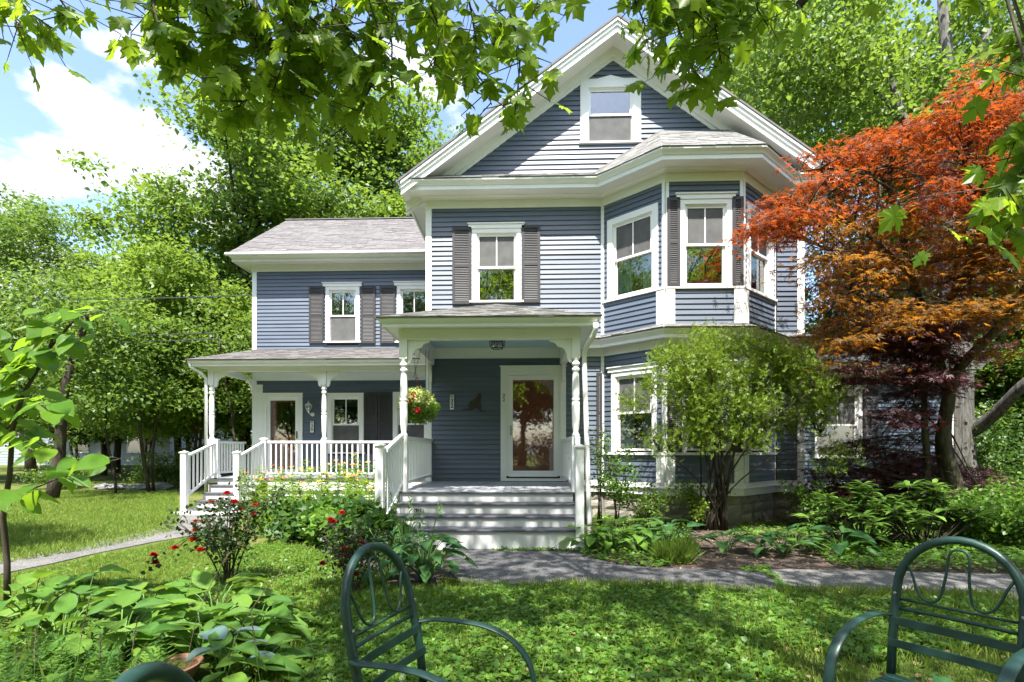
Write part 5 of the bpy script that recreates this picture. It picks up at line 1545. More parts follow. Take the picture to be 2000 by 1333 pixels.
def pads(poly, n, y0, y1, seed):
    g = random.Random(seed); xs = [p[0] for p in poly]; ys = [p[1] for p in poly]; res = []
    while len(res) < n:
        x = g.uniform(min(xs), max(xs)); y = g.uniform(min(ys), max(ys))
        if inpoly(x, y, poly): res.append(at(x, y, g.uniform(y0, y1)))
    return np.array(res)
mbt = MB()
def spray(P, nl, spread, zs, leaf, mat, name, seed, T=T_STAR, droop=-.5, parent=rm, tw=True, kind=None, nz=1.0):
    g = rs(seed); n = len(P) * nl
    # each pad is a drooping layer that falls away from the trunk
    off = g.normal(size=(len(P), nl, 3)) * [spread, spread, zs]
    rad = np.linalg.norm(off[:, :, :2], axis=2)
    off[:, :, 2] -= rad * .22
    pos = (P[:, None, :] + off).reshape(-1, 3)
    axd = unit(off.reshape(-1, 3) * [1, 1, 0] + 1e-3) + g.normal(size=(n, 3)) * .45 + [0, 0, droop]
    V, F = scatter(T, pos, axd, g.normal(size=(n, 3)) * .38 + [0, -.15, nz], leaf * g.uniform(.65, 1.25, n))
    if tw:
        rr = random.Random(seed)
        for q in P:
            q = Vector(q); e = min(rr.sample(limbs_all, min(14, len(limbs_all))), key=lambda l: (l - q).length)
            if (e - q).length < 2.6:
                mbt.tube(bez(e, e.lerp(q, .5) + Vector((0, 0, .12)), q, 4), taper(.018, .006, 5), 5)
                for k in range(4):
                    f = q + Vector((rr.gauss(0, spread), rr.gauss(0, spread), -.05)); mbt.tube([q, q.lerp(f, .5) + Vector((0, 0, .03)), f], [.005, .004, .003], 4)
    return V, F
red_poly = [(1470, 455), (1560, 345), (1640, 285), (1760, 235), (1850, 215), (1900, 130), (1965, 110), (2100, 60), (2100, 420), (1990, 450), (1900, 400), (1800, 430), (1720, 400), (1640, 420), (1560, 440)]
org_poly = [(1500, 440), (1640, 400), (1800, 420), (2080, 430), (2080, 640), (1950, 640), (1900, 620), (1840, 560), (1780, 650), (1700, 640), (1640, 720), (1590, 700), (1590, 600), (1570, 500)]
pur_poly = [(1700, 640), (1790, 610), (1860, 640), (1860, 740), (1800, 790), (1760, 850), (1740, 810), (1680, 780), (1640, 740)]
low_poly = [(1570, 930), (1640, 860), (1740, 840), (1850, 870), (1900, 930), (1960, 960), (2000, 990), (1960, 1010), (1850, 1000), (1700, 1010), (1580, 985)]
spr = [spray(pads(red_poly, 92, 7.2, 9.2, 1), 95, .24, .03, .088, 'leaf_red', 'crown', 1), spray(np.array([at(x, y, Y) for x, y, Y in [(1490, 440, 7.5), (1515, 425, 7.6), (1500, 395, 7.7), (1540, 380, 7.7), (1560, 420, 7.6), (1530, 460, 7.5), (1590, 300, 7.8), (1640, 310, 7.8), (1620, 350, 7.8), (1700, 270, 8), (1760, 260, 8)]]), 75, .17, .03, .088, '', '', 2)]
V, F = joinvf(spr); np_obj('crown', V, F, M['leaf_red'], rm)
V, F = spray(np.concatenate([pads([(1790, 400), (1930, 400), (1930, 690), (1800, 660)], 20, 7.6, 8.8, 31), pads(org_poly, 84, 7.4, 9.4, 3)]), 84, .25, .03, .085, '', '', 3); np_obj('crown', V, F, M['leaf_orange'], rm)
V, F = spray(pads(pur_poly, 60, 8.0, 9.2, 4), 90, .22, .035, .08, '', '', 4); np_obj('crown', V, F, M['leaf_purple'], rm)
V, F = spray(pads(low_poly, 48, 8.9, 9.8, 14), 95, .24, .05, .08, '', '', 14); np_obj('crown', V, F, M['leaf_purple'], rm)
V, F = spray(pads([(1590, 480), (1900, 440), (1960, 700), (1620, 700)], 60, 9.9, 11.6, 41), 80, .27, .04, .085, '', '', 41); np_obj('crown', V, F, M['leaf_purple'], rm)
mbt.build('twigs', M['bark_maple'], rm, smooth=True, kind='stuff')
mbt = MB()
lm = thing('laceleaf_maple', 'low spreading laceleaf maple with dark purple foliage under the red maple', 'shrub', (8.0, 9.9, 0))
lowP = np.array([(6.0 + 3.9 * a_, 9.8 + .9 * b_, .25 + .85 * c_ * (1 - abs(2 * a_ - 1) ** 2) + .1) for a_, b_, c_ in rs(8).uniform(0, 1, (95, 3))])
V, F = spray(lowP, 110, .24, .05, .085, '', '', 9, tw=False, droop=-.9); np_obj('foliage', V, F, M['leaf_purple'], lm)
lms = MB()
for i in range(0, 95, 5): q = Vector(lowP[i]); lms.tube(bez((8.0, 9.9, 0), (8.0 + (q.x - 8) * .4, 9.9, .8), q, 6), taper(.03, .008, 7), 5)
lms.build('stem', M['bark'], lm, smooth=True, kind='stuff')

# ------------------------------------------------------------ feathery shrub in front of the bay
base = gr(1393, 1036); base.z = 0
fs_ = thing('feathery_shrub', 'feathery yellow green many stemmed shrub in front of the lower bay window', 'shrub', tuple(base))
poly = [(1255, 745), (1290, 680), (1350, 655), (1420, 650), (1500, 660), (1560, 690), (1615, 740), (1620, 800), (1580, 850), (1530, 830), (1480, 860), (1430, 850), (1400, 865), (1350, 845), (1320, 800), (1280, 790)]
P = pads(poly, 185, 8.0, 9.2, 12)
extra = [(1238, 790, 8.5), (1225, 785, 8.5), (1250, 800, 8.5), (1275, 860, 8.4), (1290, 880, 8.4), (1300, 850, 8.4), (1620, 820, 8.8), (1600, 850, 8.6), (1640, 880, 8.6), (1650, 895, 8.6), (1630, 910, 8.6), (1605, 900, 8.7), (1570, 760, 8.6), (1650, 760, 8.8), (1625, 780, 8.8), (1590, 690, 8.8), (1340, 860, 8.3), (1380, 870, 8.3), (1480, 870, 8.5), (1305, 700, 8.3), (1330, 720, 8.3)]
P = np.concatenate([P, np.array([at(*e) for e in extra])])
rr = random.Random(21)
mb = MB(); stems = []
for i in range(15):
    q = Vector(P[rr.randrange(len(P))]); s0 = base + Vector((rr.uniform(-.19, .19), rr.uniform(-.14, .14), -.03))
    mid = s0 + Vector(((q.x - s0.x) * .10, (q.y - s0.y) * .2, (q.z) * .62))
    b_ = bez(s0, mid, q, 10); mb.tube(b_, taper(rr.uniform(.017, .034), .006, 11), 7); stems += b_[3:]
for q in P:
    q = Vector(q); e = min(stems, key=lambda l: (l - q).length + (3 if l.z > q.z else 0))
    mb.tube(bez(e, e.lerp(q, .5) + Vector((0, 0, -.06)), q, 4), taper(.009, .004, 5), 4)
    for k in range(2):
        f = q + Vector((rr.gauss(0, .12), rr.gauss(0, .12), rr.uniform(-.05, .15))); mb.tube([q, f], [.004, .002], 4)
for k in range(22):   # bare inner twigs
    e = stems[rr.randrange(len(stems))]; f = e + Vector((rr.gauss(0, .28), rr.gauss(0, .2), rr.uniform(.0, .35))); mb.tube([e, e.lerp(f, .5) + Vector((0, 0, -.03)), f], [.006, .004, .002], 4)
mb.build('stems', M['bark'], fs_, smooth=True)
g = rs(77); nl = 66; sub_ = 16
fans = (P[:, None, :] + g.normal(size=(len(P), nl, 3)) * [.125, .125, .10]).reshape(-1, 3)
fd_ = unit(g.normal(size=(len(fans), 3)) * .7 + [0, 0, .55])
side = unit(np.cross(fd_, g.normal(size=(len(fans), 3))))
tt = g.uniform(0, 1, (len(fans), sub_)); sd2 = g.choice([-1, 1], (len(fans), sub_))
pos = fans[:, None, :] + fd_[:, None, :] * (tt * .11)[:, :, None]
axs = fd_[:, None, :] * .8 + side[:, None, :] * sd2[:, :, None] * .8
nn = np.cross(fd_, side)[:, None, :] + g.normal(size=(len(fans), sub_, 3)) * .25
V, F = scatter(([(0, 0, 0), (-.16, .5, 0), (0, 1, 0), (.16, .5, 0)], [(0, 3, 2), (0, 2, 1)]), pos.reshape(-1, 3), axs.reshape(-1, 3), nn.reshape(-1, 3), (.044 * (1 - tt * .6)).ravel())
np_obj('foliage', V, F, M['leaf_cypress'], fs_)

# airy small leaved shrub left of it
def airy(name, base, h, r, n, label, mat='leaf_dark', seed=1, leaf=.05, cat='shrub', stems=7, T=T_OVAL):
    t = thing(name, label, cat, base); rr = random.Random(seed); g = rs(seed); mb = MB(); pts = []
    for i in range(stems):
        a = rr.uniform(0, 6.28); e = Vector((r * rr.uniform(.2, 1) * math.cos(a), r * rr.uniform(.2, 1) * math.sin(a), h * rr.uniform(.6, 1)))
        b_ = bez((rr.uniform(-.05, .05), rr.uniform(-.05, .05), -.02), (e.x * .2, e.y * .2, e.z * .6), e, 8); mb.tube(b_, taper(.011, .003, 9), 5)
        for k in range(7):
            s = b_[rr.randrange(3, 9)]; f = s + Vector((rr.gauss(0, .16), rr.gauss(0, .16), rr.uniform(-.02, .18))); mb.tube([s, f], [.004, .002], 4); pts += [s.lerp(f, .5), f, f]
    mb.build('stem', M['twig'], t, smooth=True, world=False)
    P_ = np.array([tuple(q) for q in pts]); pos = P_[g.integers(0, len(P_), n)] + g.normal(size=(n, 3)) * .045
    V, F = scatter(T, pos, g.normal(size=(n, 3)) + [0, 0, -.1], g.normal(size=(n, 3)) * .5 + [0, 0, 1], leaf * g.uniform(.7, 1.3, n))
    np_obj('foliage', V, F, M[mat], t, world=False)
airy('small_shrub', (camxy(.215 * 8.9, 8.9).x, 8.85, 0), 1.45, .42, 1500, 'airy dark green small leaved shrub beside the downspout', 'leaf_cover', 5, .042)
airy('small_shrub', (camxy(.185 * 9.2, 9.2).x, 9.3, 0), 1.9, .25, 500, 'thin straggling shrub climbing between downspout and shutter', 'leaf_dark', 6, .04)
airy('small_shrub', (camxy(.27 * 8.7, 8.7).x, 8.7, 0), .75, .4, 1200, 'low light green bushy plant by the foundation left of the feathery shrub', 'leaf_far2', 7, .045)
airy('small_shrub', (camxy(.36 * 9.2, 9.2).x, 9.0, 0), .8, .35, 900, 'soft green plant against the granite foundation behind the feathery shrub', 'leaf_cypress', 9, .05)
airy('small_shrub', (camxy(.60 * 8.6, 8.6).x, 8.9, 0), .75, .35, 900, 'thin shrub at the right corner of the bay foundation', 'leaf_cover', 8, .045)

# ------------------------------------------------------------ broad leaves: hosta, young tree
def broadleaf(name, mat, L=1.0, Wd=.62, heart=.35, arch=.35, cup=.10, wave=.012, seed=0, nl=9, nw=6):
    rr = random.Random(seed); vs = []; fs = []
    for j in range(nl + 1):
        t = j / nl
        wdt = Wd * (math.sin(math.pi * min(1, t ** .62)) ** .8) * (1 - .25 * t) if t < 1 else 0
        wdt = Wd * .5 * 2 * (max(0, math.sin(math.pi * t ** .58))) ** .85
        back_ = -heart * math.exp(-((t) / .12) ** 2)
        for i in range(nw + 1):
            u = (i / nw - .5) * 2
            x = u * wdt * .5
            y = L * t - heart * .35 * abs(u) * math.exp(-(t / .18) ** 2) + (0.0)
            z = -arch * t * t * L + cup * abs(u) ** 1.5 * wdt + wave * math.sin(9 * t + 2.5 * u * 3 + seed) * abs(u)
            vs.append((x, y, z))
    for j in range(nl):
        for i in range(nw):
            a = j * (nw + 1) + i; fs.append((a, a + 1, a + nw + 2, a + nw + 1))
    me = bpy.data.meshes.new(name); me.from_pydata(vs, [], fs); me.materials.append(mat)
    me.polygons.foreach_set('use_smooth', [True] * len(fs)); me.update()
    return me
HO = [broadleaf('leaf', M['leaf_hosta'], 1, .58, .3, a, .16, .03, k) for k, a in enumerate((.25, .45, .12))]
HD = [broadleaf('leaf', M['leaf_hosta_dark'], 1, .60, .3, a, .16, .03, k) for k, a in enumerate((.25, .45, .15))]
HB = [broadleaf('leaf', M['leaf_blue'], 1, .70, .3, .12, .2, .02, 3)]
HC = [broadleaf('leaf', M['leaf_catalpa'], 1, .88, .5, a, .06, .02, k + 5) for k, a in enumerate((.15, .35, .25))]
HC2 = [broadleaf('leaf', M['leaf_hosta_dark'], 1, .34, .1, a, .10, .02, k + 9) for k, a in enumerate((.25, .45))]
def leafobj(me, parent, pos, d, up, size, roll=0):
    o = bpy.data.objects.new('leaf', me)
    d = Vector(d).normalized(); up = Vector(up); x = d.cross(up).normalized(); z = x.cross(d)
    m = Matrix((x, d, z)).transposed().to_4x4(); m.translation = Vector(pos)
    o.matrix_basis = m @ Matrix.Rotation(roll, 4, 'Y') @ Matrix.Scale(size, 4)
    o.parent = parent; COL.objects.link(o)
    return o
def hosta(x, y, n, h, r, size, meshes, label, seed, group='hosta plants', flowers=0, z=0):
    t = thing('hosta', label, 'hosta', (x, y, z), 0, group); rr = random.Random(seed); mb = MB()
    for i in range(n):
        ring = (i / n) ** .75; a = i * 2.4 + rr.uniform(-.35, .35)
        d = Vector((math.cos(a), math.sin(a), 0)); rad = r * (.22 + .62 * ring) * rr.uniform(.8, 1.1); hh = h * (1.0 - .62 * ring) * rr.uniform(.82, 1.08)
        p = d * rad + Vector((0, 0, hh)); b_ = bez(d * .03, d * rad * .35 + Vector((0, 0, hh * .8)), p, 5)
        if (x + p.x - SAUCER[0]) ** 2 + (y + p.y - SAUCER[1]) ** 2 < .27 ** 2 or (abs(x + p.x - SAUCER[0] * (y + p.y) / SAUCER[1]) < .24 and y + p.y < SAUCER[1]): continue
        mb.tube(b_, taper(.007, .004, 6), 5)
        dd = d * rr.uniform(.8, 1.1) + Vector((rr.uniform(-.2, .2), rr.uniform(-.2, .2), rr.uniform(.15, .5) - .55 * ring))
        leafobj(rr.choice(meshes), t, p, dd, Vector((0, 0, 1)) - d * rr.uniform(-.1, .35), size * rr.uniform(.75, 1.15), rr.uniform(-.3, .3))
    for k in range(flowers):
        e = Vector((rr.uniform(-.2, .2), rr.uniform(-.15, .15), h * rr.uniform(1.25, 1.55))); mb.tube(bez((0, 0, 0), (e.x * .3, e.y * .3, e.z * .6), e, 6), taper(.005, .003, 7), 5)
        for q in range(7):
            f = e + Vector((rr.uniform(-.02, .02), rr.uniform(-.02, .02), -.02 * q)); mb.tube([f, f + Vector((rr.uniform(-.02, .02), rr.uniform(-.02, .02), .03))], [.004, .007], 4)
    mb.build('stalks', M['petiole'], t, smooth=True, world=False, kind='stuff')
    return t
SAUCER = camxy((318 - 985) / 1010 * 3.05, 3.05)
def cx(px, t): p = camxy((px - 985) / 1010 * t, t); return p.x, p.y
fg = [(60, 4.0, 22, .40, .48, .27, 'hosta at the left edge beside the young tree'), (165, 4.15, 22, .38, .46, .27, 'back row hosta second from the left in the foreground bed'),
      (290, 4.05, 22, .35, .46, .27, 'back row hosta in the middle of the foreground bed'), (420, 4.1, 24, .34, .50, .28, 'back row hosta at the right end of the foreground bed'),
      (120, 3.35, 22, .36, .44, .26, 'middle hosta on the left behind the seeding grasses'), (235, 3.4, 22, .34, .44, .26, 'middle hosta just behind the clay saucer'),
      (395, 3.5, 24, .30, .46, .27, 'bright hosta right behind the clay saucer'), (500, 3.75, 20, .28, .42, .25, 'hosta at the right tip of the foreground bed'),
      (430, 3.05, 20, .22, .40, .23, 'low hosta right of the clay saucer'), (150, 2.8, 18, .26, .40, .22, 'low hosta in the bottom left behind the ferns'),
      (500, 3.2, 14, .18, .34, .20, 'small hosta at the lawn edge right of the saucer')]
for i, (px, t, n, h, r, s, lb) in enumerate(fg):
    x, y = cx(px, t); hosta(x, y, n, h, r, s, HO, 'broad leaved green ' + lb, 100 + i, 'hostas in the foreground bed')
x, y = cx(448, 3.15); hosta(x, y, 7, .26, .24, .19, HB, 'blue grey leaved hosta among the green ones right of the saucer', 120, 'hostas in the foreground bed')
x, y = cx(240, 2.95); hosta(x, y, 6, .14, .22, .18, HB, 'small blue grey hosta left of the clay saucer', 121, 'hostas in the foreground bed')
rb = [(1175, 7.6, 14, .34, .34, .20, HO, 'hosta at the back of the bed below the small shrub'), (1225, 7.7, 14, .32, .32, .20, HO, 'hosta behind the third one from the steps, near the foundation'), (1275, 7.9, 12, .34, .32, .22, HD, 'dark hosta at the back, left of the feathery shrub'), (1555, 7.3, 12, .30, .32, .20, HO, 'green hosta between the mulch and the light hosta behind'), (1150, 7.15, 22, 0.37, 0.37, 0.213, HO, 'dense green hosta clump at the right foot of the front steps'), (1195, 7.1, 20, 0.35, 0.35, 0.200, HO, 'green hosta clump second from the front steps'),
      (1250, 7.2, 16, 0.33, 0.33, 0.225, HO, 'green hosta third from the front steps'), (1305, 7.25, 16, 0.35, 0.37, 0.250, HD, 'dark green hosta left of the feathery shrub trunk'),
      (1335, 7.1, 12, 0.31, 0.33, 0.250, HD, 'dark green hosta before the feathery shrub trunk'), (1420, 6.95, 9, 0.33, 0.33, 0.275, HD, 'open hosta with round leaves right of the shrub trunk'),
      (1490, 6.85, 9, 0.30, 0.29, 0.250, HD, 'open hosta in the middle of the mulch bed'), (1530, 6.8, 10, 0.31, 0.33, 0.250, HD, 'hosta with one pale front leaf in the mulch bed'),
      (1590, 7.9, 12, 0.35, 0.35, 0.237, HO, 'light hosta behind the bed near the rhododendron'), (1640, 6.75, 12, 0.35, 0.40, 0.300, HD, 'large leaved dark hosta near the right end of the mulch'),
      (1680, 7.0, 9, 0.40, 0.33, 0.250, HO, 'yellow green hosta beside the large dark one')]
for i, (px, t, n, h, r, s, me, lb) in enumerate(rb):
    x, y = cx(px, t); hosta(x, y, n, h, r, s, me, lb, 140 + i, 'hostas in the mulch bed')
x, y = cx(830, 5.45); hosta(x, y, 46, .55, .50, .20, HD, 'tall dark hosta with seed stalks at the left foot of the front steps', 160, None, 5)
x, y = cx(760, 5.5); hosta(x, y, 30, .42, .42, .17, HD, 'dark hosta behind the left garden chair', 161, None, 2)
x, y = cx(790, 6.2); hosta(x, y, 30, .62, .36, .20, HC2, 'upright narrow leaved plant beside the left stair newel', 162, None, 3)

# young tree with big leaves at the left edge
x, y = cx(14, 4.6)
yt = thing('young_tree', 'thin young tree with large bright heart shaped leaves at the left edge', 'tree', (x, y, 0))
def yl(px, py, t): q = camxy((px - 985) / 1010 * t, t); return Vector((q.x - x, q.y - y, EYE + (877 - py) / 1010 * t))
mb = MB()
tr = [Vector((0, 0, -.02)), yl(14, 1100, 4.6), yl(6, 1010, 4.55), yl(20, 920, 4.4), yl(24, 840, 4.3), yl(45, 770, 4.2), yl(75, 720, 4.1), yl(98, 680, 4.05), yl(108, 640, 4.0), yl(105, 610, 4.0)]
mb.tube(tr, taper(.028, .006, len(tr)), 8)
tb = [[yl(6, 1000, 4.5), yl(40, 965, 4.3), yl(90, 945, 4.1), yl(160, 915, 3.9), yl(240, 895, 3.7)], [yl(24, 840, 4.3), yl(60, 860, 4.1), yl(110, 880, 3.9)], [yl(30, 800, 4.3), yl(0, 770, 4.3), yl(-60, 740, 4.3)], [yl(75, 720, 4.1), yl(110, 690, 4.0), yl(180, 660, 3.9)], [yl(98, 680, 4.05), yl(150, 620, 3.9), yl(230, 600, 3.8)], [yl(60, 745, 4.1), yl(30, 690, 4.2), yl(-20, 650, 4.2)], [yl(24, 830, 4.3), yl(-20, 860, 4.4)], [yl(45, 770, 4.2), yl(80, 790, 4.0), yl(120, 800, 3.9)]]
for b_ in tb: mb.tube(b_, taper(.009, .003, len(b_)), 6)
mb.build('trunk', M['twig'], yt, smooth=True, world=False)
rr = random.Random(9); mb = MB()
for bi, b_ in enumerate(tb + [tr[5:]]):
    for j in range(15 if bi != 0 else 15):
        f = (j + rr.random()) / 15 * (len(b_) - 1); f = min(f, len(b_) - 1.01); i = int(f); q = b_[i].lerp(b_[i + 1], f - i)
        d = Vector((rr.uniform(-1, 1), rr.uniform(-1, .4), rr.uniform(-.5, .25))).normalized(); e = q + d * .10 + Vector((0, 0, .02))
        mb.tube([q, q.lerp(e, .5) + Vector((0, 0, .015)), e], [.003, .0025, .002], 4)
        dd = Vector((d.x, d.y, -rr.uniform(.15, .7)))
        leafobj(rr.choice(HC), yt, e, dd, Vector((rr.uniform(-.4, .4), rr.uniform(-.6, .1), 1)), rr.uniform(.115, .19), rr.uniform(-.4, .4))
mb.build('leaf_stalks', M['petiole'], yt, smooth=True, world=False, kind='stuff')

# ------------------------------------------------------------ rhododendron and low foliage on the right
def whorl_plant(x, y, n, label, seed, w_=1.0, h=.75):
    t = thing('rhododendron', label, 'shrub', (x, y, 0)); rr = random.Random(seed); g = rs(seed); mb = MB(); heads = []
    for i in range(n):
        a = rr.uniform(0, 6.28); q = rr.uniform(0, 1) ** .6
        e = Vector((w_ * q * math.cos(a), .55 * q * math.sin(a), h * (1.05 - .5 * q) * rr.uniform(.75, 1.1)))
        mb.tube(bez((rr.uniform(-.1, .1), rr.uniform(-.1, .1), -.02), (e.x * .6, e.y * .6, e.z * .35), e, 6), taper(.016, .006, 7), 5); heads.append(e)
    mb.build('branch', M['twig'], t, smooth=True, world=False)
    pos = []; axs = []; nor = []; sz = []
    for e in heads:
        for k in range(10):
            a = k * 2.4 + rr.uniform(-.2, .2); el = rr.uniform(-.25, .6); d = Vector((math.cos(a) * math.cos(el), math.sin(a) * math.cos(el), math.sin(el)))
            pos.append(e + d * .01); axs.append(d); nor.append(Vector((0, 0, 1)) - d * .2); sz.append(rr.uniform(.17, .23))
        for k in range(6):
            a = k * 2.4; d = Vector((math.cos(a), math.sin(a), -.3)); pos.append(e - Vector((0, 0, .07))); axs.append(d); nor.append(Vector((0, 0, 1))); sz.append(rr.uniform(.10, .14))
    T = ([(0, 0, 0), (.13, .3, .035), (.16, .6, .03), (0, 1, -.12), (-.16, .6, .03), (-.13, .3, .035), (0, .55, -.02)], [(6, 0, 1), (6, 1, 2), (6, 2, 3), (6, 3, 4), (6, 4, 5), (6, 5, 0)])
    V, F = scatter(T, np.array([tuple(q) for q in pos]), np.array([tuple(q) for q in axs]), np.array([tuple(q) for q in nor]), sz)
    np_obj('foliage', V, F, M['leaf_rhodo'], t, world=False, smooth=True)
x, y = cx(1680, 7.25); whorl_plant(x, y, 40, 'rhododendron with glossy leaf whorls right of the mulch bed', 3, .72, .86)
x, y = cx(1800, 7.2); whorl_plant(x, y, 40, 'second rhododendron, in front of the red maple trunk', 4, .72, .86)
bush('leafy_bush', (*cx(1935, 7.3), 0), .62, .80, .055, 5200, 'leaf_cover', 'small leaved bright green bush at the right edge behind the path', 'bush', None, 11, T_OVAL)
bush('leafy_bush', (*cx(2010, 7.8), 0), .7, .95, .055, 4500, 'leaf_cover', 'taller green bush at the right frame edge', 'bush', None, 12, T_OVAL)
bush('leafy_bush', (*cx(1860, 8.3), 0), .5, .6, .05, 2500, 'leaf_dark', 'dark low bush under the maple between rhododendron and right edge', 'bush', None, 13, T_OVAL)

T_BL2 = ([(-.035, 0, 0), (.035, 0, 0), (.012, .6, .10), (0, 1, .30)], [(0, 1, 2), (0, 2, 3)])
def cover(name, regions, mat, leaf, hgt, seed, T=T_OVAL, parent=None, label=None, tilt=.35):
    """low leaves over patches: regions = (poly of ground points, count)"""
    g = rs(seed); P_ = []
    for poly, n in regions:
        xs = [p[0] for p in poly]; ys = [p[1] for p in poly]; pts = []
        while len(pts) < n:
            a = g.uniform(min(xs), max(xs), 4000); b = g.uniform(min(ys), max(ys), 4000)
            ok = np.zeros(4000, bool)
            for i in range(len(poly)):
                x1, y1 = poly[i][0], poly[i][1]; x2, y2 = poly[i - 1][0], poly[i - 1][1]
                if y1 == y2: continue
                c = ((y1 > b) != (y2 > b)) & (a < (x2 - x1) * (b - y1) / (y2 - y1) + x1); ok ^= c
            pts += list(zip(a[ok], b[ok]))
        P_ += pts[:n]
    P_ = np.array(P_); n = len(P_)
    # patchy growth
    dens = .5 + .5 * np.sin(P_[:, 0] * 2.3 + 1.7 * np.sin(P_[:, 1] * 1.9)) * np.sin(P_[:, 1] * 2.7 + 1.3 * np.sin(P_[:, 0] * 1.4))
    z = g.uniform(.25, 1, n) * hgt * (.6 + .8 * dens)
    pos = np.column_stack([P_, z])
    if T is T_BLADE or T is T_NARROW or T is T_FINE or T is T_BL2:
        axs = g.normal(size=(n, 3)) * .38 + [0, 0, 1]; pos[:, 2] = 0.0; nor = g.normal(size=(n, 3)) * [1, 1, .2]
        sz = hgt * g.uniform(.5, 1.25, n) * (.7 + .6 * dens)
    else:
        axs = g.normal(size=(n, 3)) * [1, 1, .3]; nor = g.normal(size=(n, 3)) * tilt + [0, 0, 1]; sz = leaf * g.uniform(.55, 1.3, n)
    V, F = scatter(T, pos, axs, nor, sz)
    o = np_obj(name, V, F, M[mat], kind='stuff')
    o['label'] = label
    tag(o, label, 'ground plants')
    return o
lawn_near = [(-2.0, 2.0), (7.5, 2.0), (7.5, 4.7), gr(1985, 1172), gr(1560, 1158), gr(1300, 1150), gr(960, 1148), gr(880, 1160), (-.9, 5.0), (-2.2, 5.3), (-2.6, 4.4), (-1.7, 3.4)]
lawn_near = [(p[0], p[1]) for p in lawn_near]
midl = [tuple(gr(*q)[:2]) for q in [(330, 1150), (540, 1200), (560, 1260), (650, 1330), (900, 1330), (900, 1150), (760, 1150), (700, 1100), (600, 1075), (520, 1060), (430, 1100)]]
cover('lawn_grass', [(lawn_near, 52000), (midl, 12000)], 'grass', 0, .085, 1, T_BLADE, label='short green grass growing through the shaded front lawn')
M['litter'] = leafmat('dry_litter_bits', [(0.10, 0.06, 0.03), (0.22, 0.15, 0.08), (0.34, 0.27, 0.15)], (0.2, 0.15, 0.08), 0.15)
rc0 = [tuple(gr(*q)[:2]) for q in [(1120, 1100), (1300, 1114), (1640, 1116), (1700, 1080), (1500, 1040), (1350, 1045)]]
cov_poly = [tuple(gr(*q)[:2]) for q in [(560, 1330), (600, 1220), (700, 1170), (960, 1152), (1300, 1153), (1500, 1160), (1560, 1200), (1500, 1290), (1560, 1333), (1300, 1420), (700, 1420)]]
cover('dry_litter', [(lawn_near, 2600), (midl, 700), (rc0, 900)], 'litter', .034, .035, 22, label='scattered dry leaf bits and thatch in the front lawn')
cov2 = [tuple(gr(*q)[:2]) for q in [(1500, 1165), (1990, 1180), (1990, 1260), (1700, 1300), (1500, 1260)]]
cover('ground_cover', [(cov_poly, 19000), (midl, 9000), (cov2, 4500)], 'leaf_cover', .042, .055, 2, label='round leaved violets and ground cover mixed in the front lawn')
rc = [tuple(gr(*q)[:2]) for q in [(1640, 1112), (1700, 1116), (2020, 1124), (2080, 1020), (1900, 1010), (1700, 1030), (1600, 1060), (1560, 1070)]]
cover('ground_cover', [(rc, 14000)], 'leaf_cover', .050, .13, 3, label='leafy ground cover between the path and the rhododendrons')
rc2 = [tuple(gr(*q)[:2]) for q in [(1115, 1062), (1140, 1092), (1260, 1112), (1330, 1105), (1350, 1050), (1280, 1030), (1170, 1035)]]
cover('ground_cover', [(rc2, 2600), ([tuple(gr(*q)[:2]) for q in [(1160, 1030), (1350, 1040), (1350, 1015), (1160, 1010)]], 1800), ([tuple(gr(*q)[:2]) for q in [(1420, 1050), (1600, 1060), (1640, 1020), (1450, 1022)]], 1300)], 'leaf_cover', .055, .07, 4, label='loose low leaves round the hostas of the mulch bed')
cover('path_weeds', [([tuple(gr(*q)[:2]) for q in [(1484, 1112), (1500, 1112), (1560, 1160), (1530, 1160), (1510, 1140)]], 420), ([(-.4, 7.0), (.75, 7.0), (.75, 7.11), (-.4, 7.11)], 500), ([tuple(gr(*q)[:2]) for q in [(1440, 1112), (1500, 1110), (1500, 1122), (1450, 1119)]], 260)], 'leaf_cover', .035, .04, 6, label='small weeds in the path joint and along the bottom step')
cover('grass_tuft', [([tuple(gr(*q)[:2]) for q in [(1275, 1100), (1345, 1106), (1350, 1088), (1290, 1080)]], 1500)], 'grass', 0, .22, 7, T_BLADE, label='tuft of taller fine grass at the path edge of the mulch bed')
# sunny lawn on the left
ll = [tuple(gr(*q)[:2]) for q in [(-40, 1112), (200, 1072), (340, 1040), (350, 1015), (345, 962), (-60, 962)]]
ll2 = [tuple(gr(*q)[:2]) for q in [(-40, 1150), (0, 1130), (200, 1088), (400, 1050), (470, 1040), (500, 1080), (430, 1110), (330, 1160), (300, 1200), (-40, 1220)]]
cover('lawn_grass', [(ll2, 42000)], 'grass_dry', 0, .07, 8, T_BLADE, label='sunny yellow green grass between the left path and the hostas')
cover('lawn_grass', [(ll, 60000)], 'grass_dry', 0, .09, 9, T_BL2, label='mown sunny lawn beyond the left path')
cover('lawn_clover', [(ll2, 3500), (ll, 3500)], 'leaf_cover', .045, .04, 10, label='clover patches in the sunny left lawn')
eg = [tuple(gr(*q)[:2]) for q in [(860, 1150), (1560, 1162), (1985, 1178), (1985, 1166), (1560, 1154), (960, 1142), (860, 1138)]]
cover('edge_grass', [(eg, 3500)], 'grass', 0, .10, 13, T_BLADE, label='longer grass along the near edge of the path')

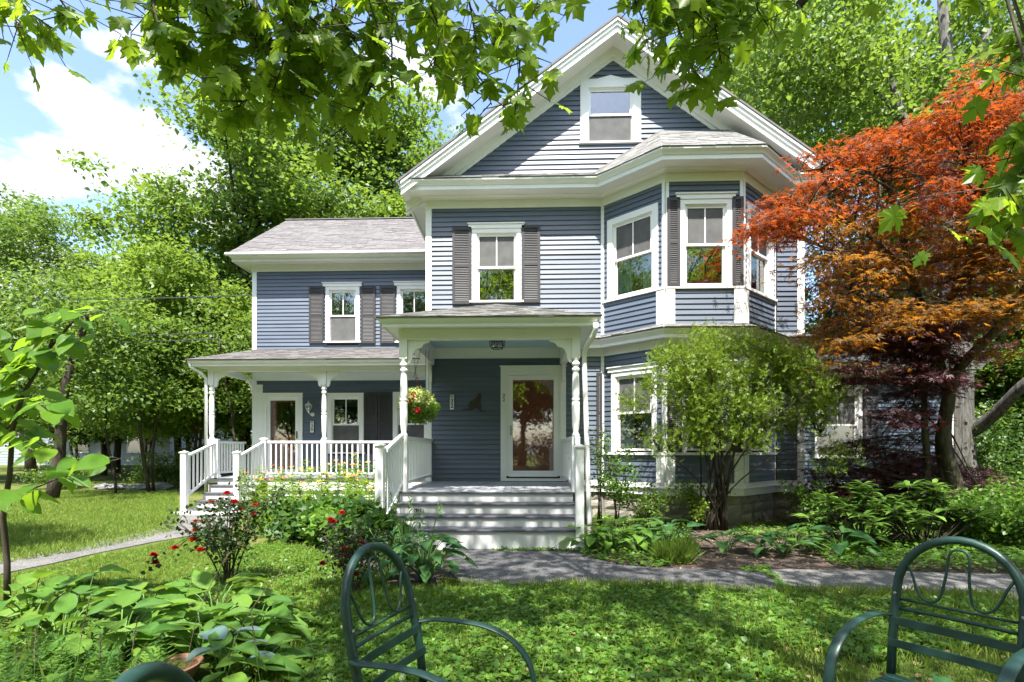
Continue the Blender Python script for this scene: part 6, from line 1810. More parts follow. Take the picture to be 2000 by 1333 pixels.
# ------------------------------------------------------------ flower bed by the left porch
def lily(x, y, h, label, seed, flow, mat='petal_orange'):
    rr = random.Random(seed); t = thing('lily_plant', label, 'flower', (x, y, 0), 0, 'leafy lilies in the bed by the left porch'); mb = MB(); pos = []; axs = []
    tops = []
    for s in range(3):
        e = Vector((rr.gauss(0, .14), rr.gauss(0, .12), h * rr.uniform(.78, 1.05))); b_ = bez((rr.uniform(-.05, .05), rr.uniform(-.05, .05), 0), (e.x * .3, e.y * .3, e.z * .6), e, 8); mb.tube(b_, taper(.007, .004, 9), 5); tops.append(e)
        for k in range(62):
            f = (k + rr.random()) / 62 * 7.98; i = int(f); q = b_[i].lerp(b_[i + 1], f - i)
            if q.z < .12: continue
            a = k * 2.4 + rr.random(); pos.append(q); axs.append(Vector((math.cos(a), math.sin(a), rr.uniform(-.25, .55))))
    mb.build('stem', M['petiole'], t, smooth=True, world=False)
    g = rs(seed); n = len(pos)
    V, F = scatter(([(0, 0, 0), (.12, .35, .02), (0, 1, -.22), (-.12, .35, .02)], [(0, 1, 2), (0, 2, 3)]), np.array([tuple(q) for q in pos]), np.array([tuple(q) for q in axs]), g.normal(size=(n, 3)) * .3 + [0, 0, 1], g.uniform(.09, .16, n))
    np_obj('foliage', V, F, M['leaf_lily'], t, world=False)
    for k in range(flow):
        e = tops[k % 3] + Vector((rr.gauss(0, .04), rr.gauss(0, .04), rr.uniform(-.02, .06)))
        ps = []; aa = []
        for j in range(6):
            a = j * math.pi / 3; ps.append(tuple(e)); aa.append((math.cos(a), math.sin(a) - .3, .45))
        V, F = scatter(([(0, 0, 0), (.2, .5, -.05), (0, 1, .12), (-.2, .5, -.05)], [(0, 1, 2), (0, 2, 3)]), np.array(ps), np.array(aa), np.tile([0, 0, 1], (6, 1)), .075)
        np_obj('flower', V, F, M[mat], t, world=False)
spots = [(500, 11.0, 1.05), (545, 10.8, 1.1), (575, 10.6, 1.0), (600, 10.9, 1.15), (630, 10.5, 1.05), (655, 10.2, 1.1), (680, 10.6, 1.25), (700, 10.0, 1.1), (720, 10.5, 1.25), (740, 9.8, 1.15), (755, 10.2, 1.2), (520, 10.2, .95), (560, 9.8, .9), (590, 9.6, .9), (620, 9.8, 1.0), (650, 9.2, .95), (680, 9.4, 1.0), (710, 9.1, 1.0), (735, 8.9, 1.0), (490, 10.4, .9), (540, 9.4, .75), (600, 9.0, .75), (690, 8.7, .8), (750, 8.6, .9), (725, 8.3, .75)]
for i, (px, t_, h) in enumerate(spots):
    x, y = cx(px, t_); fl = i % 3 if h > .85 else 0
    lily(x, y, h, 'tall leafy lily plant with a few %s blooms, in the bed by the left porch' % ('orange' if i % 2 else 'yellow') if fl else 'tall leafy lily stems without bloom in the bed by the left porch', 300 + i, fl * 2, 'petal_orange' if i % 2 else 'petal_yellow')
db = [(600, 8.0, .55, .62), (660, 7.6, .5, .6), (715, 7.4, .5, .62), (560, 8.6, .5, .5), (640, 8.3, .5, .6), (700, 6.9, .4, .45), (740, 6.7, .35, .5)]
for i, (px, t_, r, h) in enumerate(db):
    x, y = cx(px, t_)
    bush('perennial_clump', (x, y, 0), r, h, .10, 1500, 'leaf_cover' if i % 2 else 'leaf_dark', ['leafy green clump in front of the lilies, furthest left but one', 'leafy green clump before the middle lilies', 'leafy clump below the left stair newel', 'leafy clump at the left end of the lilies', 'leafy clump behind the loose red roses', 'low leafy clump left of the stair newel foot', 'lowest leafy clump by the bottom step'][i], 'perennial', 'leafy clumps in the flower bed', 400 + i, T_OVAL, 6)
# arching daylily leaves
g = rs(15)
dl = thing('daylily_clump', 'arching strap leaved daylily clump at the left end of the flower bed', 'flower', (*cx(545, 8.2), 0))
mb = MB(); rr = random.Random(4)
for i in range(70):
    a = rr.uniform(0, 6.28); L_ = rr.uniform(.4, .75); o_ = Vector((rr.uniform(-.22, .22), rr.uniform(-.15, .15), 0)); d = Vector((math.cos(a), math.sin(a), 0)); sd_ = Vector((-d.y, d.x, 0))
    pts = bez(o_, o_ + d * L_ * .35 + Vector((0, 0, L_ * 1.0)), o_ + d * L_ * .95 + Vector((0, 0, L_ * .35)), 6); k = len(mb.v)
    vs = []
    for j, q in enumerate(pts): wq_ = .011 * (1 - (j / 6) ** 2) + .001; vs += [q - sd_ * wq_, q + sd_ * wq_]
    mb.add(vs, [(2 * j, 2 * j + 1, 2 * j + 3, 2 * j + 2) for j in range(6)])
mb.build('foliage', M['leaf_lily'], dl, world=False)

# ------------------------------------------------------------ roses
def rose(name, base, label, seed, canes, blooms, h, w_, nleaf):
    t = thing(name, label, 'rose bush', tuple(base)); rr = random.Random(seed); mb = MB(); pts = []
    for i in range(canes):
        a = rr.uniform(0, 6.28); e = Vector((w_ * rr.uniform(-1, 1), w_ * .5 * rr.uniform(-1, 1), h * rr.uniform(.5, 1.0)))
        b_ = bez((rr.uniform(-.05, .05), rr.uniform(-.04, .04), -.02), (e.x * .35, e.y * .4, e.z * .65), e, 9); mb.tube(b_, taper(.0085, .003, 10), 6)
        for k in range(5):
            s = b_[rr.randrange(4, 10)]; f = s + Vector((rr.gauss(0, .11), rr.gauss(0, .09), rr.uniform(0, .15))); mb.tube([s, s.lerp(f, .5) + Vector((0, 0, .01)), f], [.0035, .003, .002], 5); pts += [s.lerp(f, .6), f]
    targets = [Vector(b) - Vector(base) for b in blooms]
    for q in targets:
        e = min(pts, key=lambda l: (l - q).length); mb.tube(bez(e, e.lerp(q, .6) + Vector((0, 0, -.02)), q, 4), taper(.003, .0022, 5), 5)
    mb.build('canes', M['twig'], t, smooth=True, world=False)
    g = rs(seed); P_ = np.array([tuple(q) for q in pts] + [tuple(q - Vector((0, 0, .05))) for q in targets])
    pos = P_[g.integers(0, len(P_), nleaf)] + g.normal(size=(nleaf, 3)) * .045
    V, F = scatter(T_OVAL, pos, g.normal(size=(nleaf, 3)) + [0, 0, -.2], g.normal(size=(nleaf, 3)) * .6 + [0, 0, 1], .045 * g.uniform(.6, 1.2, nleaf))
    np_obj('foliage', V, F, M['leaf_rose'], t, world=False)
    for i, q in enumerate(targets):
        ps = []; aa = []; nn_ = []; sz = []
        for ring, (cnt, el, s_) in enumerate(((7, .15, .050), (6, .6, .044), (5, 1.05, .036), (3, 1.35, .026))):
            for j in range(cnt):
                a = j * 2 * math.pi / cnt + ring * .5 + rr.uniform(-.15, .15); ps.append(tuple(q + Vector((0, 0, ring * .003)))); aa.append((math.cos(a) * math.cos(el), math.sin(a) * math.cos(el), math.sin(el))); nn_.append((-math.cos(a), -math.sin(a), .5)); sz.append(s_ * rr.uniform(.9, 1.15))
        V, F = scatter(([(0, 0, 0), (.42, .35, .08), (.46, .75, .16), (0, 1, .06), (-.46, .75, .16), (-.42, .35, .08), (0, .5, -.03)], [(6, 0, 1), (6, 1, 2), (6, 2, 3), (6, 3, 4), (6, 4, 5), (6, 5, 0)]), np.array(ps), np.array(aa), np.array(nn_), sz)
        np_obj('flower', V, F, M['petal_red'], t, world=False)
    return t
def pt_(px, py, t): q = camxy((px - 985) / 1010 * t, t); return (q.x, q.y, EYE + (877 - py) / 1010 * t)
b1 = gr(445, 1146)
rose('rose_bush', b1, 'dark caned rose bush with scattered small red blooms by the sunny lawn', 51, 15,
     [pt_(443, 966, 5.3), pt_(458, 983, 5.2), pt_(413, 982, 5.3), pt_(498, 990, 5.3), pt_(494, 1007, 5.3), pt_(384, 1022, 5.2), pt_(382, 1039, 5.1), pt_(377, 1057, 5.1), pt_(392, 1077, 5.0), pt_(341, 1073, 5.2), pt_(300, 1086, 5.1), pt_(303, 1102, 5.1), pt_(470, 1000, 5.3), pt_(430, 1000, 5.3)], .93, .52, 1500)
b2 = gr(690, 1165)
rose('rose_bush', b2, 'loose rose bush with brighter red blooms behind the left garden chair', 52, 9,
     [pt_(645, 1018, 5.4), pt_(652, 1023, 5.4), pt_(668, 1004, 5.6), pt_(698, 1056, 5.2), pt_(708, 1064, 5.1), pt_(651, 1078, 5.1), pt_(673, 1074, 5.2), pt_(674, 1088, 5.1), pt_(630, 1104, 5.0), pt_(664, 1107, 5.0), pt_(693, 1125, 4.9), pt_(682, 1090, 5.1)], .70, .30, 700)

# ------------------------------------------------------------ hanging basket
hb = at(815, 790, 8.30)
t = thing('hanging_basket', 'hanging basket of variegated trailing leaves and red flowers beside the left porch post', 'flower basket', (hb.x, 8.30, hb.z))
zz1 = 3.04 - hb.z
g = rs(61); n = 4200
c = unit(g.normal(size=(n, 3))) * g.uniform(.6, 1, (n, 1)); c *= [.30, .28, .26]; c[:, 2] += .02
low = c[:, 2] < -.0; c[low, 0] = c[low, 0] * 1.15 + .05; c[low, 2] *= 1.35
up_ = ~low
V, F = scatter(T_OVAL, c[up_], g.normal(size=(up_.sum(), 3)), g.normal(size=(up_.sum(), 3)) * .5 + c[up_] * 3 + [0, -.3, .6], .034 * g.uniform(.7, 1.3, up_.sum())); np_obj('variegated_foliage', V, F, M['leaf_varieg'], t, world=False)
V, F = scatter(T_OVAL, c[low], g.normal(size=(low.sum(), 3)) + [0, 0, -.8], g.normal(size=(low.sum(), 3)) * .5 + c[low] * 3 + [0, -.2, .3], .036 * g.uniform(.7, 1.3, low.sum())); np_obj('green_foliage', V, F, M['leaf_lily'], t, world=False)
for (dx_, dz_, nb_) in ((.06, -.12, 26), (-.06, .04, 12), (-.01, .13, 8)):
    q = np.array([dx_, -.25, dz_]) + g.normal(size=(nb_, 3)) * .02
    V, F = scatter(T_OVAL, q, g.normal(size=(nb_, 3)), g.normal(size=(nb_, 3)) * .4 + [0, -1, .3], .04); np_obj('flower', V, F, M['petal_red'], t, world=False)
MB().lathe([(.09, -.12), (.13, .0), (.135, .01)], n=16).build('pot', M['hook'], t, smooth=True, world=False)
mb = MB()
for k in range(3):
    a = k * 2.1 + .4; p0 = Vector((.12 * math.cos(a), .12 * math.sin(a), .1)); p1 = Vector((-.01, 0, .33)); mb.tube([p0, p1], .0035, 5)
mb.tube([(-.01, 0, .33), (-.01, 0, .37), (-.03, 0, .40), (-.01, 0, .43), (.02, 0, .41)], .007, 6)
mb.build('hook', M['hook'], t, world=False)
mb = MB()
for (xx, yy, z0_, z1_) in ((-.02, 0, .42, zz1), (.09, .25, .1, zz1), (.13, .30, .1, zz1)):
    m_ = int((z1_ - z0_) / .035)
    for k in range(m_):
        z = z0_ + k * (z1_ - z0_) / m_; a = k % 2; f = (k / m_)
        ox = xx - (.05 * f if xx < 0 else 0); d_ = .008
        mb.tube([(ox - d_ * a, yy - d_ * (1 - a), z), (ox - d_ * a, yy - d_ * (1 - a), z + .04), (ox + d_ * a, yy + d_ * (1 - a), z + .04), (ox + d_ * a, yy + d_ * (1 - a), z), (ox - d_ * a, yy - d_ * (1 - a), z)], .0028, 4)
mb.tube([(-.06, 0, .42), (.06, .02, zz1)], .004, 5); mb.tube([(-.08, -.2, zz1 + .05), (-.07, -.12, zz1 - .05), (-.04, 0, zz1 - .02), (.02, 0, zz1 + .02)], .008, 6)
mb.build('chain', M['chain'], t, world=False, kind='stuff')

# ============================================================ garden chairs
def chair(label, loc, rz, group='green metal garden chairs', scale=1.0):
    """local frame: +x right of the sitter's back plane, -y the way the chair faces, origin on the ground under the back"""
    t = thing('garden_chair', label, 'chair', loc, rz, group)
    w_, H = .235, .96
    lean = lambda z: .10 * max(0, z - .36)/.56 + .02 * max(0, z - .36)   # back leans away
    def bp(x, z): return Vector((x, lean(z) * 1.15, z))
    # arched back frame: flat tube, runs down as the rear legs
    pts = [bp(-w_, .27), bp(-w_, .45), bp(-w_, .60), bp(-w_, .70)]
    for i in range(1, 16):
        a = math.pi * i / 16; pts.append(bp(-w_ * math.cos(a), .70 + .26 * math.sin(a)))
    pts += [bp(w_, .70), bp(w_, .60), bp(w_, .45), bp(w_, .27)]
    MB().tube(pts, .02, 10, flat=(.009, .021, (1, 0, 0)) if False else None).build('back_frame', M['chair'], t, smooth=True, world=False)
    # scroll rod
    sp = []
    key = [(-.212, .79), (-.185, .73), (-.165, .665), (-.14, .615), (-.105, .595), (-.07, .615), (-.055, .67), (-.045, .76), (-.040, .86), (-.02, .895), (.02, .895), (.040, .86), (.045, .76), (.055, .67), (.07, .615), (.105, .595), (.14, .615), (.165, .665), (.185, .73), (.212, .79)]
    P = [bp(x * .95, z * .86 + .142) - Vector((0, .004, 0)) for x, z in key]
    for i in range(len(P) - 1):
        a = P[max(i - 1, 0)]; b = P[i]; c = P[i + 1]; d = P[min(i + 2, len(P) - 1)]
        for k in range(4):
            q = k / 4; sp.append(.5 * ((2 * b) + (c - a) * q + (2 * a - 5 * b + 4 * c - d) * q * q + (3 * b - a - 3 * c + d) * q ** 3))
    sp.append(P[-1])
    MB().tube(sp, .0062, 8).build('scroll_rod', M['chair'], t, smooth=True, world=False)
    MB().tube([bp(-w_, .640), bp(w_, .640)], .0065, 8).build('thin_rail', M['chair'], t, smooth=True, world=False)
    MB().tube([bp(-w_, .595), bp(-.1, .595) + Vector((0, .012, 0)), bp(.1, .595) + Vector((0, .012, 0)), bp(w_, .595)], .009, 8).build('thin_rail', M['chair'], t, smooth=True, world=False)
    for z in (.535, .430):
        n = 8; vs = []; fs = []
        for i in range(n + 1):
            x = -w_ - .012 + (2 * w_ + .024) * i / n; y = lean(z) * 1.15 + .012 * math.sin(math.pi * i / n)
            vs += [(x, y - .022 - .0, z - .020), (x, y - .018, z + .020), (x, y - .012, z + .020), (x, y - .016, z - .020)]
        for i in range(n):
            for j in range(4): a = 4 * i + j; b = 4 * i + (j + 1) % 4; fs.append((a, b, b + 4, a + 4))
        fs += [(0, 1, 2, 3), tuple(4 * n + j for j in (3, 2, 1, 0))]
        mb = MB(); mb.add(vs, fs); mb.build('back_slat', M['chair'], t, world=False, bevel=.004)
    for s in (-1, 1):
        # flat arm that becomes the front leg
        x = s * (w_ + .045)
        pl = [Vector((x - s * .03, lean(.58) + .0, .560)), Vector((x, -.03, .570)), Vector((x, -.16, .578)), Vector((x, -.30, .572)), Vector((x, -.41, .540)), Vector((x, -.49, .48)), Vector((x, -.535, .40)), Vector((x, -.555, .28)), Vector((x, -.555, .18)), Vector((x, -.55, .01))]
        res = []
        for i in range(len(pl) - 1):
            a = pl[max(i - 1, 0)]; b = pl[i]; c = pl[i + 1]; d = pl[min(i + 2, len(pl) - 1)]
            for k in range(5):
                q = k / 5; res.append(.5 * ((2 * b) + (c - a) * q + (2 * a - 5 * b + 4 * c - d) * q * q + (3 * b - a - 3 * c + d) * q ** 3))
        res.append(pl[-1])
        # strap: wide across x, thin, slightly crowned
        mb = MB(); vs = []; fs = []; cw = .024; th = .007
        for i, q in enumerate(res):
            d = (res[min(i + 1, len(res) - 1)] - res[max(i - 1, 0)]).normalized(); nn_ = d.cross(Vector((1, 0, 0))).normalized()
            if nn_.z < 0 and i < 5: nn_ = -nn_
            if i == 0: last = nn_
            if nn_.dot(last) < 0: nn_ = -nn_
            last = nn_
            for (ox, on) in ((-cw, -th * .3), (-cw * .8, th * .5), (0, th), (cw * .8, th * .5), (cw, -th * .3), (cw * .8, -th), (-cw * .8, -th)):
                vs.append(q + Vector((ox, 0, 0)) + nn_ * on)
        m7 = 7
        for i in range(len(res) - 1):
            for j in range(m7): a = m7 * i + j; b = m7 * i + (j + 1) % m7; fs.append((a, b, b + m7, a + m7))
        fs += [tuple(range(m7)), tuple(m7 * (len(res) - 1) + j for j in reversed(range(m7)))]
        mb.add(vs, fs); mb.build('arm', M['chair'], t, smooth=True, world=False)
        MB().tube([(s * w_, 0, .28), (s * (w_), .05, .15), (s * w_, .12, .01)], .015, 8).build('leg', M['chair'], t, smooth=True, world=False)
        MB().tube([(s * w_, 0, .262), (s * w_, -.25, .275), (s * (w_ + .03), -.53, .295)], .014, 8).build('seat_rail', M['chair'], t, smooth=True, world=False)
        MB().lathe([(.007, 0), (.007, .004), (.004, .006)], n=10, m=Matrix.Translation((s * w_, lean(.66) * 1.15 - .02, .67)) @ Matrix.Rotation(R_(90), 4, 'X')).build('bolt', M['steel'], t, world=False)
    for k in range(11):
        y = -.02 - k * .048; z = .272 + .02 * min(1, k / 6)
        MB().box(-w_, w_, y - .016, y + .016, z, z + .006).build('seat_slat', M['chair'], t, world=False)
    MB().box(-w_ - .02, w_ + .02, -.56, -.535, .285, .302).build('front_rail', M['chair'], t, world=False, bevel=.003)
    return t
def facing(nx, nz):   # direction the chair faces in camera ground axes -> rotation about z
    d = camxy(nx, nz); return math.atan2(d.y, d.x) + math.pi / 2
c1 = camxy(-.475, 2.27); chair('green metal garden chair with scrolled back turned to the right, left of centre', (c1.x, c1.y, 0), facing(.93, -.36))
c2 = camxy(2.07, 2.40); chair('green metal garden chair at the lower right corner, turned to the left', (c2.x, c2.y, 0), facing(-.83, -.55))
c3 = camxy(-.575, 1.0); chair('green metal garden chair whose back top just enters the bottom edge', (c3.x, c3.y, -.0), facing(.99, .15))

# clay saucer with water
sp_ = pt_(318, 1290, 3.05)
t = thing('clay_saucer', 'wide terracotta saucer with water among the foreground hostas', 'bird bath', (sp_[0], sp_[1], .115))
t.rotation_euler = (R_(-1), R_(-4), 0)
MB().lathe([(.13, -.10), (.16, -.09), (.205, -.01), (.21, .0), (.20, .004), (.190, -.005), (.17, -.028), (.10, -.034), (.002, -.034)], n=36).build('dish', M['clay'], t, smooth=True, world=False)
wm, wt_, wb2 = nodes('still_water'); wb2.inputs['Base Color'].default_value = (.10, .06, .035, 1); wb2.inputs['Roughness'].default_value = .03
MB().lathe([(.180, -.016), (.002, -.0155)], n=32).build('water', wm, t, world=False)

# ferny weeds and seeding grasses, lower left
g = rs(91)
fr_ = []
for i in range(190):
    px = g.uniform(-40, 330); t_ = g.uniform(2.0, 3.1)
    q = camxy((px - 985) / 1010 * t_, t_); hgt = g.uniform(.22, .46); d = Vector((g.normal(), g.normal(), 0)).normalized(); lean_ = g.uniform(.1, .45)
    o_ = Vector((q.x, q.y, 0)); tip = o_ + d * lean_ * hgt * 1.6 + Vector((0, 0, hgt)); pts = bez(o_, o_ + Vector((0, 0, hgt * .8)), tip, 12)
    for j in range(3, 13):
        ax1 = (pts[min(j, 12)] - pts[j - 1]).normalized(); sd_ = ax1.cross(Vector((0, 0, 1))).normalized(); ln = .085 * (1 - (j / 13) ** 1.6) + .012
        for s in (-1, 1): fr_.append((pts[j - 1], sd_ * s + ax1 * .55, Vector((0, 0, 1)), ln))
V, F = scatter(([(0, 0, 0), (.13, .3, .01), (0, 1, -.1), (-.13, .3, .01)], [(0, 1, 2), (0, 2, 3)]), np.array([tuple(f[0]) for f in fr_]), np.array([tuple(f[1]) for f in fr_]), np.array([tuple(f[2]) for f in fr_]), [f[3] for f in fr_])
o = np_obj('fern_foliage', V, F, M['leaf_cover'], kind='stuff'); tag(o, 'ferny weeds growing among the hostas in the lower left corner', 'weeds')
cover('tall_grass', [([(-2.9, 2.1), (-1.9, 2.1), (-2.4, 3.1), (-3.4, 3.3)], 220)], 'grass', 0, .33, 92, T_FINE, label='long loose grass blades in the lower left corner')
for i, (a, b, c, t_) in enumerate([((370, 1230), (395, 1150), (448, 1082), 3.2), ((440, 1280), (470, 1190), (545, 1122), 3.0), ((520, 1300), (500, 1250), (492, 1205), 2.9), ((150, 1330), (165, 1240), (175, 1170), 2.8), ((215, 1333), (200, 1290), (196, 1240), 2.6), ((70, 1333), (85, 1290), (70, 1235), 2.6), ((265, 1333), (258, 1280), (268, 1210), 2.7)]):
    A, B_, C_ = (Vector(pt_(q[0], q[1], t_)) for q in (a, b, c)); A0 = Vector((A.x - .02, A.y, 0))
    st = thing('seeding_grass', ['tall grass stalk with a dark seed head leaning right over the hostas', 'second dark seed head, right of the tallest', 'small pale seed stalk near the blue hosta', 'upright grass stalk left of the ferns', 'short pale grass stalk before the ferns', 'leftmost pale seed stalk', 'thin seed stalk left of the clay saucer'][i], 'grass stalk', (A0.x, A0.y, 0), 0, 'seeding grass stalks')
    pts = bez(A0, A.lerp(B_, .6) - Vector((.03, 0, 0)), C_, 14)
    MB().tube([q - A0 for q in pts], taper(.0022, .0012, 15), 5).build('stalk', M['cellulose'] if i < 2 else M['petiole'], st, world=False)
    mb = MB()
    rr = random.Random(i)
    for k in range(26):
        f = .62 + .38 * k / 25; j = min(13, int(f * 14)); q = pts[j].lerp(pts[j + 1], f * 14 - j) - A0; d = (pts[14] - pts[8]).normalized() * .02 + Vector((rr.uniform(-.007, .007), rr.uniform(-.007, .007), 0))
        mb.tube([q, q + d * .5, q + d], [.001, .003, .0008], 5)
    mb.build('seed_head', M['cellulose'], st, world=False, kind='stuff')

# utility cables on the left
for i, (y0, y1, lb) in enumerate([(567, 577, 'uppermost overhead cable crossing in front of the trees at the left'), (643, 650, 'middle overhead cable reaching the left wing'), (655, 662, 'lowest overhead cable reaching the left wing')]):
    A = at(-600, y0, 14.2); B_ = at(492 if i == 0 else 425, y1, 14.2); P_ = [A.lerp(B_, k / 16) - Vector((0, 0, .5 * (1 - (2 * k / 16 - 1) ** 2) * .4)) for k in range(17)]
    o = MB().tube(P_, .016, 5).build('overhead_cable', M['cable']); tag(o, lb, 'cable', 'overhead cables')

# fallen maple leaf on the lawn
q = pt_(1838, 1238, 2.95)
V, F = scatter(T_MAPLE, np.array([[q[0], q[1], .07]]), np.array([[.8, .5, .05]]), np.array([[0, -.3, 1]]), [.12])
o = np_obj('fallen_leaf', V, F, M['leaf_hosta_dark']); tag(o, 'pale fallen maple leaf lying on the lawn behind the right chair', 'leaf')

# ============================================================ overhead maple
om = thing('overhanging_maple', 'big maple beside the photographer whose leafy branches hang into the top of the view', 'tree', (5.4, -5.0, 0))
mb = MB()
mb.tube([(5.4, -5.0, -.1), (5.4, -5.0, .5), (5.35, -4.9, 2), (5.3, -4.7, 3.6), (5.0, -4.3, 6), (4.5, -3.8, 9)], [.55, .42, .38, .34, .25, .12], 14)
big = []
def arm_(pts, r0, r1):
    P_ = [Vector(q) for q in pts]; res = []
    for i in range(len(P_) - 1):
        a = P_[max(i - 1, 0)]; b = P_[i]; c = P_[i + 1]; d = P_[min(i + 2, len(P_) - 1)]
        for k in range(5):
            q = k / 5; res.append(.5 * ((2 * b) + (c - a) * q + (2 * a - 5 * b + 4 * c - d) * q * q + (3 * b - a - 3 * c + d) * q ** 3))
    res.append(P_[-1]); mb.tube(res, taper(r0, r1, len(res)), 8); return res
big += arm_([(5.3, -4.7, 3.6), (2.2, -3.6, 5.2), (-.8, -.5, 5.3), (-1.6, 1.6, 5.2), (-1.9, 3.2, 4.6)], .16, .03)
big += arm_([(5.2, -4.6, 4.0), (3.0, -2.8, 5.4), (1.8, .0, 5.7), (.8, 2.2, 5.2), (.5, 3.6, 4.7)], .16, .03)
big += arm_([(5.2, -4.6, 4.2), (4.0, -2.4, 5.2), (3.2, .2, 5.4), (2.6, 2.2, 5.0), (2.0, 3.8, 4.6)], .15, .03)
big += arm_([(5.1, -4.4, 5.0), (5.6, -2.2, 5.8), (5.2, .4, 5.6), (4.6, 2.4, 4.9)], .14, .03)
big += arm_([(5.3, -4.7, 3.6), (.6, -3.8, 5.0), (-3.4, -.6, 4.8), (-3.6, 1.4, 4.4), (-3.3, 2.6, 4.0)], .13, .025)
mb.build('trunk', M['bark'], om, smooth=True)
# twigs that reach into the picture: (photo x, y, depth) polylines
tw = [[(555, -60, 2.7), (560, 10, 2.7), (575, 80, 2.75), (565, 150, 2.75)], [(470, -60, 2.9), (490, 10, 2.9), (500, 75, 2.95)], [(340, -70, 2.6), (345, 0, 2.6), (350, 60, 2.65), (330, 110, 2.6)], [(400, -60, 2.8), (420, 30, 2.8), (440, 100, 2.8), (430, 170, 2.85), (470, 215, 2.85)],
      [(480, 10, 2.8), (520, 90, 2.8), (560, 130, 2.85), (590, 190, 2.85), (600, 225, 2.85)], [(640, -60, 2.7), (650, 20, 2.7), (690, 70, 2.75), (720, 90, 2.75)], [(620, 20, 2.9), (640, 100, 2.9), (660, 160, 2.9), (640, 220, 2.9)], [(700, -60, 2.5), (720, 0, 2.5), (740, 60, 2.5)],
      [(300, 10, 2.5), (310, 50, 2.5), (300, 90, 2.5)], [(540, 130, 2.7), (500, 180, 2.7), (450, 220, 2.75)], [(560, 60, 2.6), (620, 70, 2.6), (680, 120, 2.65), (700, 170, 2.7)],
      [(820, -60, 2.5), (840, 10, 2.5), (860, 60, 2.5), (850, 120, 2.5), (840, 150, 2.5)], [(900, -60, 2.6), (920, 20, 2.6), (930, 80, 2.6), (920, 130, 2.6), (950, 170, 2.6), (960, 205, 2.6)], [(980, -60, 2.5), (990, 10, 2.5), (1010, 70, 2.5), (1015, 130, 2.5), (1010, 190, 2.5), (1005, 225, 2.5)],
      [(790, -50, 2.7), (800, 0, 2.7), (815, 30, 2.7)], [(860, 20, 2.8), (900, 60, 2.8), (905, 110, 2.8)], [(950, 0, 2.7), (980, 40, 2.7), (960, 100, 2.7)],
      [(1220, -60, 2.7), (1240, 0, 2.7), (1260, 50, 2.7), (1250, 80, 2.7)], [(1290, -60, 2.8), (1310, 10, 2.8), (1330, 70, 2.8), (1345, 120, 2.8), (1365, 160, 2.8)], [(1370, -60, 2.7), (1390, 10, 2.7), (1400, 70, 2.7), (1410, 130, 2.7)],
      [(1430, -60, 2.9), (1450, 0, 2.9), (1440, 60, 2.9), (1420, 110, 2.9)], [(1340, 0, 3.0), (1300, 50, 3.0), (1300, 90, 3.0)], [(1040, -50, 2.6), (1050, 0, 2.6), (1040, 30, 2.6)],
      [(-20, -60, 2.6), (20, 0, 2.6), (60, 30, 2.6), (110, 60, 2.6)], [(80, -60, 2.5), (110, -10, 2.5), (140, 30, 2.5), (155, 50, 2.5)], [(-30, 0, 2.7), (20, 30, 2.7), (50, 60, 2.7)],
      [(2040, 60, 2.3), (2000, 110, 2.3), (1960, 130, 2.3)], [(2060, 160, 2.2), (2010, 210, 2.2), (1990, 260, 2.2)], [(2060, 260, 2.2), (2010, 320, 2.2), (1960, 370, 2.2), (1935, 400, 2.2)], [(2050, 80, 2.4), (2000, 40, 2.4), (1970, 60, 2.4)], [(2060, 330, 2.1), (2020, 390, 2.1), (1990, 420, 2.1)], [(1880, -60, 2.8), (1900, -10, 2.8), (1920, 10, 2.8)], [(1560, -60, 2.9), (1540, -20, 2.9), (1520, 0, 2.9)], [(1700, -60, 2.9), (1690, -40, 2.9), (1680, -20, 2.9)]]
rt = random.Random(13)
for k in range(13):
    px = rt.uniform(310, 790); py = rt.uniform(-30, 120); dd_ = rt.uniform(2.5, 3.2)
    tw.append([(px - rt.uniform(-30, 30), -70, dd_), (px, py, dd_), (px + rt.uniform(-40, 40), py + rt.uniform(40, 90), dd_ + .03), (px + rt.uniform(-50, 50), py + rt.uniform(80, 140), dd_ + .05)])
for k in range(7):
    px = rt.uniform(1270, 1500); py = rt.uniform(-40, 40); dd_ = rt.uniform(2.6, 3.2)
    tw.append([(px - rt.uniform(-30, 30), -70, dd_), (px, py, dd_), (px + rt.uniform(-30, 30), py + rt.uniform(20, 70), dd_ + .03)])
mbw = MB(); anch = []
rr = random.Random(77)
for P_ in tw:
    Q = [Vector(pt_(*q)) for q in P_]
    e = min(big, key=lambda l: (l - Q[0]).length + (2 if l.z < Q[0].z else 0))
    lead = bez(e, e.lerp(Q[0], .6) + Vector((0, 0, .25)), Q[0], 5)
    pts = lead[:-1] + Q; mbw.tube(pts, taper(.010, .0028, len(pts)), 6)
    dense = P_[0][0] > 1900 or P_[0][0] < 100
    for i in range(len(Q) - 1):
        L_ = (Q[i + 1] - Q[i]).length; k = max(3, int(L_ / (.0095 if P_[0][0] > 1900 and P_[0][1] > 0 else .016)))
        for j in range(k):
            q = Q[i].lerp(Q[i + 1], (j + rr.random()) / k)
            if rr.random() < .45:
                f = q + Vector((rr.gauss(0, .12), rr.gauss(0, .13), rr.uniform(-.13, .07))); mbw.tube([q, f], [.0028, .002], 4); q = f
            anch.append(q)
mbw.build('twig', M['twig'], om, smooth=True, kind='stuff')
MV = []
for k in range(4):
    tv, tf = maple_t(k); MV.append(bpy.data.meshes.new('leaf')); MV[-1].from_pydata(tv, [], tf); MV[-1].materials.append(M['leaf_over_obj']); MV[-1].update()
pet = MB(); allL = []
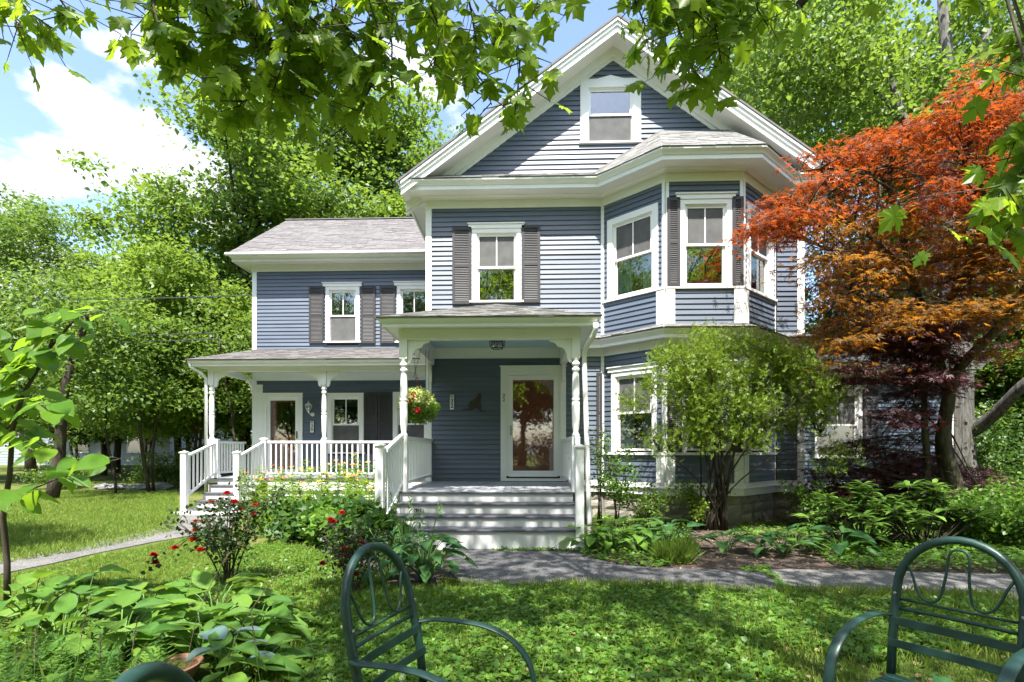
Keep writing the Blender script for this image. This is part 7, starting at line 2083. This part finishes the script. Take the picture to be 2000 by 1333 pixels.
for q in anch:
    a = rr.uniform(0, 6.28); d = Vector((math.cos(a) * .7, math.sin(a) * .7, -rr.uniform(.35, 1.3))).normalized()
    e = q + Vector((d.x, d.y, -.5)) * rr.uniform(.03, .07)
    pet.tube([q, e], [.0016, .0013], 4)
    nrm = Vector((rr.gauss(0, .5), -rr.uniform(.1, .9), rr.uniform(.25, 1.0)))
    allL.append((e, d, nrm, rr.uniform(.068, .122) * 1.0))
pet.build('leaf_stalks', M['petiole'], om, kind='stuff')
# the 300 leaves that show largest are parts, the rest one mass
def vis(l):
    v = l[0] - Vector((0, 0, EYE)); t_ = v.x * -sy_ + v.y * cy_; px = 985 + 1010 * (v.x * cy_ + v.y * sy_) / t_; py = 877 - 1010 * v.z / t_
    return l[3] / t_ if -30 < px < 2030 and py > -20 else 0
allL.sort(key=vis, reverse=True)
for (e, d, nrm, s) in allL[:300]:
    o = leafobj(rr.choice(MV), om, e, d, nrm, s); o.matrix_parent_inverse = Matrix.Translation(-Vector(om.location))
rest = allL[300:]
print('overhead leaves', len(allL))
g = rs(5)
sets = []
for k in range(4):
    r_ = rest[k::4]
    if r_: sets.append(scatter(maple_t(k), np.array([tuple(q[0]) for q in r_]), np.array([tuple(q[1]) for q in r_]), np.array([tuple(q[2]) for q in r_]), [q[3] for q in r_]))
V, F = joinvf(sets); np_obj('hanging_leaves', V, F, M['leaf_over'], om, kind='stuff')
# the crown above the frame that shades the front garden
g = rs(55); cl = []
while len(cl) < 440:
    x = g.uniform(-3.9, 10.5); y = g.uniform(-6, 4.9); z = g.uniform(4.8, 9.6)
    if z < 1.4 + (y + .4) * .95 + 1.0: continue
    sx = x - .0; gy = y + z / 1.88     # where its shade falls
    if gy < 1.0 or gy > (9.2 if x < 1.6 else 8.4): continue
    if x < -2.0 and gy > 4.2: continue
    if x < -.7 and gy < 4.6 and g.random() < .6: continue
    if gy > 7.2 and (x < -2.3 or x > 7): continue
    s_ = math.sin(x * 2.1 + 1.3 * math.sin(gy * 2.3)) * math.sin(gy * 2.6 + x)
    if s_ > (.10 if gy < 5.2 else .35) and g.random() < .9: continue
    cl.append((x, y, z))
while len(cl) < 482:      # leafier bough that keeps the front steps in broken shade
    x = g.uniform(-2.3, 1.3); z = g.uniform(7.4, 9.8); gy = g.uniform(6.6, 9.3); cl.append((x, gy - z / 1.88, z))
cl = np.array(cl); nl = 42; n = len(cl) * nl
pos = (cl[:, None, :] + g.normal(size=(len(cl), nl, 3)) * [.34, .34, .16]).reshape(-1, 3)
V, F = scatter(([(0, 0, 0), (-.45, .4, .05), (-.12, .45, 0), (0, 1, -.04), (.12, .45, 0), (.45, .4, .05)], [(0, 5, 4), (0, 4, 3), (0, 3, 2), (0, 2, 1)]), pos, g.normal(size=(n, 3)) + [0, 0, -.3], g.normal(size=(n, 3)) * .45 + [0, 0, 1], .16 * g.uniform(.7, 1.3, n))
np_obj('crown', V, F, M['leaf_over'], om)
mb = MB()
for i in range(0, len(cl), 3):
    q = Vector(cl[i]); e = min(big, key=lambda l: (l - q).length); mb.tube(bez(e, e.lerp(q, .5) + Vector((0, 0, .2)), q, 4), taper(.02, .005, 5), 4)
mb.build('branches', M['bark'], om, smooth=True, kind='stuff')
